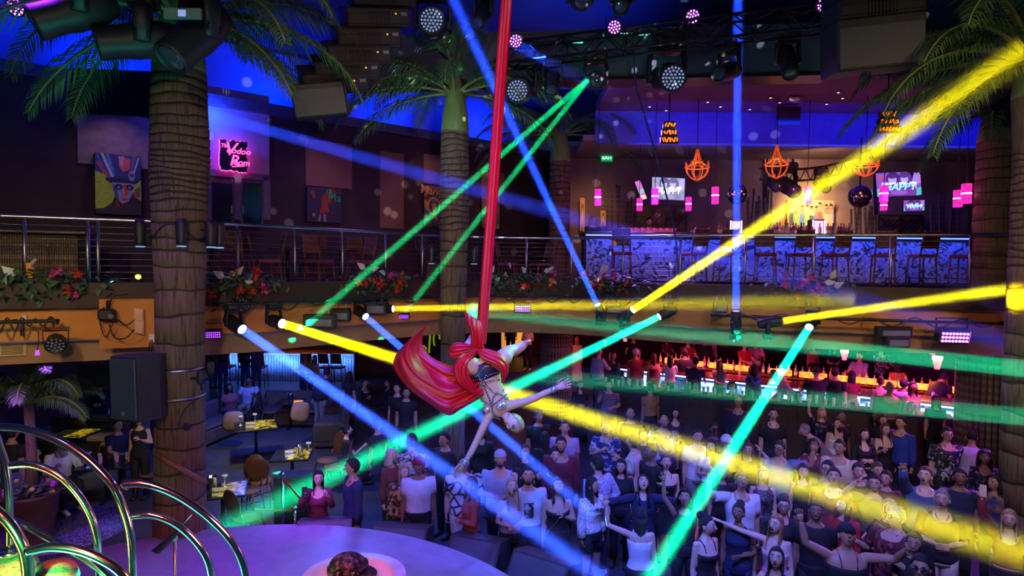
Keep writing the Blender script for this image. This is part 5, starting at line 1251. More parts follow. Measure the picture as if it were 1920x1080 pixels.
# ropes
POLE = STEEL
for px, py, Y, nm in ((530,977,9.5,'taller rope post with a round top left of the podium'),(553,985,9.2,'short capped rope post by the podium'),(786,990,9.0,'thin chrome post left of the red sweater woman'),):
    b = onz(px, py, 0); b = at(px, py, 9.6); b.z = 0; root = empty('rope_post', b, label=nm, cat='rope post', group='chrome rope posts'); h = at(px, {530:893,553:955,786:915}[px], b.y).z
    MB().cyl(b + V((0,0,.02)), b + V((0,0,h)), .022, seg=12).build('pole', CHROME, root); MB().ball(b + V((0,0,h+.02)), .04, 12, 8).build('knob', CHROME, root); MB().lathe([(.15,.002),(.14,.02),(.03,.04)], 20, Matrix.Translation(b)).build('foot', CHROME, root)
for pts, nm in (([at(478,955,9.9), at(515,957,9.7), at(548,958,9.58)],'red belt strung low across the left aisle'),([at(532,897,9.6), at(555,925,9.55), at(575,948,9.5)],'red rope hanging from the taller rope post')):
    MB().tube(bez(pts, 6), [(.006,.022)]*(len(bez(pts,6))), 6, up=(0,0,1)).build('rope', mat('rope_red', (.5,.03,.02), .7), label=nm, cat='rope', group='red ropes')
p = at(552,960,10.1); MB().box((p.x, p.y, .57), (.55,.4,1.1), bev=.02).build('podium', BLACKP, label='black podium box behind the rope posts', cat='podium')
# potted palm on the left
pp = at(58,930,9.9); pot = empty('potted_palm', (pp.x, pp.y, 0), label='potted palm in violet light at the left with flowers round its stem', cat='potted plant')
MB().lathe([(.28,.002),(.39,.78),(.42,.84),(.37,.84),(.35,.75),(.001,.74)], 28, Matrix.Translation((pp.x,pp.y,0)), caps=False).build('pot', mat('pot_clay', (.1,.03,.025), .5), pot)
MB().tube([(pp.x,pp.y,.72),(pp.x+.02,pp.y,1.5),(pp.x+.03,pp.y-.05,2.3)], [.1,.075,.07], 14).build('trunk', BARKN, pot)
for i, (az, el, L, dr) in enumerate(((200,50,1.3,110),(160,35,1.2,100),(20,45,1.2,110),(-20,55,1.4,120),(-60,60,1.2,130),(240,60,1.3,130),(-100,55,1.2,120),(90,50,1.2,110),(-10,25,1.2,90),(185,20,1.2,90),(215,70,1.5,120),(-40,75,1.5,120))):
    frond((pp.x+.03,pp.y-.05,2.3), R(az), R(el), L, R(dr), 900+i, .4, 32, pot)
fl = MB(); r = random.Random(4)
for i in range(120):
    a, q = r.uniform(0,6.28), r.uniform(.1,.42); leaf_mb(fl, V((pp.x+q*math.cos(a), pp.y+q*math.sin(a), .78+r.uniform(0,.2))), (r.uniform(-1,1),r.uniform(-1,1),r.uniform(0,1)), .1, .03, (0,0,1))
fl.build('foliage', LEAFD, pot)
for k in range(14):
    a = r.uniform(0,6.28); b = V((pp.x+.36*math.cos(a), pp.y+.36*math.sin(a), .85+r.uniform(0,.16))); MB().ball(b, .04, 8, 5).build('blossom', mat('violet_blossom', (.5,.06,.5), .6) if k % 3 else mat('yellow_blossom', (.6,.45,.08), .6), pot)
MB().lathe([(1.0,.004),(1.0,.02),(.001,.022)], 40, Matrix.Translation(onz(120,995,0))).build('rug', mixmat('glitter_rug', (.03,.02,.08), (.35,.25,.7), 'noise', 40, soft=.1, thr=.55, rough=.4), label='round speckled violet rug on the floor left of the near palm', cat='rug')
# hanging screen below the fascia
p = at(182,706,9.7); o = empty('television', p, label='dark television hanging under the fascia left of the loudspeaker', cat='television', group='televisions')
MB().box(p, (.62,.06,.36), bev=.01).build('casing', BLACKP, o); MB().box(p + V((0,-.033,0)), (.58,.004,.32)).build('screen', mat('screen_off', (.006,.008,.012), .08, var=0), o); MB().cyl(p + V((0,.05,.1)), V((p.x,p.y+.05,3.16)), .02).build('mount_pole', BLACK, o)
for px,py,c,nm in ((215,531,(.1,1,.45),'green'),(262,519,(1,.9,.05),'yellow')):  # beam reflections in glass behind the railing, made up as small lamps
    p,t = bal_hit(px); q = at(px,py,p.y+.8); o = empty('beam_reflection', q, label='small %s lens light on the upper floor behind the left railing' % nm, cat='stage light', group='beam reflections behind the left railing')  # no real lens light, stands in for a beam reflected in glass
    MB().lathe([(.03,-.05),(.045,-.02),(.045,.04)], 14, Matrix.Translation(q) @ basis(V((0,-1,0))).to_4x4()).build('body', BLACKP, o); MB().ball(q - V((0,.045,0)), (.05,.02,.04), 12, 8).build('lens', glow('lens_'+nm, c, 5), o); MB().box((q.x, q.y+.02, (DECK+q.z)/2-.01), (.04,.04,max(.02,q.z-DECK-.03))).build('stand', BLACK, o)
# ------------------------------------------------------------------ lower bar level on the right
LA, LB = V((2.2,15.75,0)), V((9.1,12.55,0)); ld = (LB-LA).normalized(); ln_ = V((ld.y,-ld.x,0))
lg = empty('drink_ledge', (LA+LB)/2, label='long dark drink ledge between dance floor and lower bar', cat='ledge')
lg.location = ((LA+LB)/2).xy.to_3d()
Rl = Matrix((ld, V((-ld.y,ld.x,0)), V((0,0,1)))).transposed(); lc = (LA+LB)/2
MB().box(lc + V((0,0,.79)) + ln_*.06, ((LB-LA).length,.1,1.57), Rl).build('front_panel', mat('ledge_panel', (.05,.03,.035), .6), lg)
MB().box(lc + V((0,0,1.6)) + ln_*.05, ((LB-LA).length,.42,.05), Rl, bev=.01).build('worktop', mat('ledge_top', (.07,.05,.05), .15), lg)
def ledge(u, dz=0, dn=0): return LA.lerp(LB, u) + ln_*(.05+dn) + V((0,0,1.626+dz))
r = random.Random(31)
for i in range(46):
    u = .04 + .92*i/45 + r.uniform(-.008,.008); p = ledge(u, 0, r.uniform(-.12,.12)); glass(p, r.choice([.12,.15,.18]), .035, '%s glass from the left on the drink ledge' % ordn(i), 'glasses on the drink ledge', GLS if i % 3 else GLP)
for i, u in enumerate((.1,.3,.62,.9)): bucket(ledge(u, .001, -.02), '%s ice bucket from the left on the drink ledge' % ordn(i))
for i, u in enumerate((.36,.44)):
    p = ledge(u); card(p + V((0,0,.001)), -25, '%s tall white menu card on the left part of the drink ledge' % ('left','right')[i], 'Menu') if False else None
BA, BB = V((3.4,18.6,0)), V((10.2,13.7,0)); bd_ = (BB-BA).normalized(); bn = V((bd_.y,-bd_.x,0)); Rb2 = Matrix((bd_, V((-bd_.y,bd_.x,0)), V((0,0,1)))).transposed(); bcn = (BA+BB)/2; BL = (BB-BA).length
lb = empty('bar_counter', (bcn.x,bcn.y,.5), label='lower bar with red lit top and white-blue picture front', cat='bar counter')
MB().box(bcn + V((0,0,1.04)) - bn*.3, (BL,.5,1.06), Rb2).build('body', DKFAB, lb)
MB().box(bcn + V((0,0,.98)) - bn*.03, (BL-.1,.03,.85), Rb2).build('picture_front', mixmat('bar_front_pic', (.08,.12,.35), (.75,.8,.9), 'noise', 1.6, soft=.05, dist=2, rough=.6), lb)
MB().box(bcn + V((0,0,1.6)) - bn*.12, (BL+.1,.85,.06), Rb2, bev=.015).build('worktop', mat('bar_top_red', (.12,.03,.03), .15), lb)
for i in range(4):
    q = BA.lerp(BB, (i+.5)/4) + bn*.28 + V((0,0,1.54)); l = lamp('counter_light', 'AREA', q, (.2,.35,1), 80, .2, q - bn*.3 - V((0,0,.5))); l.data.shape = 'RECTANGLE'; l.data.size = BL/4; l.data.size_y = .08
MB().box(bcn + V((0,0,1.545)) + bn*.24, (BL-.1,.03,.03), Rb2).build('light_strip', glow('bar_strip_blue', (.4,.55,1), 3), lb)
# back ledge with orange light boxes
ORG = mixmat('orange_lightbox', (1,.1,.015), (1,.32,.04), 'noise', 9, soft=.2, emit=2.2)
bk = empty('back_bar', (bcn.x,bcn.y+1.6,.5), label='back ledge of the lower bar with orange light boxes', cat='back bar'); bk.location = (bcn - bn*1.7 + V((0,0,.5)))
MB().box(bcn - bn*1.75 + V((0,0,1.0)), (BL,.5,1.0), Rb2).build('body', WOODD, bk)
MB().box(bcn - bn*1.75 + V((0,0,1.53)), (BL+.1,.6,.05), Rb2, bev=.01).build('top', mat('bar_top_red', (.12,.03,.03), .15), bk)
for u, w in ((.12,.5),(.2,.6),(.3,.7),(.38,.5),(.5,.6),(.6,.7),(.7,.6),(.78,.9),(.88,.7),(.96,.6)):
    MB().box(BA.lerp(BB,u) - bn*1.46 + V((0,0,1.68)), (w,.06,.16), Rb2, bev=.01).build('light_box', ORG, bk)
r = random.Random(41)
for i in range(44):
    u = .06+.9*i/43; bottle(BA.lerp(BB,u) - bn*(1.75+r.uniform(-.12,.12)) + V((0,0,1.556)), r.choice([.3,.26,.33]), BOT[r.randrange(6)], '%s bottle from the left on the orange lit back ledge' % ordn(i), 'bottles of the lower bar')
for i, u in enumerate((.07,.16,.29,.41,.55,.68,.8,.93)):
    glass(BA.lerp(BB,u) - bn*.1 + V((0,0,1.631)), .16, .035, '%s glass from the left on the red lit lower bar top' % ordn(i), 'glasses on the lower bar', GLP)
for i in range(5): lamp('bar_orange', 'AREA', BA.lerp(BB,(i+.5)/5) - bn*1.2 + V((0,0,2.0)), (1,.18,.05), 16, .5, BA.lerp(BB,(i+.5)/5) - bn*1.2)
# red tiered lamps over the bar
REDL = glow('red_lamp', (1,.12,.2), 2.2); REDH = glow('red_lamp_hot', (1,.5,.5), 3.5)
rl = [(1172,613,640,13,16.2,'left of the white spot'),(1223,612,622,9,18.5,'small one far behind the green shaft'),(1464,620,640,12,15.2,'small one left of the steep green shaft'),(1583,655,675,15,15.4,'above the bar guest in black'),(1748,647,664,17,13.2,'upper one of the right pair'),(1757,668,692,18,12.6,'larger lower one of the right pair'),(1805,652,672,9,13.6,'slim one beside the bamboo column')]
for px,y0,y1,w,Y,nm in rl:
    s = Y/F; p = at(px,y1,Y); H = (y1-y0)*s; w_ = w*s/2; o = empty('tiered_lamp', p, label='red glowing tiered pendant over the lower bar, %s' % nm, cat='pendant lamp', group='red tiered pendants'); T = Matrix.Translation(p)
    MB().lathe([(w_*.5,0),(w_*.6,H*.35),(w_*.7,H*.36),(w_*.8,H*.68)], 16, T, caps=False).build('lower_shade', REDL, o); MB().lathe([(w_*.92,H*.69),(w_,H),(.01,H)], 16, T, caps=False).build('upper_shade', REDH, o)
    MB().cyl(p + V((0,0,H)), V((p.x,p.y,3.17)), .006, seg=6).build('cord', BLACKP, o); lamp('red_lamp_light', 'POINT', p - V((0,.15,.1)), (1,.12,.2), 8, .1)
# bamboo clad columns
def clad_column(px, Y, r_, zb, label):
    c = at(px, 650, Y); root = empty('bamboo_column', (c.x,c.y,zb), label=label, cat='column', group='bamboo clad columns')
    MB().lathe([(r_*.93,zb+.002),(r_*.93,3.17)], 24, Matrix.Translation((c.x,c.y,0)), smooth=True).build('core', DKFAB, root); mb = MB(); n = 34
    for k in range(n): a = 2*PI*k/n; mb.cyl((c.x+r_*math.cos(a), c.y+r_*math.sin(a), zb+.003), (c.x+r_*math.cos(a), c.y+r_*math.sin(a), 3.16), PI*r_/n*.98, seg=6)
    mb.build('bamboo_cladding', BAMB, root)
    MB().lathe([(r_*1.07,1.95),(r_*1.1,1.98),(r_*1.1,2.1),(r_*1.07,2.13)], 32, Matrix.Translation((c.x,c.y,0)), caps=False).build('band', mat('column_band', (.2,.14,.1), .6), root)
clad_column(1043, 19.2, .47, 0, 'bamboo clad column behind the aerialist, left of the lower bar')
clad_column(1858, 11.6, .5, .5, 'bamboo clad column in violet light right of the lower bar')
# screens in the lower bar
canvas([at(1192,609,18.8), at(1260,609,18.8), at(1260,592,18.8), at(1192,592,18.8)], [((.1,.05,.15), FULL), ((.9,.4,.9), [(0,0),(.2,0),(.15,.9),(0,.6)]), ((.6,.3,.9), [(.3,.3),(.6,.2),(.6,.7),(.3,.8)]), ((.9,.5,.9), [(.8,0),(1,0),(1,.8)])], 'wide pink white screen behind the white spot over the lower bar', .05, cat='television', group='televisions', emit=1.3, name='television')
canvas([at(1389,634,16.5), at(1414,634,16.5), at(1414,607,16.5), at(1389,607,16.5)], [((.1,.05,.02), FULL), ((1,.6,.3), [(.1,1),(.6,1),(.7,.5),(.4,.3),(.2,.6)]), ((.9,.9,1), [(0,0),(1,0),(1,.2),(0,.2)])], 'small bright screen with an orange figure right of the upright light', .05, cat='television', group='televisions', emit=1.6, name='television')
p = at(1424,619,14.5); par_can(p, (.1,-1,-.1), .16, LEDP, 'violet LED bar beside the small bright screen', True)
p = at(1297,604,18.2); ex = empty('exit_sign', p, label='tiny green lit exit sign over the lower bar', cat='sign'); MB().box(p, (.3,.05,.16), bev=.01).build('housing', mat('exit_green_dark', (.01,.12,.04), .5, emit=(.02,.4,.1), es=.6), ex); MB().merge(text_mb('EXIT', .12, .004, .003), Matrix.Translation(p + V((0,-.03,0))) @ face_cam_basis((0,-1,0)).to_4x4()).build('lettering', glow('exit_green', (.1,1,.3), 5), ex)
# entrance with an orange picture wall, far left bar with blue front
structure('floor_entrance', MB().box((1.0,23.8,.435), (4,4.4,.868)), TIERM)
canvas([at(940,652,25.8), at(985,652,25.8), at(985,588,25.8), at(940,588,25.8)], [((1,.42,.05), FULL), ((.5,.15,.03), ell(.7,.8,.25,.15)), ((.8,.3,.05), [(0,0),(.3,.1),(.2,.6),(0,.5)]), ((.3,.08,.02), ell(.3,.9,.2,.07))], 'glowing orange picture wall behind the entrance', .06, cat='light picture', group='pictures at the upper bar', emit=.9, name='wall_picture')
fa, fb2 = at(505,675,24.0), at(655,675,24.0)
fbx = empty('bar_counter', ((fa.x+fb2.x)/2,24.0,0), label='far left bar with glowing blue ribbed front', cat='bar counter'); fcx = (fa.x+fb2.x)/2-1.5; fw = fb2.x-fa.x+3.4
MB().box((fcx,24.3,.55), (fw,.5,1.1)).build('body', DKFAB, fbx); rb = MB(); nb = 60
for k in range(nb): rb.cyl((fcx-fw/2+fw*(k+.5)/nb,24.02,.02),(fcx-fw/2+fw*(k+.5)/nb,24.02,1.04), fw/nb*.5, seg=6)
rb.build('ribbed_front', mat('rib_pale', (.45,.5,.65), .5), fbx); MB().box((fcx,24.2,1.13), (fw+.1,.8,.06), bev=.01).build('worktop', mixmat('copper_top', (.3,.08,.02), (.5,.18,.06), 'ring', 12, soft=.1, rough=.3), fbx)
l = lamp('far_bar_light', 'AREA', (fcx,23.6,1.05), (.08,.25,1), 90, .2, (fcx,24.1,.4)); l.data.shape = 'RECTANGLE'; l.data.size = fw; l.data.size_y = .1
MB().box((fcx,23.84,1.09), (fw,.03,.03)).build('light_strip', glow('uv_strip', (.2,.3,1), 5), fbx)
for i, px in enumerate((400,428,462,488,575,612,634)):
    q = at(px, 690, 23.1); high_chair(q.x, q.y, 180 + (i*37) % 30 - 15, '%s stool from the left at the far left bar' % ordn(i), 'stools at the far left bar', 0, .72, CHW, mat('stool_blue', (.06,.06,.1), .6))
lamp('orange_far', 'POINT', (fcx+1.2,23.7,2.2), (1,.3,.08), 25, .2)
sg2 = empty('chalk_sign', at(790,690,23), label='dark wall with yellow lit musician drawing left of the middle palm', cat='wall picture'); 
q = [at(778,668,23.5), at(826,668,23.5), at(826,604,23.5), at(778,604,23.5)]; sg2.location = (q[0]+q[1])/2
MB().slab(q, .05).build('board', mat('board_black', (.015,.015,.02), .7), sg2); e = (q[1]-q[0]); h = (q[3]-q[0])
ym = MB(); ym.tube([q[0]+e*.55+h*.1-V((0,.03,0)), q[0]+e*.62+h*.95-V((0,.03,0))], .035, 6)
ym.tube([q[0]+e*(.25+.2*math.cos(a*.5))+h*(.2+.12*math.sin(a*.5))-V((0,.03,0)) for a in range(13)], .03, 6); ym.tube([q[0]+e*(.85+.12*math.cos(a*.5))+h*(.5+.25*math.sin(a*.5))-V((0,.03,0)) for a in range(9)], .03, 6)
ym.build('drawing', mat('lime_drawing_glow', (.6,.7,.05), .6, emit=(.5,.6,.03), es=.35), sg2)  # yellow light on the drawing is put in as a faint glow
# two dark panels in the upper part of the room
p = at(1478,218,15.0); o = empty('hanging_panel', p, label='dark brown square panel hanging in the upper bar behind the plum ceiling', cat='panel'); MB().box(p, (.58,.06,.46), bev=.01).build('board', WOODD, o); MB().cyl(p + V((-.2,0,.22)), V((p.x-.2,p.y,8.62)), .008, seg=6).build('cord', BLACKP, o); MB().cyl(p + V((.2,0,.22)), V((p.x+.2,p.y,8.62)), .008, seg=6).build('cord', BLACKP, o)
p = at(1886,203,11.6); o = empty('television', p, label='switched off dark television between the two right palms', cat='television', group='televisions'); MB().box(p, (.62,.08,.72), bev=.01).build('casing', BLACKP, o); MB().box(p + V((0,-.043,0)), (.56,.004,.66)).build('screen', mat('screen_off', (.006,.008,.012), .08, var=0), o); MB().cyl(p + V((0,.06,.2)), V((p.x,p.y+.06,10.3)), .02).build('mount_pole', BLACK, o)
# ------------------------------------------------------------------ people
SKIN = [mat('skin_%d' % i, c, .5, var=.05, scale=12) for i, c in enumerate(((.78,.5,.37),(.66,.39,.27),(.5,.27,.17),(.3,.15,.09),(.15,.07,.045)))]
HAIRC = {'black': mixmat('hair_black', (.006,.005,.006), (.025,.02,.022), 'noise', 14, stretch=(3,3,.4), soft=.25, rough=.75),
 'brown': mixmat('hair_brown', (.05,.022,.012), (.12,.06,.03), 'noise', 14, stretch=(3,3,.4), soft=.25, rough=.75),
 'blond': mixmat('hair_blond', (.3,.18,.07), (.6,.42,.2), 'noise', 14, stretch=(3,3,.4), soft=.25, rough=.45),
 'red': mixmat('hair_redblond', (.25,.1,.04), (.5,.25,.1), 'noise', 14, stretch=(3,3,.4), soft=.25, rough=.45),
 'white': mixmat('hair_white', (.55,.5,.45), (.8,.75,.7), 'noise', 14, stretch=(3,3,.4), soft=.25, rough=.5),
 'grey': mixmat('hair_grey', (.15,.14,.14), (.3,.28,.27), 'noise', 20, soft=.25, rough=.5)}
CL = {k: mat('cloth_'+k, c, .8, var=.12, scale=9, bump=.25) for k, c in dict(black=(.012,.012,.016), navy=(.015,.02,.07), white=(.75,.75,.78), grey=(.2,.2,.22), maroon=(.16,.02,.04), coral=(.5,.12,.1), paleblue=(.42,.5,.68), lavender=(.45,.36,.62), denim=(.06,.11,.28), lightdenim=(.25,.36,.6), khaki=(.42,.3,.18), pink=(.8,.4,.48), red=(.55,.02,.03), tan=(.42,.27,.16), olive=(.13,.14,.06), orange=(.6,.16,.04), royal=(.03,.05,.4), brownred=(.25,.06,.05), cream=(.65,.58,.45), burgundy=(.22,.015,.03)).items()}
def pat(n, *a, **k): CL[n] = mixmat('cloth_'+n, *a, **k)
pat('leopard', (.03,.015,.008), (.5,.28,.07), 'noise', 16, soft=.06, thr=.5, rough=.8)
pat('baroque', (.04,.04,.06), (.72,.72,.76), 'noise', 9, soft=.05, thr=.5, dist=2, rough=.8)
pat('faces', (.03,.03,.04), (.7,.7,.72), 'ring', 7, soft=.03, thr=.1, rough=.8)
pat('floralblue', (.02,.04,.2), (.7,.72,.8), 'noise', 9, soft=.06, thr=.55, dist=1, rough=.8)
pat('floralbw', (.015,.015,.02), (.6,.62,.68), 'noise', 7, soft=.04, thr=.57, dist=2.2, rough=.8)
pat('stripes', (.55,.4,.32), (.85,.78,.7), 'wave', 12, soft=.2, rough=.8)
pat('hstripes', (.04,.03,.12), (.3,.26,.5), 'wavez', 9, soft=.1, rough=.8)
pat('dots', (.1,.14,.3), (.5,.58,.75), 'voronoi', 30, soft=.1, thr=.3, rough=.8)
pat('lace', (.25,.25,.3), (.85,.85,.9), 'noise', 20, soft=.1, thr=.42, dist=1.5, rough=.7)
pat('redpattern', (.09,.008,.015), (.45,.09,.08), 'noise', 16, soft=.08, thr=.58, rough=.8)
pat('plaid', (.08,.07,.1), (.5,.47,.5), 'ring', 11, soft=.03, thr=.12, rough=.8)
pat('glitter', (.02,.02,.04), (.25,.25,.3), 'noise', 50, soft=.08, thr=.58, rough=.5)
pat('flowerprint', (.02,.02,.04), (.35,.3,.3), 'noise', 14, soft=.05, thr=.6, rough=.8)
pat('multicolour', (.02,.04,.15), (.4,.14,.05), 'noise', 6, soft=.1, thr=.52, dist=1, rough=.8, c3=(.05,.25,.2))
pat('bluefloral', (.01,.02,.12), (.12,.2,.7), 'noise', 9, soft=.05, thr=.55, rough=.8)
pat('mesh', (.02,.02,.03), (.3,.2,.17), 'voronoi', 60, soft=.1, thr=.35, rough=.7)
pat('purpleteal', (.3,.12,.55), (.08,.35,.4), 'noise', 2.2, soft=.15, thr=.5, rough=.8)
EYEW, IRIS = mat('eye_white', (.75,.72,.7), .3, var=0), mat('iris', (.02,.012,.01), .2, var=0)
LIPM, LIPF = mat('lip_plain', (.42,.16,.13), .5, var=0), mat('lip_red', (.5,.03,.05), .4, var=0)
SHOE = mat('shoe_black', (.015,.015,.018), .45); SHOEW = mat('shoe_white', (.6,.6,.62), .5)
PHONE = mat('phone_black', (.015,.015,.02), .25)
RM = [(.855,.15,.1,0),(.93,.172,.118,.005),(1.02,.163,.108,0),(1.12,.16,.103,0),(1.25,.178,.118,-.004),(1.35,.19,.112,0),(1.425,.165,.09,.004),(1.468,.088,.068,.006),(1.5,.06,.058,.008)]
RF = [(.855,.15,.105,.005),(.93,.175,.123,.01),(1.02,.15,.102,.002),(1.1,.126,.09,0),(1.19,.138,.1,-.004),(1.275,.152,.124,-.018),(1.35,.155,.1,-.004),(1.42,.14,.08,.003),(1.458,.076,.06,.006),(1.5,.05,.05,.008)]
ARMS = dict(down=((.14,.06,-1),(.06,-.14,-1)), clasp=((.25,-.05,-1),(-.72,-.62,-.02)), up=((.5,-.3,.85),(.05,-.15,1)), upout=((.85,-.25,.5),(.25,-.15,1)), phone=((.28,-.72,-.42),(-.22,-.5,.86)), brow=((.62,-.55,.3),(-.62,-.1,.75)),
 chest=((.32,-.08,-1),(-.7,-.42,.5)), out=((.9,-.42,.0),(.6,-.7,.2)), point=((.8,-.5,.25),(.05,-.75,.75)), mouth=((.35,-.6,-.55),(-.3,-.4,.88)), bar=((.2,-.55,-.8),(-.12,-.98,-.05)), cross=((.28,-.2,-.95),(-.9,-.42,.12)), hip=((.55,.15,-.85),(-.6,-.25,-.55)), drink=((.3,-.35,-.85),(-.15,-.8,.5)), wave=((.75,-.35,.15),(.1,-.1,1)), flat=((.3,-.65,.6),(.1,-.6,.75)), side=((.98,-.1,.15),(.9,-.25,.3)), fwd=((.25,-.9,.1),(.05,-.95,.25)))
def ring_at(RR, z):
    if z <= RR[0][0]: return RR[0][1:]
    for a, b in zip(RR, RR[1:]):
        if z <= b[0]:
            t = (z-a[0])/(b[0]-a[0]); t = t*t*(3-2*t)*.5 + t*.5; return tuple(a[i]+(b[i]-a[i])*t for i in (1,2,3))
    return RR[-1][1:]
def loft_z(RR, z0, z1, off=0., wide=1., front_drop=0., n=14, seg=24, flare=None, back_drop=0.):
    mb = MB(); vs = []; fs = []
    for i in range(n+1):
        for k in range(seg):
            a = 2*PI*k/seg; c, s = math.cos(a), math.sin(a)
            zt = z1 - front_drop*max(0, -s)**2.5 - back_drop*max(0, s)**2
            z = z0 + (zt-z0)*i/n; w, d, yo = ring_at(RR, z)
            if flare and z < flare[0]: e = (flare[0]-z)/(flare[0]-z0); w += flare[1]*e; d += flare[1]*.9*e
            p = .88; x = math.copysign(abs(c)**p, c)*(w*wide+off); y = math.copysign(abs(s)**p, s)*(d*wide+off) + yo
            vs.append((x, y, z))
    for i in range(n):
        for k in range(seg): k2 = (k+1) % seg; fs.append((i*seg+k, i*seg+k2, (i+1)*seg+k2, (i+1)*seg+k))
    fs += [tuple(range(seg-1,-1,-1)), tuple(n*seg+k for k in range(seg))]
    return mb.add(vs, fs, 0, True)
def hand_mb(w, d, pn, side, curl=.35, spread=.12, sc=1., seg=6):
    """w wrist, d direction of the hand, pn palm normal, side: +1/-1 thumb side along d x pn"""
    d = V(d).normalized(); pn = (V(pn) - d*V(pn).dot(d)).normalized(); x = d.cross(pn)*side; mb = MB(); L = .095*sc
    mb.tube([w - d*.015*sc, w + d*.02*sc, w + d*L*.55, w + d*L*.95], [(.024*sc,.019*sc),(.03*sc,.016*sc),(.041*sc,.015*sc),(.039*sc,.011*sc)], 10, up=pn)
    for k, (u, fl) in enumerate(((.030,.068),(.010,.078),(-.010,.073),(-.030,.056))):
        b = w + d*L*.9 + x*u*sc; fd = (d + x*(u*spread*22)).normalized(); c = curl*(1+.12*k); pts = [b]; 
        for q in range(3):
            ang = c*(q+.6); v = (fd*math.cos(ang) + pn*math.sin(ang)); pts.append(pts[-1] + v*fl*sc*(.42,.33,.25)[q])
        mb.tube(pts, [.0098*sc,.0092*sc,.0085*sc,.006*sc], seg)
    b = w + d*.022*sc + x*.026*sc; v1 = (d*.6 + x*.75 + pn*.25).normalized(); v2 = (d*.9 + x*.3 + pn*.4).normalized()
    mb.tube([b, b + v1*.036*sc, b + v1*.036*sc + v2*.03*sc, b + v1*.036*sc + v2*.052*sc], [.0135*sc,.0115*sc,.0098*sc,.007*sc], seg)
    return mb
def hskull(p):
    t = max(0, -p.z); x = p.x*(1-.34*t**1.4); y = p.y
    if p.y < 0: y = p.y*(1-.08*t) - .06*t*t*(1 if t < .95 else .5)
    else: y = p.y*(1-.32*t**1.2)
    return V((x, y, p.z))
def hair_shell(style, L, wig=1.):
    """local head space, face towards -Y"""
    mb = MB(); na, ne = 36, 10
    def low(a):
        A = abs(a)
        if style in ('buzz','short'): e = (34, 4, -34)
        elif style == 'bob': e = (30, -8, -30)
        else: e = (34, 0, -30)
        if A < 42: return e[0]
        if A < 80: return e[0] + (e[1]-e[0])*(A-42)/38
        if A < 105: return e[1] + (e[2]-e[1])*(A-80)/25
        return e[2]
    k = {'buzz':1.035,'short':1.13,'bob':1.13,'long':1.11,'curly':1.3,'bun':1.05,'pony':1.06}.get(style, 1.09)
    vs = []; 
    for j in range(ne+1):
        for i in range(na+1):
            a = -180 + 360*i/na; el = R(90 + (low(a)-90)*j/ne); ar = R(a)
            kk = k*(1+.05*math.sin(i*2.1+j)*(style == 'curly') + .018*math.sin(i*3.3+j*1.7) + .015*math.sin(i*5.9-j*2.3))
            q = hskull(V((math.sin(ar)*math.cos(el), -math.cos(ar)*math.cos(el), max(-.6, math.sin(el)))))
            vs.append((q.x*.079*kk, q.y*.098*kk + .006, q.z*.122*(kk*.5+.5) + .008))
    fs = [(j*(na+1)+i, j*(na+1)+i+1, (j+1)*(na+1)+i+1, (j+1)*(na+1)+i) for j in range(ne) for i in range(na)]
    mb.add(vs, fs, 0, True)
    if style in ('long','bob','curly'):
        n = 22; rows = 8; vs = []
        for j in range(rows+1):
            t = j/rows
            for i in range(n+1):
                a = R(66 + (360-132)*i/n); bk = 1-abs(2*i/n-1)
                kk = k*(1+.1*t*(1 if style != 'bob' else .5) + (.18*math.sin(PI*t) if style == 'curly' else 0)) ; wv = 1+.03*math.sin(i*2.7+j*.9)
                vs.append((math.sin(a)*.079*kk*wv*(1-.12*t*(L>.25)), -math.cos(a)*.098*kk*wv + .006 + .03*t*bk + (.012*t if L > .2 else 0), .03 - (L*(.86+.14*bk))*t))
        mb.add(vs, [(j*(n+1)+i, j*(n+1)+i+1, (j+1)*(n+1)+i+1, (j+1)*(n+1)+i) for j in range(rows) for i in range(n)], 0, True)
    if style == 'bun': mb.ball((0,.07,.11), (.05,.05,.045), 12, 8)
    if style == 'pony': mb.tube([(0,.1,.05),(0,.16,.02),(0,.16,-.12),(0,.13,-.28)], [.03,.035,.035,.01], 10)
    return mb
QUEUE = []
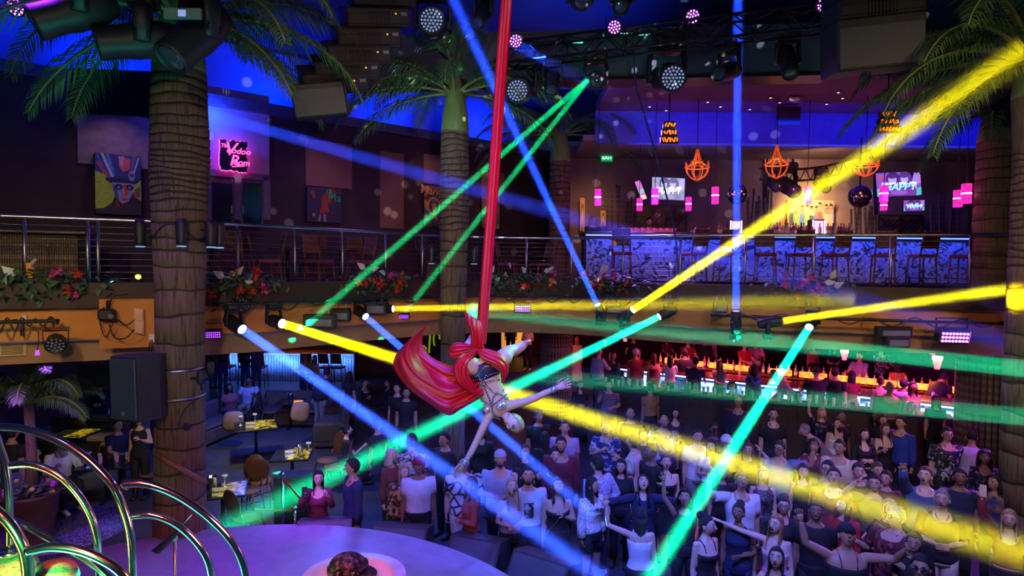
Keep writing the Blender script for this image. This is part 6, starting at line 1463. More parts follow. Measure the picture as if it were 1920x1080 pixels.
def person(px, py, sex, yaw, top, bottom, hair, arms, label, head=(0,10), H=None, floor=0., skin=1, group='people on the dance floor', lean=0, build=1., glasses=0, phone=None, sit=0., lip=None, cap=None, beard=0, loc=None, hl=.34, extra=None, vox=None, mouth=0, push=(0,0)):
    H = H or (1.77 if sex == 'm' else 1.65); s = H/1.75; RR = RM if sex == 'm' else RF
    if loc is None:
        drop = (.95*s - .5 if sit else 0) + (1-math.cos(R(lean)))*.8*s
        p = onz(px, py, floor + H - drop); loc = V((p.x, p.y, floor))
        if lean:
            f = V((math.sin(R(yaw)), -math.cos(R(yaw)), 0)); loc = loc - f*(.75*s*math.sin(R(lean)))
    loc = loc + V((push[0], push[1], 0))
    rot = Matrix.Rotation(R(yaw), 4, 'Z'); W = Matrix.Translation(loc) @ rot @ Matrix.Scale(s, 4)
    piv = V((0,0,.95)); Lm = Matrix.Rotation(R(lean), 3, 'X')
    if sit: zs_ = -.45/s*1.0 + (0 if sit is True else 0)
    dzs = (-(.95 - .52/s)) if sit else 0.
    def bend(p):
        p = V(p); w = min(1, max(0, (p.z-.9)/.25)); q = piv + Lm @ (p-piv); r = p.lerp(q, w); r.z += dzs; return r
    def up_(mb, flat=True): mb.v = [tuple(bend(p)) for p in mb.v]; return mb
    B = build
    core = MB(); core.merge(up_(loft_z([(z,w*(B if z < 1.44 else 1),d*(B if z < 1.44 else 1),y) for z,w,d,y in RR], .855, 1.5)))
    RRb = [(z,w*(B if z < 1.44 else 1),d*(B if z < 1.44 else 1),y) for z,w,d,y in RR]
    # head
    hy, hp = head; Mh3 = Matrix.Rotation(R(hy), 3, 'Z') @ Matrix.Rotation(R(-hp), 3, 'X')
    nk = bend((0,.005,1.49)); hc = nk + V((0,-.012,.135)) + Mh3 @ V((0,-.012,.02)) + (Lm @ V((0,0,.1)) - V((0,0,.1)))
    Mh = Matrix.Translation(hc) @ Mh3.to_4x4()
    core.tube([bend((0,.012,1.44)), nk + V((0,0,.02)), hc + Mh3 @ V((0,.012,-.06))], [.058 if sex == 'm' else .046, .054 if sex == 'm' else .043, .05 if sex == 'm' else .04], 14)
    core.ball(hc, (.076,.097,.12), 20, 14, rot=Mh3, fn=hskull)
    # legs
    legs = {}; sh = .09
    for sg in (-1, 1):
        if sit: hip, knee, ank = V((sg*.09,0,.93+dzs)), V((sg*.13,-.42,.94+dzs)), V((sg*.13,-.40,.09))
        else: hip, knee, ank = V((sg*.088,.0,.92)), V((sg*.1,-.015,.5)), V((sg*.105,.02,.085))
        legs[sg] = (hip, knee, ank); mid = hip.lerp(knee, .4); cf = knee.lerp(ank, .3) + V((0,.015,0))
        core.tube([hip, mid, knee, cf, ank], [.088*B,.08*B,.055,.054,.036], 14); core.tube([ank + V((0,.03,-.03)), ank + V((0,-.05,-.045)), ank + V((0,-.15,-.06))], [(.04,.04),(.043,.035),(.035,.02)], 10)
    det = MB(); sl = {}; holds = {}
    for sg, an in ((-1, arms[0]), (1, arms[1])):
        u, f = ARMS[an] if isinstance(an, str) else an; sw = .172 if sex == 'm' else .145
        S = bend((sg*sw*B,.0,1.418)); u = Lm @ V((u[0]*sg,u[1],u[2])).normalized(); f = Lm @ V((f[0]*sg,f[1],f[2])).normalized()
        E = S + u*.29; Wr = E + f*.25; k = 1. if sex == 'm' else .85; k *= .6+.4*B
        core.tube([S - u*.03, S + u*.04, S + u*.15, E, E + f*.08, Wr], [.05*k,.054*k,.048*k,.04*k,.04*k,.027*k], 12)
        pn = -f.cross(V((sg,0,0))); pn = V((0,-1,0)) if an in ('up','upout','wave','flat') else V((-sg,0,0))
        if abs(f.dot(pn)) > .9: pn = V((0,0,-1))
        raised = an in ('up','upout','wave','side','out','flat','brow')
        det.merge(hand_mb(Wr, f, pn, sg if True else 1, .12 if raised else .55, .2 if raised else .05, .95 if sex == 'm' else .85))
        sl[sg] = (S, E, Wr, u, f, k); holds[sg] = (Wr + f*.1, f)
    # face details
    f_ = MB(); T = Mh
    f_.merge(MB().tube([(0,-.09,.018),(0,-.105,-.008),(0,-.118,-.03),(0,-.098,-.038)], [(.008,.006),(.011,.01),(.016,.012),(.012,.006)], 8), T)
    for sg in (-1,1):
        f_.merge(MB().ball((sg*.078,.008,-.012), (.012,.02,.032), 8, 6), T)
        f_.merge(MB().ball((sg*.031,-.086,.008), (.0145,.011,.0085), 8, 6, mi=1), T); f_.merge(MB().ball((sg*.031,-.0945,.008), (.006,.004,.006), 6, 5, mi=2), T)
        f_.merge(MB().tube([(sg*.014,-.098,.026),(sg*.032,-.098,.032),(sg*.05,-.086,.026)], [.003,.0045,.003], 5, mi=3), T)
    if mouth: f_.merge(MB().ball((0,-.092,-.07), (.016,.01,.015 if mouth > 1 else .009), 10, 6, mi=2), T); 
    f_.merge(MB().ball((0,-.0945,-.062 if not mouth else -.055), (.025,.009,.0055), 10, 6, mi=4), T); f_.merge(MB().ball((0,-.093,-.07 if not mouth else -.086), (.021,.0095,.0065), 10, 6, mi=4), T)
    if beard:
        bm_ = MB(); bm_.grid(lambda u, v: V((math.sin(R(-80+160*u))*.073*(1-.25*v), -math.cos(R(-80+160*u))*.1*(1-.05*v)-.004, -.03 - .052*(1-abs(2*u-1)**2.5) - .036*v)), 16, 5); f_.merge(bm_, T, 3)
    QUEUE.append(dict(core=core, det=det, face=f_, W=W, s=s, RR=RRb, B=B, Mh=Mh, sl=sl, legs=legs, bend=bend, up=up_, holds=holds, sex=sex, top=top, bottom=bottom, hair=hair, label=label, skin=skin, group=group, glasses=glasses, phone=phone, cap=cap, hl=hl, lip=lip, loc=loc, yaw=yaw, sit=sit, extra=extra, dzs=dzs, vox=vox or (.014 if loc.y < 9.5 else .017 if loc.y < 13 else .022)))
def flush_people():
    tmp = []
    for q in QUEUE:
        o = bpy.data.objects.new('tmp', q['core'].mesh('tmp')); COL.objects.link(o)
        m = o.modifiers.new('r', 'REMESH'); m.mode = 'VOXEL'; m.voxel_size = q['vox']; m.use_smooth_shade = True
        m2 = o.modifiers.new('s', 'SMOOTH'); m2.factor = .5; m2.iterations = 4; tmp.append(o)
    dg = bpy.context.evaluated_depsgraph_get()
    for o, q in zip(tmp, QUEUE):
        me = bpy.data.meshes.new_from_object(o.evaluated_get(dg)); mb = MB()
        mb.add([v.co.copy() for v in me.vertices], [tuple(p.vertices) for p in me.polygons], 0, True); q['body'] = mb; bpy.data.meshes.remove(me)
    for o in tmp: me = o.data; bpy.data.objects.remove(o); bpy.data.meshes.remove(me)
    for q in QUEUE: dress(q)
def dress(q):
    W, s = q['W'], q['s']; hm = HAIRC[q['hair'][1]]; sk = SKIN[q['skin']]; RR, up_, sl, legs, B, bend = q['RR'], q['up'], q['sl'], q['legs'], q['B'], q['bend']; fem = q['sex'] == 'f'
    mb = q['body'].merge(q['det']).merge(q['face'])
    me = mb.mesh('person', [sk, EYEW, IRIS, hm, (LIPF if q['lip'] else LIPM)])
    o = bpy.data.objects.new('person', me); link(o); o.matrix_basis = W; tag(o, q['label'], 'person', q['group'])
    def part(name, mb, m, solid=0.):
        c = bpy.data.objects.new(name, mb.mesh(name, m)); link(c); c.parent = o
        if solid: md = c.modifiers.new('thickness', 'SOLIDIFY'); md.thickness = solid; md.offset = 1
        return c
    st = q['hair'][0]
    if st != 'bald' and not (q['cap'] and st == 'buzz'):
        h = MB().merge(hair_shell(st, q['hl']), q['Mh']); part('hair', h, hm, .01)
    if q['cap']:
        kind, cm = q['cap']; c = MB(); c.ball((0,.004,.035), (.088,.108,.1), 18, 10, fn=lambda p: V((p.x,p.y,max(p.z,-.12))))
        sgn = -1 if kind == 'front' else 1
        if kind != 'beanie': c.grid(lambda u, v: V((.07*(2*u-1)*(1-.25*v*v), sgn*(.088+.085*v*math.sin(PI*(.1+.8*u))), .03-.015*v)), 10, 4)
        part('cap', MB().merge(c, q['Mh']), CL[cm], .006)
    if q['glasses']:
        g = MB()
        for sg in (-1,1):
            ctr = V((sg*.034,-.11,.006)); g.tube([ctr + V((.026*math.cos(a*PI/7), 0, .019*math.sin(a*PI/7))) for a in range(14)], .003, 5, closed=True)
            g.tube([(sg*.06,-.108,.01),(sg*.082,-.02,.008)], .0025, 5)
        g.tube([(-.01,-.111,.01),(.01,-.111,.01)], .0025, 5)
        gp = part('glasses', MB().merge(g, q['Mh']), BLACKP)
        if q['glasses'] > 1:
            l = MB()
            for sg in (-1,1): l.ball((sg*.034,-.109,.006), (.026,.004,.019), 12, 6)
            c = bpy.data.objects.new('lens', MB().merge(l, q['Mh']).mesh('lens', mat('mirror_lens', (.5,.5,.6), .06, 1., var=0) if q['glasses'] > 2 else mat('sun_lens', (.01,.01,.012), .08, var=0))); link(c); c.parent = gp
    tk, tc = q['top'].split(':'); cm = CL[tc]; t = MB(); low = .9 if tk in ('tee','long','shirt','lshirt','jacket') else .98
    bk, bc = q['bottom'].split(':') if q['bottom'] else (None, None)
    def sleeve(frac, r=.013, loose=0.):
        for sg in (-1,1):
            S, E, Wr, u, f, k = sl[sg]; pts = [S - u*.035, S + u*.05]; rr = [.055*k+r, .058*k+r]
            if frac <= 1: pts += [S + u*.29*frac*.6, S + u*.29*frac]; rr += [.053*k+r, .049*k+r+loose]
            else: pts += [S + u*.16, E, E + f*.1, E + f*.25*(frac-1)]; rr += [.05*k+r, .045*k+r, .043*k+r, .03*k+r+loose]
            t.tube(pts, rr, 12)
    def straps():
        for sg in (-1,1): t.tube([bend((sg*.075,-.1 if fem else -.105,1.33)), bend((sg*.085,-.07,1.42)), bend((sg*.085,-.0,1.458)), bend((sg*.085,.06,1.43)), bend((sg*.075,.09,1.35))], [(.012 if tk != 'tank' else .03,.006)]*5, 6, up=(1,0,0))
    if tk in ('tee','long'): t.merge(up_(loft_z(RR, low, 1.462, .013, front_drop=.02))); sleeve(.62 if tk == 'tee' else 1.95)
    elif tk in ('shirt','lshirt','jacket'):
        t.merge(up_(loft_z(RR, low-.02, 1.466, .017 if tk != 'jacket' else .024, front_drop=.11))); sleeve(.75 if tk == 'shirt' else 1.93, .016 if tk != 'jacket' else .022, .006)
        cl = MB(); cl.tube([bend((-.035,-.09,1.36)), bend((-.068,-.055,1.45)), bend((-.06,.02,1.49)), bend((0,.068,1.5)), bend((.06,.02,1.49)), bend((.068,-.055,1.45)), bend((.035,-.09,1.36))], [(.006,.022)]*7, 6, up=(0,0,1)); t.merge(cl)
    elif tk == 'tank': t.merge(up_(loft_z(RR, .92, 1.35, .011, front_drop=.03))); straps()
    elif tk == 'cami': t.merge(up_(loft_z(RR, .95, 1.32, .01, front_drop=.03))); straps()
    elif tk == 'strapless': t.merge(up_(loft_z(RR, .95, 1.315, .011)))
    elif tk == 'dress': t.merge(up_(loft_z(RR, .93, 1.32, .011, front_drop=.03))); straps()
    elif tk == 'sleeveless': t.merge(up_(loft_z(RR, .93, 1.455, .012, front_drop=.05)))
    elif tk == 'vneck': t.merge(up_(loft_z(RR, low+.05, 1.462, .012, front_drop=.16))); sleeve(1.9)
    elif tk == 'blouse': t.merge(up_(loft_z(RR, .97, 1.462, .018, front_drop=.1))); sleeve(1.85, .03, .02)
    part({'tee':'t_shirt','long':'long_sleeved_top','shirt':'shirt','lshirt':'shirt','jacket':'jacket','tank':'tank_top','cami':'camisole','strapless':'strapless_top','dress':'dress','sleeveless':'sleeveless_top','vneck':'top','blouse':'blouse'}[tk], t, cm)
    if tk == 'jacket' : part('undershirt', up_(loft_z(RR, 1.0, 1.45, .012, front_drop=.07, n=8)), CL[q['extra']] if q['extra'] in CL else CL['black'])
    if bk in ('skirt','dress'):
        z0 = .5 if bc != 'long' else .12; z0 = {'skirt':.55,'dress':.5}[bk]
        sk_ = loft_z(RR, z0, 1.03, .014, flare=(.9,.05)); sk_.v = [tuple(bend(p)) for p in sk_.v]
        if q['sit']:
            sk_ = MB()
            for sg in (-1,1): h, kn, an = legs[sg]; sk_.tube([h + V((0,.05,0)), h.lerp(kn,.5), h.lerp(kn,.85)], [.12*B,.105*B,.09], 14)
        part('skirt', sk_, CL[bc])
    elif bk == 'long': sk_ = loft_z(RR, .1, 1.03, .014, flare=(.9,.07)); sk_.v = [tuple(bend(p)) for p in sk_.v]; part('long_skirt', sk_, CL[bc])
    elif bk:
        p = loft_z(RR, .84, 1.0, .015, n=5); p.v = [tuple(bend(x)) for x in p.v]
        for sg in (-1,1):
            h, kn, an = legs[sg]
            if bk == 'shorts': p.tube([h, h.lerp(kn,.35), h.lerp(kn,.6)], [.104*B,.1*B,.092*B], 14)
            else: p.tube([h, h.lerp(kn,.4), kn, kn.lerp(an,.3)+V((0,.012,0)), an + V((0,0,.01))], [.103*B,.094*B,.072,.068,.056], 14)
        part('shorts' if bk == 'shorts' else 'trousers', p, CL[bc])
    for sg in (-1,1):
        an = legs[sg][2]; b = V((an.x, an.y, 0)); f = MB(); f.tube([b + V((0,.06,.045)), b + V((0,.02,.06)), b + V((0,-.08,.045)), b + V((0,-.19,.03))], [(.035,.04),(.043,.055),(.046,.04),(.03,.022)], 12, up=(0,0,1))
        f.v = [(x, y, max(.002, z)) for x, y, z in f.v]; part('shoe', f, SHOE if (hash_(q['label'])+0) % 4 else SHOEW)
    if q['phone'] is not None:
        sg, col, lab = q['phone']; hp, f = q['holds'][sg]; S, E, Wr, u, _, k = sl[sg]
        c = W @ (Wr + f*.1 + V((-sg*.012,-.02,.0)))
        Rp = (Matrix.Rotation(R(q['yaw']), 3, 'Z'))
        ph = MB().box(c, (.075,.009,.15), Rp @ Matrix.Rotation(R(-12), 3, 'X'), bev=.003).build('phone', PHONE, label=lab, cat='phone', group='phones held up')
        MB().box(c + Rp @ V((0,.006,0)), (.068,.002,.14), Rp @ Matrix.Rotation(R(-12), 3, 'X')).build('screen', glow('phone_screen', (.5,.6,.9), .8), ph)
        if col: MB().box(c - Rp @ V((0,.0065,0)), (.07,.003,.145), Rp @ Matrix.Rotation(R(-12), 3, 'X')).build('case', mixmat('phone_case_gold', (.75,.4,.5), (.8,.75,.2), 'noise', 30, soft=.1), ph)
    if q['extra'] == 'sash':
        a, b, = bend((-.13,-.07,1.36)), bend((.13,-.075,1.3)); m_ = bend((0,-.165,1.345)); sb = MB(); pts = bez([bend((-.165,.0,1.37)), a + V((-.01,-.05,0)), m_, b + V((.02,-.05,0)), bend((.17,.0,1.28))], 6)
        sb.tube(pts, [(.004,.038)]*len(pts), 6, up=(0,0,1)); c = part('sash', sb, CL['white'])
        tx = MB().merge(text_mb('ide to B', .07, .001, .001, .2), Matrix.Translation(m_ + V((0.01,-.008,0))) @ face_cam_basis((0,-1,0)).to_4x4() @ Matrix.Rotation(R(-6), 4, 'Z'))
        d = bpy.data.objects.new('lettering', tx.mesh('lettering', mat('sash_ink', (.02,.02,.1), .6))); link(d); d.parent = c
    if q['extra'] == 'pendant':
        n = MB(); n.tube(bez([bend((-.06,-.06,1.47)), bend((-.03,-.13,1.3)), bend((0,-.15,1.2)), bend((.03,-.13,1.3)), bend((.06,-.06,1.47))], 5), .003, 5); n.lathe([(.02,-.004),(.02,.004)], 12, Matrix.Translation(bend((0,-.155,1.18))) @ Matrix.Rotation(PI/2, 4, 'X')); part('necklace', n, STEEL)
    if q['extra'] == 'choker': part('necklace', MB().tube([bend((.066*math.cos(a*PI/9), .006+.066*math.sin(a*PI/9), 1.475-.02*(math.sin(a*PI/9) < 0))) for a in range(18)], .007, 5, closed=True), STEEL)
    if q['extra'] == 'strapbag':
        part('shoulder_strap', MB().tube(bez([bend((.12,.05,1.46)), bend((.02,-.13,1.25)), bend((-.16,-.08,1.0)), bend((-.2,.0,.92))], 5), .006, 5), STEEL)
    if q['extra'] == 'suspenders':
        part('braces', MB().tube(bez([bend((-.09,.08,1.4)), bend((-.09,0,1.48)), bend((-.09,-.135,1.3)), bend((-.09,-.125,1.0))], 4), [(.014,.004)]*13, 6, up=(1,0,0)).tube(bez([bend((.09,.08,1.4)), bend((.09,0,1.48)), bend((.09,-.135,1.3)), bend((.09,-.125,1.0))], 4), [(.014,.004)]*13, 6, up=(1,0,0)), CL['black'])
    if q['extra'] == 'graphic':
        g = MB(); g.grid(lambda u, v: bend((-.07+.13*u, -.135-.006*math.sin(PI*u), 1.12+.2*v)), 6, 6); part('graphic_print', g, mixmat('print_bw', (.02,.02,.03), (.6,.6,.65), 'noise', 14, soft=.05, thr=.55), .002)
    if q['extra'] == 'wolf':
        pass
    return o
def hash_(s): return sum(ord(c)*(i+1) for i, c in enumerate(s))
DF = 'people on the dance floor'
D2 = ('down','down')
# ---- near left, behind the stage monitors
person(597,884,'f',10,'vneck:maroon','pants:black',('long','black'),('phone','phone'),'woman in a maroon V-neck top holding up a phone behind the violet monitor',(10,8),skin=0,H=1.58,phone=(-1,None,'phone held up by the woman in the maroon V-neck top'))
person(662,862,'m',-60,'lshirt:navy','pants:black',('short','black'),D2,'man in a dark blue lit shirt turned left beside the woman with the raised phone',(-10,4),skin=2)
person(733,843,'f',60,'long:brownred','pants:black',('bob','white'),D2,'woman with white blond bob and rust sweater turned right',(15,5),skin=0,hl=.2)
person(757,872,'f',15,'blouse:leopard','pants:black',('long','blond'),D2,'woman in a leopard print blouse with long dark blond hair',(15,6),skin=0,hl=.38)
person(785,858,'m',10,'tee:white','pants:black',('buzz','black'),D2,'man in a white T-shirt with dark cap behind the leopard print woman',(-5,5),skin=3,H=1.8,cap=('beanie','burgundy'))
person(772,816,'m',180,'shirt:baroque','pants:black',('short','black'),D2,'person in a black and white scroll print shirt, back turned, above the leopard woman',(0,0),skin=2,H=1.84,build=1.1)
person(869,855,'m',10,'shirt:faces','pants:cream',('short','black'),('down','chest'),'man in a black shirt with white ring print and pale trousers under the lowered hand',(10,12),skin=1,H=1.75,build=1.15)
person(884,896,'f',-70,'long:coral','pants:black',('long','brown'),('clasp','clasp'),'woman in a coral cardigan turned left behind the second monitor from the right',(10,12),skin=1,hl=.3)
person(938,846,'m',0,'shirt:paleblue','pants:black',('short','black'),('clasp','clasp'),'man in a backwards pale cap and pale blue shirt with clasped hands',(0,10),skin=1,H=1.8,build=1.15,cap=('back','paleblue'),beard=1)
person(960,900,'f',10,'cami:lavender','pants:black',('long','blond'),('clasp','clasp'),'smiling woman with long blond hair looking up in a pale strap top',(5,28),skin=0,mouth=1,hl=.4)
person(991,877,'m',5,'long:white','pants:black',('short','black'),D2,'bearded man in a white sweatshirt with a dark graphic print',(-10,14),skin=1,H=1.8,beard=1,extra='graphic',build=1.05)
person(970,880,'f',-40,'tee:black','pants:black',('long','black'),D2,'woman whose face shows between the blond woman and the man in the white sweatshirt',(-10,5),skin=0,H=1.6)
person(1046,898,'f',5,'dress:black','dress:black',('long','black'),('down','chest'),'woman in a black strap dress with one hand on her chest',(5,25),skin=1,hl=.3,H=1.67,build=1.08,extra='strapbag')
person(1110,897,'f',35,'blouse:lace','shorts:black',('long','black'),('down','down'),'woman in a white lace blouse, sash and black shorts lit blue at the front',(20,8),skin=2,hl=.42,extra='sash')
person(1042,842,'f',0,'cami:black','pants:black',('bun','black'),D2,'woman with tied up hair and bare shoulders in front of the bearded man in maroon',(0,12),skin=0)
person(1052,820,'m',0,'lshirt:maroon','pants:black',('short','black'),D2,'bearded man in a dark maroon shirt behind the woman with tied up hair',(-5,6),skin=2,H=1.84,beard=1,build=1.15)
person(1022,812,'f',190,'jacket:black','pants:black',('long','black'),D2,'woman in a dark jacket seen from behind beside the light shirted man, long black hair',(0,5),skin=1,hl=.4)
person(1059,790,'m',-5,'shirt:lavender','pants:navy',('short','black'),D2,'man in a light lilac shirt standing tall left of the yellow shaft',(5,8),skin=1,H=1.84)
person(1122,858,'m',215,'lshirt:dots','pants:navy',('short','black'),('hip','down'),'man in a speckled blue shirt seen from behind, right of the maroon shirted man',(10,0),skin=1,H=1.78,build=1.1)
person(1137,790,'m',-10,'shirt:floralblue','pants:navy',('short','black'),('chest','down'),'bearded man in a white and blue flower print shirt',(-5,6),skin=1,H=1.8,beard=1)
person(1188,818,'m',-115,'shirt:stripes','pants:black',('short','brown'),('drink','down'),'man in a cream striped shirt turned left, seen from behind his shoulder',(-10,6),skin=0,H=1.8,build=1.1)
person(1206,893,'f',0,'jacket:navy','pants:lightdenim',('long','black'),('out','out'),'woman in a navy cardigan looking straight up with arms spread',(-5,42),skin=0,hl=.4,extra='navy')
person(1201,955,'f',175,'tank:white','pants:black',('long','black'),('down','wave'),'woman seen from behind with waist long black hair and one bent arm raised',(0,10),skin=1,hl=.7)
person(1249,855,'f',-5,'dress:black','dress:black',('short','black'),D2,'woman with short dark fringe in a black sleeveless dress with a long pendant',(0,22),skin=0,build=1.15,mouth=1,lip=1,extra='pendant')
person(1285,920,'f',-15,'sleeveless:black','pants:black',('curly','black'),('up','up'),'woman in black throwing both arms up left of the green shaft',(-10,25),skin=2,hl=.25,mouth=2)
person(1308,806,'m',0,'shirt:white','pants:grey',('short','black'),('down','down'),'man in a white short sleeved shirt under the yellow shaft, facing the camera',(-5,6),skin=1,H=1.77)
person(1334,826,'f',-20,'tee:white','pants:black',('long','black'),('cross','down'),'woman in a white top right of the man in the white short sleeved shirt',(-10,8),skin=1,hl=.3)
person(1245,779,'m',-5,'shirt:floralblue','pants:black',('bald','black'),('phone','down'),'bald bearded man in a pale floral shirt filming with a dark phone',(5,5),skin=2,H=1.8,beard=1,build=1.15,phone=(-1,None,'dark phone in front of the bald man in the floral shirt'))
person(1222,836,'m',-60,'tee:black','pants:black',('buzz','black'),D2,'small dark figure behind the man in the cream striped shirt',(0,5),skin=3)
person(1205,805,'f',10,'tee:olive','pants:black',('long','black'),D2,'woman in the yellow shaft above the striped shirt man',(0,5),skin=1,hl=.3)
person(1390,888,'m',-5,'shirt:white','pants:denim',('short','black'),('wave','down'),'man with glasses and white shirt touching his temple right of the green shaft',(0,24),skin=2,glasses=1,H=1.77,build=1.05)
person(1385,946,'f',-20,'sleeveless:navy','pants:navy',('bun','black'),('down','clasp'),'astonished woman in a dark blue dress with a choker right of the green shaft',(-15,14),skin=3,mouth=2,extra='choker')
person(1324,968,'f',25,'cami:black','skirt:black',('bun','black'),D2,'woman in a black cami with sheer mesh sleeves looking right beside the green shaft',(25,6),skin=0,H=1.66,lip=1)
person(1456,967,'f',-35,'strapless:pink','pants:black',('long','red'),('side','down'),'woman with long red blond hair and pink top, arm raised to the left',(-15,14),skin=0,hl=.45,mouth=1)
person(1456,1030,'f',-25,'sleeveless:black','pants:black',('long','black'),('mouth','mouth'),'shouting black haired woman with both hands beside her mouth at the bottom edge',(-5,25),skin=1,hl=.35,mouth=2,H=1.6)
person(1470,934,'f',-15,'jacket:black','pants:black',('bun','black'),D2,'woman with clear glasses and black blazer above the red blond woman',(-10,10),skin=1,glasses=1,extra='white')
person(1431,878,'f',-15,'sleeveless:glitter','dress:glitter',('bob','blond'),D2,'woman with blond bob in a dark glittering dress caught by the yellow shaft',(-5,12),skin=0,hl=.22)
person(1404,832,'f',-20,'tee:black','pants:black',('long','brown'),('down','brow'),'woman hiding her face behind a raised hand left of the purple shirted man',(-10,8),skin=1,hl=.4)
person(1462,828,'m',-25,'shirt:purpleteal','pants:navy',('short','black'),('down','wave'),'man in a purple and teal shirt with glasses and one raised hand',(-20,4),skin=2,H=1.8,glasses=1,build=1.1)
person(1524,826,'f',0,'jacket:maroon','pants:black',('curly','black'),D2,'woman with curly black hair and dark glasses frames under the bar ledge',(5,6),skin=1,hl=.18,glasses=1,extra='black')
person(1575,826,'m',-35,'shirt:cream','pants:black',('buzz','black'),D2,'man in an open cream shirt over a dark tee, looking left',(-10,6),skin=2,H=1.82,build=1.1)
person(1506,872,'f',-15,'sleeveless:black','pants:black',('bob','black'),D2,'pale woman with black bob above the yellow shaft, below the curly haired woman',(0,12),skin=0,hl=.2,H=1.62)
person(1553,866,'m',-35,'tee:olive','pants:black',('short','black'),D2,'man with glasses tilting his head behind the big man in the maroon shirt',(-25,8),skin=1,glasses=1,H=1.76)
person(1564,880,'m',-20,'lshirt:brownred','pants:lightdenim',('short','black'),D2,'big man in a maroon and blue shirt below the man in the cream shirt',(-10,20),skin=1,H=1.8,build=1.2)
person(1583,934,'f',-55,'long:red','pants:denim',('long','brown'),('chest','down'),'woman in a red top with long light brown hair behind the black capped man',(-15,12),skin=0,hl=.4)
person(1588,985,'m',-10,'tank:black','pants:black',('buzz','black'),('upout','point'),'man in a black cap and black tank top pointing up with both arms',(-5,32),skin=2,H=1.8,build=1.1,cap=('front','black'),extra='choker')
person(1640,892,'m',-25,'tee:olive','pants:black',('short','black'),('brow','down'),'man shading his brow with one hand above the yellow shaft',(-10,10),skin=1,H=1.78)
person(1662,884,'f',-30,'tee:maroon','pants:black',('pony','black'),D2,'woman with black ponytail right of the man shading his brow',(-15,5),skin=1)
person(1682,953,'m',-75,'shirt:redpattern','pants:black',('buzz','grey'),('drink','drink'),'heavy man in a dark red patterned shirt and glasses, turned left with a cup',(-5,12),skin=1,H=1.8,build=1.3,glasses=1)
person(1668,938,'f',-10,'tee:black','pants:black',('bob','blond'),('hip','hip'),'woman in the yellow shaft behind the man in the red patterned shirt',(-5,8),skin=0,hl=.2)
person(1735,878,'m',-25,'lshirt:denim','pants:black',('short','brown'),('flat','down'),'shouting man in a denim shirt stretching one arm up to the left',(-20,18),skin=0,H=1.8,mouth=2,build=1.1)
person(1776,803,'m',-5,'shirt:floralbw','pants:black',('short','black'),D2,'man with glasses in a black and white flower print shirt',(-10,6),skin=1,glasses=1,H=1.82,build=1.1)
person(1822,808,'m',150,'tee:white','pants:denim',('buzz','black'),D2,'man in a white T-shirt seen from behind leaning right',(0,-25),skin=1,H=1.8,build=1.1,lean=15)
person(1846,846,'f',-20,'vneck:flowerprint','dress:black',('curly','black'),D2,'woman with long curly dark hair and dark floral dress below the white T-shirt',(-5,10),skin=2,hl=.35)
person(1866,892,'f',-60,'tee:multicolour','pants:black',('curly','black'),D2,'woman in profile with a colourful printed top by the right palm',(-10,8),skin=2,hl=.2)
person(1767,920,'m',-30,'shirt:black','pants:cream',('buzz','grey'),('clasp','clasp'),'laughing grey haired man in a dark shirt and cream trousers',(-10,12),skin=1,H=1.8,mouth=1)
person(1893,958,'f',-35,'vneck:burgundy','pants:black',('long','blond'),('up','down'),'blond woman in dark red holding a shiny phone high at the right edge',(-5,12),skin=0,hl=.35,phone=(-1,1,'phone in a shiny gold case held high at the right edge'))
person(1727,1043,'m',-20,'tee:black','pants:black',('short','black'),D2,'man with mirrored glasses at the bottom edge below the cream trousers',(-20,8),skin=2,glasses=3)
person(1620,805,'f',-5,'vneck:black','pants:black',('long','black'),('cross','cross'),'woman in a black square neck top with crossed arms under the bar ledge',(0,8),skin=0,hl=.4)
person(1660,795,'f',-5,'cami:black','skirt:black',('long','brown'),('drink','down'),'woman in black with very long brown hair left of the royal blue jacket',(0,5),skin=0,hl=.5)
person(1645,868,'f',-30,'sleeveless:white','pants:black',('pony','brown'),D2,'woman in a white halter top seen from the side above the hand shading man',(20,0),skin=1,H=1.64)
person(1690,782,'m',-70,'jacket:royal','pants:black',('short','black'),D2,'man in a royal blue jacket turned left in front of the bar ledge',(10,5),skin=1,H=1.8,build=1.1)
person(1655,778,'f',-20,'tee:black','pants:black',('long','black'),D2,'woman half hidden behind the man in the royal blue jacket',(10,0),skin=0)
person(1566,784,'f',10,'strapless:white','pants:black',('long','black'),D2,'woman in a white strapless top with long black hair under the bar ledge',(10,5),skin=1,hl=.45)
person(1504,800,'m',-100,'tee:grey','pants:black',('buzz','grey'),('bar','bar'),'man in a grey T-shirt bending over left of the yellow haired woman',(0,-10),skin=1,lean=40,H=1.75)
person(1541,760,'f',-15,'tee:flowerprint','skirt:burgundy',('long','blond'),('up','drink'),'woman in a dark flower print with raised arm and yellow lit hair',(10,5),skin=0,hl=.25,push=(-.15,-.3))
person(1574,770,'m',10,'tee:black','pants:black',('buzz','black'),D2,'dark skinned man behind the woman in the white strapless top',(15,5),skin=3)
person(1450,766,'m',-10,'shirt:black','pants:black',('short','black'),D2,'man in a black polo shirt right of the green shaft under the bar ledge',(-10,6),skin=1,H=1.82)
person(1385,744,'m',-30,'lshirt:navy','pants:black',('bald','black'),D2,'bald man in a navy shirt left of the green shaft',(-10,5),skin=2,H=1.82)
person(1372,716,'f',-5,'jacket:grey','pants:black',('curly','black'),D2,'person with a wide black headdress and yellow lit jacket',(10,0),skin=1,hl=.15,H=1.75,extra='black')
person(1304,716,'m',0,'tee:black','pants:khaki',('curly','black'),D2,'person in black top and khaki trousers with a yellow lit face',(5,5),skin=1,H=1.78,hl=.1)
person(1244,716,'f',-10,'tee:black','pants:black',('long','blond'),D2,'woman with long yellow lit hair behind the bald filming man',(10,0),skin=0,hl=.3)
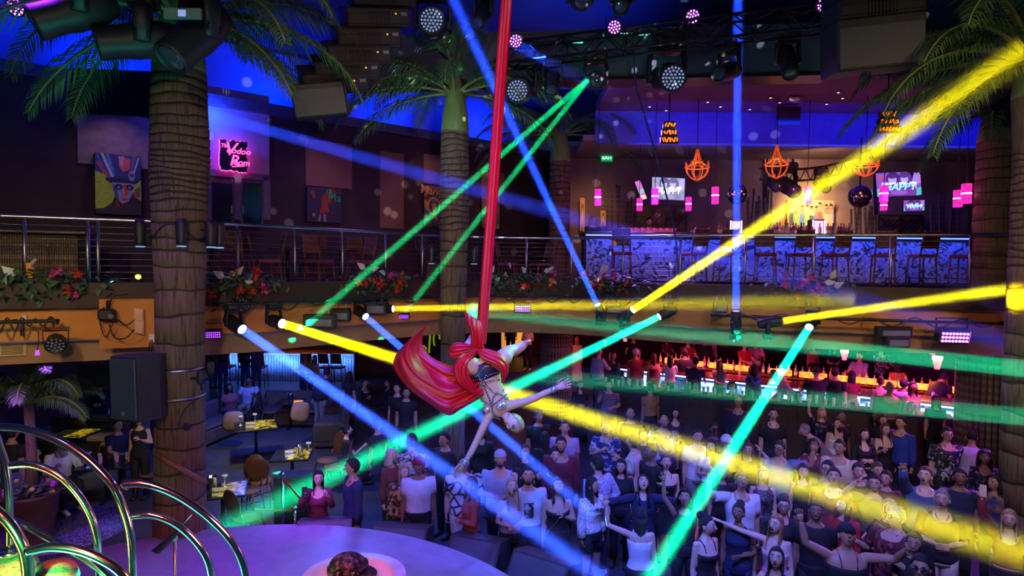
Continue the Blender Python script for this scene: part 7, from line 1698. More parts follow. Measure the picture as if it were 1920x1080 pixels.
person(1220,720,'m',200,'tee:tan','pants:black',('short','black'),D2,'man in a tan T-shirt left of the yellow haired woman, seen from behind',(0,0),skin=1)
person(1142,714,'m',0,'tee:hstripes','pants:navy',('short','black'),('phone','clasp'),'man in a striped violet T-shirt filming with his phone',(0,5),skin=1,H=1.8,build=1.1,phone=(-1,None,'phone before the face of the man in the striped violet T-shirt'))
person(1088,715,'f',5,'jacket:black','pants:black',('long','black'),('clasp','clasp'),'woman in a black jacket with a glowing phone in her hands',(0,5),skin=0,hl=.4,extra='black')
person(1182,766,'m',-10,'tee:black','pants:black',('bald','black'),('mouth','down'),'man with a bare violet lit arm held across his face',(10,5),skin=2)
person(1362,818,'m',160,'tee:black','pants:black',('buzz','black'),D2,'person in a white cap seen from behind left of the green shaft',(0,0),skin=2,cap=('front','white'))
person(1338,793,'m',5,'tee:black','pants:black',('buzz','black'),D2,'dark skinned man in sunglasses left of the white cap',(0,5),skin=4,glasses=2)
person(1266,766,'f',0,'vneck:black','pants:black',('long','black'),D2,'small seated looking woman above the bald filming man',(0,0),skin=1,H=1.6)
person(1010,770,'m',20,'tee:black','pants:black',('short','black'),D2,'man in black below the outstretched arm of the aerialist',(0,5),skin=2)
person(905,800,'f',-10,'jacket:black','pants:black',('long','brown'),D2,'woman in black between the two reaching arms of the aerialist',(0,5),skin=1,hl=.3)
person(985,835,'f',10,'tee:black','pants:black',('long','brown'),('drink','drink'),'woman behind the man in the backwards cap, holding a drink',(0,8),skin=1)
person(835,812,'m',-40,'tee:black','pants:black',('short','black'),D2,'man in black behind the lowered arm of the aerialist',(0,5),skin=2)
person(1165,862,'f',-20,'tee:black','pants:black',('long','black'),D2,'dark haired woman behind the woman with arms spread',(0,5),skin=1)
person(1355,872,'f',-10,'tee:black','pants:black',('long','black'),D2,'dark clothed woman in the shade beside the green shaft',(0,5),skin=2,hl=.3)
person(1610,870,'m',-10,'tee:black','pants:black',('short','black'),D2,'man in black behind the hand shading man to the left',(-10,8),skin=1)
person(1800,880,'m',-20,'tee:navy','pants:black',('short','black'),D2,'man in navy in the dark gap right of the shouting man',(-10,5),skin=3)
person(1530,940,'m',-15,'tee:black','pants:black',('short','black'),D2,'man in black in the shade right of the woman with the blazer',(-10,5),skin=3)
person(1715,1000,'f',-30,'tee:black','pants:black',('long','black'),D2,'dark woman in the gap behind the man with mirrored glasses',(-10,5),skin=2)
person(1420,1010,'f',-10,'tee:black','pants:black',('long','black'),D2,'dark haired woman left of the shouting woman at the bottom',(-10,5),skin=2,H=1.58) if False else None
# ---- lower bar level
BG = 'guests at the lower bar'
def bar_person(px, py, sex, yaw, top, bottom, hair, arms, label, **k): person(px, py, sex, yaw, top, bottom, hair, arms, label, floor=.5, group=BG, **k)
bar_person(1082,632,'f',170,'sleeveless:cream','long:cream',('long','red'),D2,'woman in a long pale dress beside the bamboo column',hl=.4,skin=0)
bar_person(1122,653,'m',120,'lshirt:paleblue','pants:black',('buzz','grey'),('bar','down'),'man in a grey blue shirt at the left end of the lower bar',skin=1,build=1.1)
bar_person(1150,661,'f',20,'jacket:black','pants:black',('bob','black'),D2,'woman in a black jacket facing the floor at the left of the lower bar',skin=1,extra='cream')
bar_person(1192,655,'m',185,'tee:burgundy','pants:burgundy',('buzz','black'),D2,'person in a blue lit cap and red shirt at the lower bar',skin=2,cap=('back','paleblue'))
bar_person(1226,664,'f',180,'dress:burgundy','dress:burgundy',('long','brown'),D2,'woman in a red dress with long hair seen from behind at the lower bar',skin=1,hl=.5)
bar_person(1257,668,'f',170,'tee:white','pants:black',('bob','black'),('bar','bar'),'woman with black bob and white T-shirt seen from behind at the lower bar',skin=1,hl=.24)
bar_person(1284,655,'m',180,'jacket:black','pants:black',('short','black'),D2,'broad man in a black jacket seen from behind at the lower bar',skin=1,build=1.25,extra='black')
bar_person(1332,671,'m',150,'tee:navy','pants:black',('short','black'),('bar','bar'),'man in a navy T-shirt leaning at the lower bar right of the broad man',skin=1,lean=15,push=(-.35,.1))
bar_person(1349,676,'f',10,'tee:grey','pants:black',('long','black'),('bar','down'),'woman with two long dark braids of hair in a grey top by the drink ledge',skin=1,hl=.4)
bar_person(1413,684,'f',175,'tee:bluefloral','pants:navy',('curly','black'),D2,'woman with curly hair in a blue flower dress seen from behind',skin=3,hl=.2)
bar_person(1448,694,'m',-110,'lshirt:lavender','pants:black',('short','black'),('bar','bar'),'man in a lilac shirt bending left at the lower bar behind the green shaft',skin=1,lean=45,push=(-.2,-.35))
bar_person(1531,690,'m',175,'tee:black','pants:black',('buzz','black'),('bar','bar'),'man with dark cap and black printed T-shirt seen from behind at the lower bar',skin=1,cap=('front','black'),build=1.15)
bar_person(1566,690,'m',130,'tee:black','pants:black',('short','black'),('down','mouth'),'man in black raising a glass to his mouth at the lower bar',skin=2,build=1.1)
bar_person(1598,697,'f',180,'tee:burgundy','pants:black',('long','black'),D2,'woman with straight black hair and burgundy top seen from behind at the lower bar',skin=1,hl=.5)
bar_person(1653,703,'f',150,'cami:tan','pants:black',('bun','brown'),('bar','down'),'woman with tied hair and tan strap top at the right half of the lower bar',skin=1,push=(-.2,-.3))
bar_person(1668,716,'m',-5,'vneck:olive','pants:black',('bald','black'),D2,'man in an olive V-neck facing the dance floor at the drink ledge',skin=2,build=1.25)
bar_person(1711,717,'f',0,'strapless:brownred','pants:black',('long','black'),D2,'woman with bare shoulders beside the man in the olive V-neck',skin=2,hl=.3)
bar_person(1697,707,'f',140,'blouse:white','pants:black',('short','black'),('bar','bar'),'woman in a white blouse behind the bare shouldered woman',skin=1,push=(-.25,-.35))
bar_person(1683,679,'f',170,'tee:orange','pants:black',('long','black'),D2,'woman in an orange top with very long black hair behind the lower bar guests',skin=1,hl=.55)
bar_person(1776,694,'m',110,'tee:black','pants:black',('short','black'),('bar','bar'),'man in black leaning far over the bar at the right',skin=2,lean=40,build=1.1,push=(-.45,-.6))
bar_person(1755,742,'f',-10,'tee:black','pants:black',('long','black'),D2,'woman whose face shows above the drink ledge at the right',skin=1,H=1.6)
def back_person(px, py, Y, sex, yaw, top, hair, arms, label, H=None, **k):
    p = at(px, py, Y); q_ = onz(px, py, .5 + (1.77 if sex == 'm' else 1.65)); d_ = V((q_.x, q_.y, 0)).normalized()*.85
    person(px, py, sex, yaw, top, 'pants:black', hair, arms, label, loc=V((p.x, Y, .87)) if px < 1000 else V((q_.x+d_.x, q_.y+d_.y, .5)), floor=.5, group='people behind the lower bar', **k)
for args in ((1525,646,18.3,'f',0,'tee:orange',('long','brown'),D2,'woman in an orange brown top behind the lower bar bottles'),(1563,653,18.0,'f',0,'tee:black',('long','black'),('clasp','clasp'),'woman with long black hair and clasped hands behind the lower bar'),
  (1612,668,17.4,'m',-60,'tee:lavender',('short','black'),('bar','bar'),'person in a lilac top leaning on the far side of the lower bar'),(1652,654,17.2,'m',10,'shirt:plaid',('short','grey'),('bar','bar'),'man in a plaid shirt on the far side of the lower bar'),
  (1417,642,19.3,'m',-10,'shirt:pink',('bald','black'),('bar','bar'),'bartender in a pink shirt with dark braces'),(1396,647,19.6,'m',15,'tee:red',('short','black'),('bar','bar'),'bartender in a red T-shirt left of the one with braces'),
  (1322,637,20.5,'m',180,'jacket:black',('short','black'),D2,'big man in black standing behind the white spot beam'),(1334,636,20.9,'f',-20,'cami:tan',('long','blond'),('mouth','down'),'woman with a drink beside the big man in black'),
  (1250,636,21.0,'f',10,'tee:maroon',('long','black'),('bar','bar'),'woman behind the lower bar near the bright blue poster'),(1188,632,21.6,'m',-20,'tee:black',('short','black'),('bar','down'),'man far behind the left end of the lower bar'),
  (1290,640,21.5,'m',0,'tee:burgundy',('short','black'),('bar','bar'),'man far behind the bar left of the big man in black'),(958,590,24.7,'m',180,'tee:black',('short','black'),D2,'man in black standing in silhouette before the orange picture wall'),
  (990,611,22.0,'f',-20,'tee:white',('long','brown'),('cross','cross'),'woman in a white top with crossed arms at the entrance'),(1135,640,21,'f',-10,'tee:black',('long','black'),D2,'woman in the dark behind the man in the grey blue shirt')):
    back_person(*args)
if True:
    b = [q for q in QUEUE if q['label'].startswith('bartender in a pink')][0]; b['extra'] = 'suspenders'
# ---- left tables
LG = 'people at the left tables'
def left_person(px, py, sex, yaw, top, bottom, hair, arms, label, **k): person(px, py, sex, yaw, top, bottom, hair, arms, label, group=LG, **k)
left_person(262,777,'f',10,'sleeveless:black','pants:black',('bob','brown'),('down','chest'),'woman in black lace standing below the loudspeaker',skin=0,hl=.2)
left_person(220,790,'m',60,'tee:navy','pants:black',('buzz','black'),('bar','bar'),'seated man in dark blue left of the woman in black lace',skin=2,sit=1)
left_person(112,822,'m',60,'lshirt:white','pants:black',('buzz','black'),('drink','drink'),'seated man in a white shirt eating behind the chrome arch',skin=3,sit=1)
left_person(68,842,'f',30,'tee:navy','pants:black',('pony','black'),D2,'seated girl beside the potted palm trunk',skin=1,sit=1,H=1.5)
left_person(22,800,'m',170,'tee:black','pants:denim',('short','black'),D2,'man seen from behind at the left edge behind the potted palm',skin=2,loc=V((onz(22,800,1.77).x, onz(22,800,1.77).y, 0)))
p = at(188,700,15.0); left_person(187,722,'m',10,'long:black','pants:black',('short','black'),('cross','cross'),'man in black sitting with crossed arms left of the loudspeaker',skin=1,sit=1,loc=V((at(187,722,16.6).x,16.6,0)))
left_person(130,650,'m',-10,'tee:black','pants:cream',('short','black'),D2,'person in pale shorts standing under the left fascia',skin=1,loc=V((at(138,700,18).x,18,0)))
left_person(467,708,'m',5,'tee:white','pants:khaki',('buzz','black'),('drink','drink'),'seated man in a white T-shirt behind the yellow sofa table',skin=3,sit=1,build=1.1)
left_person(430,722,'f',30,'tee:coral','pants:black',('long','black'),('drink','drink'),'seated woman in pink red left of the man in the white T-shirt',skin=3,sit=1,hl=.2)
left_person(616,692,'m',150,'jacket:black','pants:grey',('short','black'),D2,'man in grey trousers bending over right of the sofas',skin=1,lean=25,extra='black')
left_person(683,713,'m',60,'jacket:black','pants:black',('short','black'),('drink','down'),'seated man in a dark suit facing right below the yellow shaft',skin=2,sit=1,extra='white')
left_person(728,714,'f',-50,'jacket:black','pants:black',('short','black'),('down','down'),'seated woman in a dark suit facing left toward the man in the suit',skin=2,sit=1,extra='white')
left_person(655,698,'f',160,'tee:black','pants:black',('long','black'),D2,'woman in black with long hair seen from behind right of the bending man',skin=1,hl=.4)
left_person(745,720,'m',-20,'tee:black','pants:black',('short','black'),D2,'man in black standing right of the suited pair',skin=1)
left_person(762,728,'m',10,'tee:black','pants:black',('short','black'),D2,'second man in black standing close to the flying silk',skin=2)
left_person(588,776,'f',120,'tee:black','pants:black',('long','black'),D2,'seated woman in black behind the ice bucket table',skin=2,sit=1) if False else None
left_person(708,790,'m',-120,'tee:black','pants:black',('short','black'),D2,'seated man in black seen from behind below the blue shaft',skin=2,sit=1)
left_person(650,800,'f',120,'tee:black','pants:black',('bun','black'),('drink','down'),'seated woman in black beneath the blue shaft at the dark table',skin=1,sit=1)
for i, (px, py, sex, yw, tp, hr_, ar) in enumerate(((402,645,'f',170,'tee:coral',('long','black'),D2),(426,640,'m',175,'tee:navy',('short','black'),D2),(462,640,'m',165,'shirt:black',('short','black'),('bar','bar')),(488,645,'m',190,'lshirt:grey',('short','black'),('down','hip')),(574,640,'f',20,'long:orange',('short','brown'),('clasp','clasp')),(596,642,'f',-20,'cami:tan',('long','black'),('clasp','down')))):
    p = at(px, py, 22.6); lb_ = ['woman in coral red at the far left bar','man in navy second from the left at the far left bar','man in black with folded arms at the far left bar','man in grey right of the folded arms at the far left bar','person in an orange sweater sitting at the far left bar','long haired woman beside the orange sweater at the far left bar'][i]
    left_person(px, py, sex, yw, tp, 'pants:denim', hr_, ar, lb_, skin=1, loc=V((p.x, 22.5-.25*(i % 2), 0)), sit=1 if i >= 4 else 0)
# ---- upper bar staff
for px, py, Y, sex, yw, tp, hr_, ar, lb_ in ((1111,403,16.6,'m',25,'long:black',('short','blond'),('bar','bar'),'DJ in black bending over a laptop at the upper left'),(1217,407,17.0,'m',0,'long:black',('short','black'),('bar','bar'),'bartender in black behind the pink lit tumblers of the upper bar')):
    p = at(px, py, Y); person(px, py, sex, yw, tp, 'pants:black', hr_, ar, lb_, (0,-10), skin=1, loc=V((p.x, Y, DECK)), H=min(1.8, p.z-DECK), group='staff on the upper floor', beard=1)
flush_people()
# ------------------------------------------------------------------ aerialist hanging upside down in the red silk
AY = 6.5; AS = AY/F
def A(px, py, dy=0.): return at(px, py, AY) + V((0, dy, 0))
TOR = [((902,672),.13,.1),((907,684),.152,.112),((912,699),.154,.114),((918,718),.128,.092),((924,738),.126,.094),((930,755),.138,.106),((936,767),.128,.088),((943,775),.075,.06)]
body = MB()
body.tube([A(*p) for p, a, b in TOR], [(a, b) for p, a, b in TOR], 24, up=(0,-1,0))
NK = A(951,781,-.02); HC = A(962,790,-.04)
body.tube([A(940,771), A(946,777,-.01), NK, A(957,785,-.03)], [.05,.045,.043,.042], 14)
hz = (A(974,799) - A(952,781)).normalized()                        # crown direction (down right)
fy_ = -(V((-.35,-1,-.45)) - hz*V((-.35,-1,-.45)).dot(hz)).normalized()   # local +Y (back of the head)
hx = fy_.cross(hz); HM = Matrix((hx, fy_, hz)).transposed()
body.ball(HC, (.074,.094,.117), 24, 16, rot=HM, fn=hskull)
ARMR = [A(949,765,.0), A(962,757,-.02), A(983,751,-.06), A(1004,743,-.08), A(1022,733,-.1), A(1042,723,-.12)]
body.tube(ARMR, [.04,.052,.044,.037,.034,.024], 14)
ARML = [A(926,768,.0), A(917,779,-.03), A(906,800,-.06), A(895,822,-.08), A(884,843,-.12), A(872,862,-.15)]
body.tube(ARML, [.04,.05,.043,.036,.034,.024], 14)
body.tube([A(922,690), A(936,678,.02), A(948,668,.06), A(955,661,.1), A(966,660,.16), A(979,654,.2), A(986,649,.22)], [.09,.1,.09,.068,.066,.05,.034], 16)
body.tube([A(984,651,.22), A(989,646,.2), A(994,642,.16)], [(.034,.034),(.04,.03),(.024,.016)], 12)
body.tube([A(896,692), A(884,684,-.05), A(874,672,-.1), A(872,658,-.05), A(886,640,.02), A(894,618,.06)], [.09,.098,.088,.064,.06,.04], 16)
t = bpy.data.objects.new('tmp', body.mesh('tmp')); COL.objects.link(t)
m = t.modifiers.new('r', 'REMESH'); m.mode = 'VOXEL'; m.voxel_size = .008
m = t.modifiers.new('s', 'SMOOTH'); m.factor = .5; m.iterations = 6
me = bpy.data.meshes.new_from_object(t.evaluated_get(bpy.context.evaluated_depsgraph_get())); bd = MB(); bd.add([v.co.copy() for v in me.vertices], [tuple(p.vertices) for p in me.polygons], 0, True)
bpy.data.objects.remove(t); bpy.data.meshes.remove(me)
bd.merge(hand_mb(A(1042,723,-.12), A(1060,716,-.13)-A(1042,723,-.12), (-.2,-1,.2), -1, .12, .3, 1.02, 8))
bd.merge(hand_mb(A(872,862,-.15), A(860,878,-.17)-A(872,862,-.15), (.3,-.9,-.3), 1, .15, .24, 1.02, 8))
HT = Matrix.Translation(HC) @ HM.to_4x4()
f_ = MB(); f_.tube([(0,-.088,.018),(0,-.103,-.008),(0,-.115,-.028),(0,-.096,-.036)], [(.007,.006),(.01,.009),(.013,.011),(.01,.006)], 10)
for sg in (-1,1):
    f_.ball((sg*.076,.008,-.012), (.011,.019,.03), 10, 8); f_.ball((sg*.031,-.085,.006), (.017,.011,.008), 10, 6, mi=2); f_.ball((sg*.031,-.093,.003), (.012,.004,.003), 8, 5, mi=1)
    f_.tube([(sg*.013,-.096,.026),(sg*.033,-.097,.034),(sg*.053,-.082,.026)], [.003,.0045,.002], 6, mi=3); f_.tube([(sg*.012,-.095,.013),(sg*.033,-.096,.018),(sg*.055,-.08,.012)], [.002,.004,.002], 6, mi=2)
f_.ball((0,-.094,-.06), (.022,.009,.006), 12, 6, mi=4); f_.ball((0,-.0925,-.069), (.018,.01,.0075), 12, 6, mi=4)
bd.merge(f_, HT)
AER = bd.build('person', [SKIN[1], EYEW, IRIS, HAIRC['brown'], LIPF], label='aerialist hanging upside down with spread arms in a jewelled harness', cat='person', group='aerial act')
ha = MB().merge(hair_shell('buzz', 0), HT); ha.build('hair', HAIRC['blond'], AER, solid=.006)
def surf(px, py, h=.006):
    """point on the front of the torso under a pixel"""
    best = None
    for i in range(len(TOR)-1):
        (p, a, b), (q, c, d) = TOR[i], TOR[i+1]
        e = V((q[0]-p[0], q[1]-p[1])); w = V((px-p[0], py-p[1])); t = max(0, min(1, w.dot(e)/e.length_squared)); r_ = w - e*t
        if best is None or r_.length < best[0]: best = (r_.length, a+(c-a)*t, b+(d-b)*t)
    u = min(.97, best[0]*AS/best[1]); return A(px, py, -(best[2]*math.sqrt(1-u*u)) - h)
NAVYC = mat('costume_navy', (.01,.01,.05), .5); JEW = mat('rhinestone', (.8,.8,.85), .12, .3, var=0, spec=1.); SEQ = mixmat('sequins', (.35,.3,.35), (.95,.8,.75), 'voronoi', 70, soft=.4, rough=.15, metal=.6)
def strap(pts, w=.014, jew=True):
    P = bez([surf(x, y) for x, y in pts], 8); MB().tube(P, [(w*.55,w*.4)]*len(P), 6, up=(0,-1,0)).build('harness_strap', NAVYC, AER)
    j = MB(); L = 0; last = None
    for i in range(0, len(P), 2): j.ball(P[i] + V((0,-w*.5,0)), .0055, 6, 4)
    j.build('rhinestones', JEW, AER)
br = MB(); br.tube([A(*p) for p in ((904,679),(908,688),(912,699),(915,707))], [(.15,.112),(.161,.121),(.162,.122),(.148,.108)], 24, up=(0,-1,0)); br.build('briefs', NAVYC, AER)
strap([(887,706),(897,700),(910,684),(925,685),(940,692)]); strap([(888,712),(905,707),(925,697),(940,697)])
strap([(895,723),(906,716),(920,711),(938,710)]); strap([(899,703),(906,716)]); strap([(912,700),(907,715)])
strap([(905,717),(903,733),(902,748)]); strap([(907,718),(914,735),(922,754)]); strap([(909,717),(920,727),(930,735)])
strap([(904,753),(903,749),(912,752),(922,757)]); strap([(922,757),(935,748),(950,738),(953,736)]); strap([(924,752),(926,740),(938,736),(950,748)]); strap([(922,757),(925,772),(937,784)]); strap([(906,766),(914,775),(922,779),(933,784)]); strap([(952,742),(953,757),(958,767)]); strap([(930,735),(945,730),(948,727)])
for px, py, rx in ((914,765,.052),(938,758,.062)): MB().ball(surf(px, py, -.03), (rx,.06,rx*.8), 16, 10, rot=Matrix.Rotation(R(-20), 3, 'Y')).build('sequin_cup', SEQ, AER)
MB().tube([NK + (hx*math.cos(a*PI/10) + fy_*math.sin(a*PI/10))*.05 for a in range(20)], [(.004,.016)]*20, 6, closed=True, up=hz).build('collar', SEQ, AER)
for p, d in ((A(1037,726,-.115), A(1042,723)-A(1030,730)), (A(874,858,-.145), A(872,862)-A(884,843))):
    d = d.normalized(); MB().tube([p - d*.028, p - d*.026, p + d*.026, p + d*.028], [.024,.034,.032,.022], 16).build('jewelled_cuff', SEQ, AER)
# silk
SILK = mixmat('red_silk', (.5,.002,.01), (.68,.006,.018), 'noise', 3, soft=.3, rough=.42, stretch=(1,1,.4)); 
sk_ = empty('aerial_silk', A(895,650), label='long red silk hanging from the ceiling with its tail flying out to the left', cat='silk')
top = at(950,0,AY); bot = A(905,600); dv = (top-bot)
P = [bot + dv*(i/30*1.98) for i in range(31)]
P = [A(901,645), A(903,625)] + P
mb = MB(); seg = 18; vs = []; fs = []
for i, p in enumerate(P):
    for k in range(seg):
        a = 2*PI*k/seg; r_ = .05*(1+.28*math.sin(5*a + i*.21)) ; vs.append(p + V((r_*math.cos(a), .6*r_*math.sin(a), 0)))
for i in range(len(P)-1):
    for k in range(seg): k2 = (k+1) % seg; fs.append((i*seg+k, i*seg+k2, (i+1)*seg+k2, (i+1)*seg+k))
mb.add(vs, fs, 0, True); mb.build('hanging_length', SILK, sk_)
UR = bez([V((x,y,0)) for x,y in ((900,672),(878,690),(851,692),(823,684),(800,672),(786,654),(785,634),(794,612))], 8)
LR = bez([V((x,y,0)) for x,y in ((908,738),(890,752),(862,770),(838,783),(800,762),(764,739),(738,712),(727,690),(733,669))], 8)
def rail_(P, t): x = t*(len(P)-1); i = min(len(P)-2, int(x)); return P[i].lerp(P[i+1], x-i)
def tail(u, v):
    p = rail_(UR, u).lerp(rail_(LR, u), v); d = .16*math.sin(v*5.5+u*2.5)*(.3+.7*u) + .05*math.sin(v*19+u*5)*(.35+.4*(1-u)) + .02*math.sin(v*41-u*3)*(1-u) + .25*u
    return A(p.x, p.y, d - .03)
MB().grid(tail, 60, 44).build('flying_tail', SILK, sk_, solid=.006)
def drape(outer, inner, amp, name, front=-.15):
    O, I = bez([V((x,y,0)) for x,y in outer], 8), bez([V((x,y,0)) for x,y in inner], 8)
    def g(u, v):
        p = rail_(O, u).lerp(rail_(I, u), v); return A(p.x, p.y, front*math.sin(PI*min(1,.12+.76*v))*math.sin(PI*(.1+.8*u)) - .1 + amp*math.sin(v*22+u*2))
    MB().grid(g, 30, 30).build(name, SILK, sk_, solid=.006)
drape([(896,648),(870,662),(852,682),(856,704),(870,722),(896,737)], [(899,650),(890,668),(882,682),(880,697),(887,712),(899,736)], .012, 'hip_drape', -.1)
drape([(897,650),(918,652),(940,660),(953,676),(952,698),(942,714)], [(896,656),(906,672),(922,680),(936,688),(941,700),(940,712)], .012, 'hip_drape', -.12)
drape([(846,648),(856,640),(872,641),(892,646)], [(843,656),(850,668),(866,664),(893,654)], .014, 'loose_fold', -.06)
drape([(873,582),(876,600),(884,620),(884,648)], [(903,602),(906,612),(908,628),(907,650)], .014, 'upper_fold', -.12)
MB().ball(A(896,650,-.06), (.07,.06,.06), 16, 10, fn=lambda q: V((q.x*(1+.12*math.sin(q.z*9)), q.y, q.z))).build('knot', SILK, sk_)
# ------------------------------------------------------------------ light and look
w = bpy.data.worlds.new('world'); sc.world = w; w.use_nodes = True
w.node_tree.nodes['Background'].inputs[0].default_value = (.06,.09,.3,1); w.node_tree.nodes['Background'].inputs[1].default_value = .12
sc.view_settings.view_transform = 'Standard'; sc.view_settings.look = 'None'; sc.view_settings.exposure = 0; sc.view_settings.gamma = 1
cy = sc.cycles
cy.use_denoising = True; cy.denoising_input_passes = 'RGB_ALBEDO_NORMAL'; cy.denoiser = 'OPENIMAGEDENOISE'
cy.max_bounces = 4; cy.diffuse_bounces = 2; cy.glossy_bounces = 2; cy.transmission_bounces = 2; cy.transparent_max_bounces = 16; cy.volume_bounces = 0
cy.caustics_reflective = False; cy.caustics_refractive = False; cy.sample_clamp_indirect = 4
# blue wash on the front of the dance floor, lilac wash on the rest of the crowd
lamp('blue_wash', 'SPOT', (-.5,2.2,9.2), (.03,.12,1), 4200, .25, (1.6,7.6,1.0), 42, .9)
lamp('blue_wash', 'SPOT', (4.0,3.0,9.4), (.04,.12,1), 1700, .25, (2.6,8.4,1.0), 50, 1)
lamp('lilac_wash', 'SPOT', (1.0,.5,9.0), (.95,.52,.5), 620, .3, (5.0,9.5,1.0), 62, 1)
lamp('lilac_wash', 'SPOT', (-2.5,1.0,9.0), (.55,.5,.95), 120, .3, (-1.0,9.5,1.0), 46, 1)
lamp('violet_rim', 'SPOT', (9.0,10.2,3.4), (.45,.08,1), 800, .2, (5.5,8.0,1.2), 90, 1)
lamp('violet_rim', 'SPOT', (3.0,14.6,7.8), (.35,.12,1), 1500, .2, (3.5,10.0,1.2), 80, 1)
# stage
lamp('stage_violet', 'SPOT', (-5.5,6.5,8.5), (.22,.02,1), 2000, .3, (-3.2,7.0,1), 42, 1)
lamp('stage_blue', 'SPOT', (-.5,5.5,9.0), (.06,.05,1), 1800, .3, (-1.0,6.6,1), 40, 1)
# cove and upper left
for i in range(5):
    p = LW0.lerp(LW1, .12+.19*i) - LWN*.5; lamp('cove_light', 'AREA', (p.x, p.y, 8.65), (.0,.03,1), 60, .8, (p.x+LWN.x*.0-LWN.x*.6, p.y-LWN.y*.6, 10.3))
p = lwall(400, 214, .5); lamp('sign_wall_light', 'POINT', p, (.02,.07,1), 90, .12)
lamp('ceiling_blue', 'AREA', (-6,8,8.4), (.0,.03,1), 90, 1.2, (-7,9,10.4))
lamp('ceiling_blue', 'AREA', (1.5,13.2,8.2), (.02,.08,1), 60, 1., (1,13.8,10.4))
# palms, fascia
lamp('palm_warm', 'SPOT', (-1.0,-1.5,6.5), (1,.68,.5), 800, .2, (fx(4), Y1, 4.2), 36, .6)
lamp('palm_cool', 'SPOT', (1.5,4.0,9.0), (.4,.5,1), 520, .2, (c2.x, Y2, 5.9), 34, .8)
lamp('palm_right', 'SPOT', (4.0,-1.0,6.5), (1,.75,.45), 480, .2, (7.3, 9, 4.0), 34, .8)
lamp('fascia_warm', 'SPOT', (-4.5,2.0,6.5), (1,.72,.38), 650, .2, (-7.6,9.0,3.6), 40, .8)
lamp('fascia_warm', 'SPOT', (5.0,3.5,7.5), (1,.72,.3), 380, .2, (6.5,11.2,3.7), 60, .9)
lamp('fascia_mid', 'SPOT', (-1.0,5.0,8.0), (1,.75,.45), 170, .2, (-2.0,12.6,3.7), 60, .9)
# aerialist
lamp('follow_spot', 'SPOT', (-1.5,-1.5,7.0), (1,.6,.45), 520, .15, A(895,705), 9, .8)
lamp('green_rim', 'SPOT', (3.5,8.5,6.5), (.08,1,.4), 1700, .12, A(945,700), 16, .8)
# sculpture and left tables
lamp('arch_yellow', 'SPOT', (-3.6,2.3,2.3), (1,.55,.03), 60, .15, (-2.8,3.4,2.3), 80)
lamp('silk_light', 'SPOT', (.6,.2,5.2), (1,.42,.35), 800, .15, A(918,330), 42)
lamp('monitor_violet', 'SPOT', (-4.2,6.2,5.0), (.3,.02,1), 1300, .1, onz(610,990,.8), 16)
lamp('floor_blue_fill', 'AREA', (0,12.2,3.05), (.05,.12,1), 110, 1., (0,12.2,0))  # added fill lamp in place of blue haze over the floor
lamp('arch_red', 'SPOT', (-1.7,.9,5.6), (1,.05,.02), 900, .22, (-2.5,3.5,2.4), 46)
lamp('arch_teal', 'SPOT', (-1.0,3.6,1.35), (.03,1,.6), 700, .22, (-2.4,3.5,2.6), 80)
lamp('arch_teal', 'SPOT', (-3.6,2.6,1.3), (.03,.9,.7), 350, .22, (-2.7,3.5,2.6), 80)
lamp('crown_teal', 'SPOT', (-3.2,9.0,5.2), (.3,.7,.8), 190, .15, (c2.x,Y2,7.6), 40)
g = bpy.data.lights.new('mirror_dots', 'SPOT'); g.energy = 1800; g.color = (.9,.95,1); g.spot_size = R(110); g.shadow_soft_size = .01; g.use_nodes = True
nt = g.node_tree; em = nt.nodes['Emission']; tc = nt.nodes.new('ShaderNodeTexCoord'); vo = nt.nodes.new('ShaderNodeTexVoronoi'); vo.inputs['Scale'].default_value = 15; mr = nt.nodes.new('ShaderNodeMapRange')
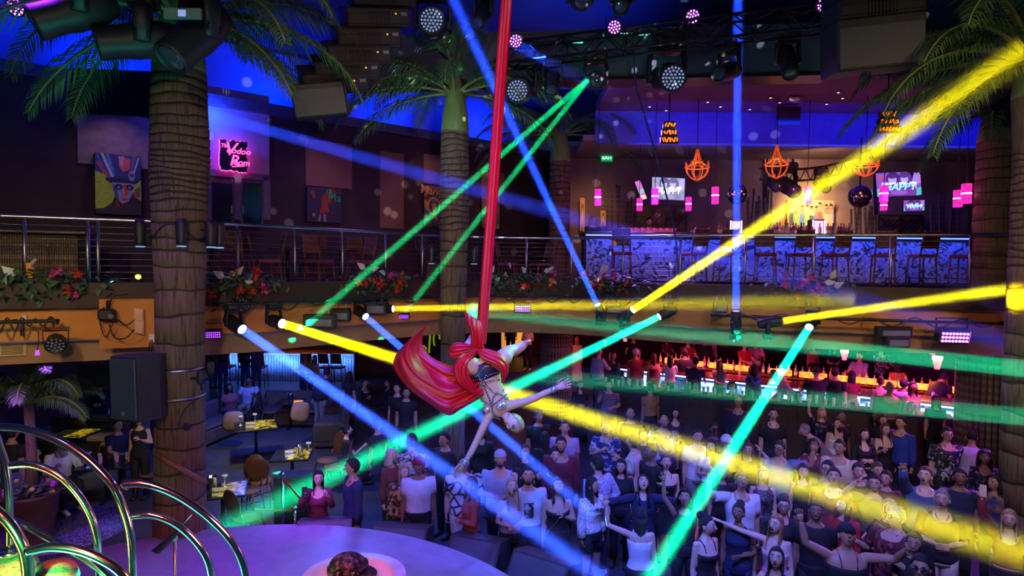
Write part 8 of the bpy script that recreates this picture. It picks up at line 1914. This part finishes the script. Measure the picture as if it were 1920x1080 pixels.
mr.inputs[1].default_value = .2; mr.inputs[2].default_value = .14; nt.links.new(tc.outputs['Normal'], vo.inputs['Vector']); nt.links.new(vo.outputs['Distance'], mr.inputs[0]); nt.links.new(mr.outputs[0], em.inputs['Strength'])
go = bpy.data.objects.new('mirror_dots', g); link(go); go.location = (1.4,8.2,6.3); go.rotation_euler = (V((1.2,11.5,8.0))-V(go.location)).to_track_quat('-Z','Y').to_euler()
lamp('petal_green', 'SPOT', (-2.3,2.4,3.2), (.1,1,.2), 260, .05, at(95,1065,3.4), 40, .6)
lamp('table_yellow', 'SPOT', (-3.5,9.5,3.1), (1,.85,.1), 160, .1, tC, 50, .8)
lamp('table_yellow', 'SPOT', (-4.5,12.0,3.1), (1,.85,.1), 200, .1, tB, 60, .8)
lamp('table_yellow', 'SPOT', (-6.0,14.0,3.1), (1,.85,.1), 200, .1, tA, 60, .8)
lamp('table_yellow', 'SPOT', (-10.0,14.5,3.1), (1,.85,.1), 160, .1, tG, 40, .8)
lamp('left_blue', 'AREA', (-6.5,15.5,3.05), (.06,.12,1), 120, 1., (-6.5,15.5,0))
lamp('left_blue', 'AREA', (-3.0,11.0,3.05), (.1,.15,1), 90, 1., (-3.0,11.0,0))
lamp('plant_violet', 'SPOT', (-7.5,8.3,3.3), (.4,.04,1), 420, .1, (pp.x+.2, pp.y, 1.6), 50, .8)
lamp('rug_violet', 'SPOT', (-7.0,9.2,3.2), (.3,.05,1), 300, .1, onz(120,1000,0), 40, .8)
lamp('entrance_red', 'POINT', (1.2,20.5,2.6), (1,.15,.05), 40, .15)
lamp('bar_level_violet', 'AREA', (9.0,13.2,3.1), (.8,.05,.7), 160, .8, (9.5,14,0))
lamp('bar_level_red', 'AREA', (5.5,17.0,3.1), (1,.1,.25), 120, 1., (5.5,17.0,0))
lamp('mezz_left', 'AREA', (-3.5,14.5,7.8), (.4,.2,1), 20, 1., (-3.5,14.5,4))
for lb_, ns in LABELS.items():
    if len(lb_.split()) > 16 or len(lb_.split()) < 4: print('LABELLEN', len(lb_.split()), lb_)
    if len(ns) > 1: print('DUPLABEL', lb_, ns)
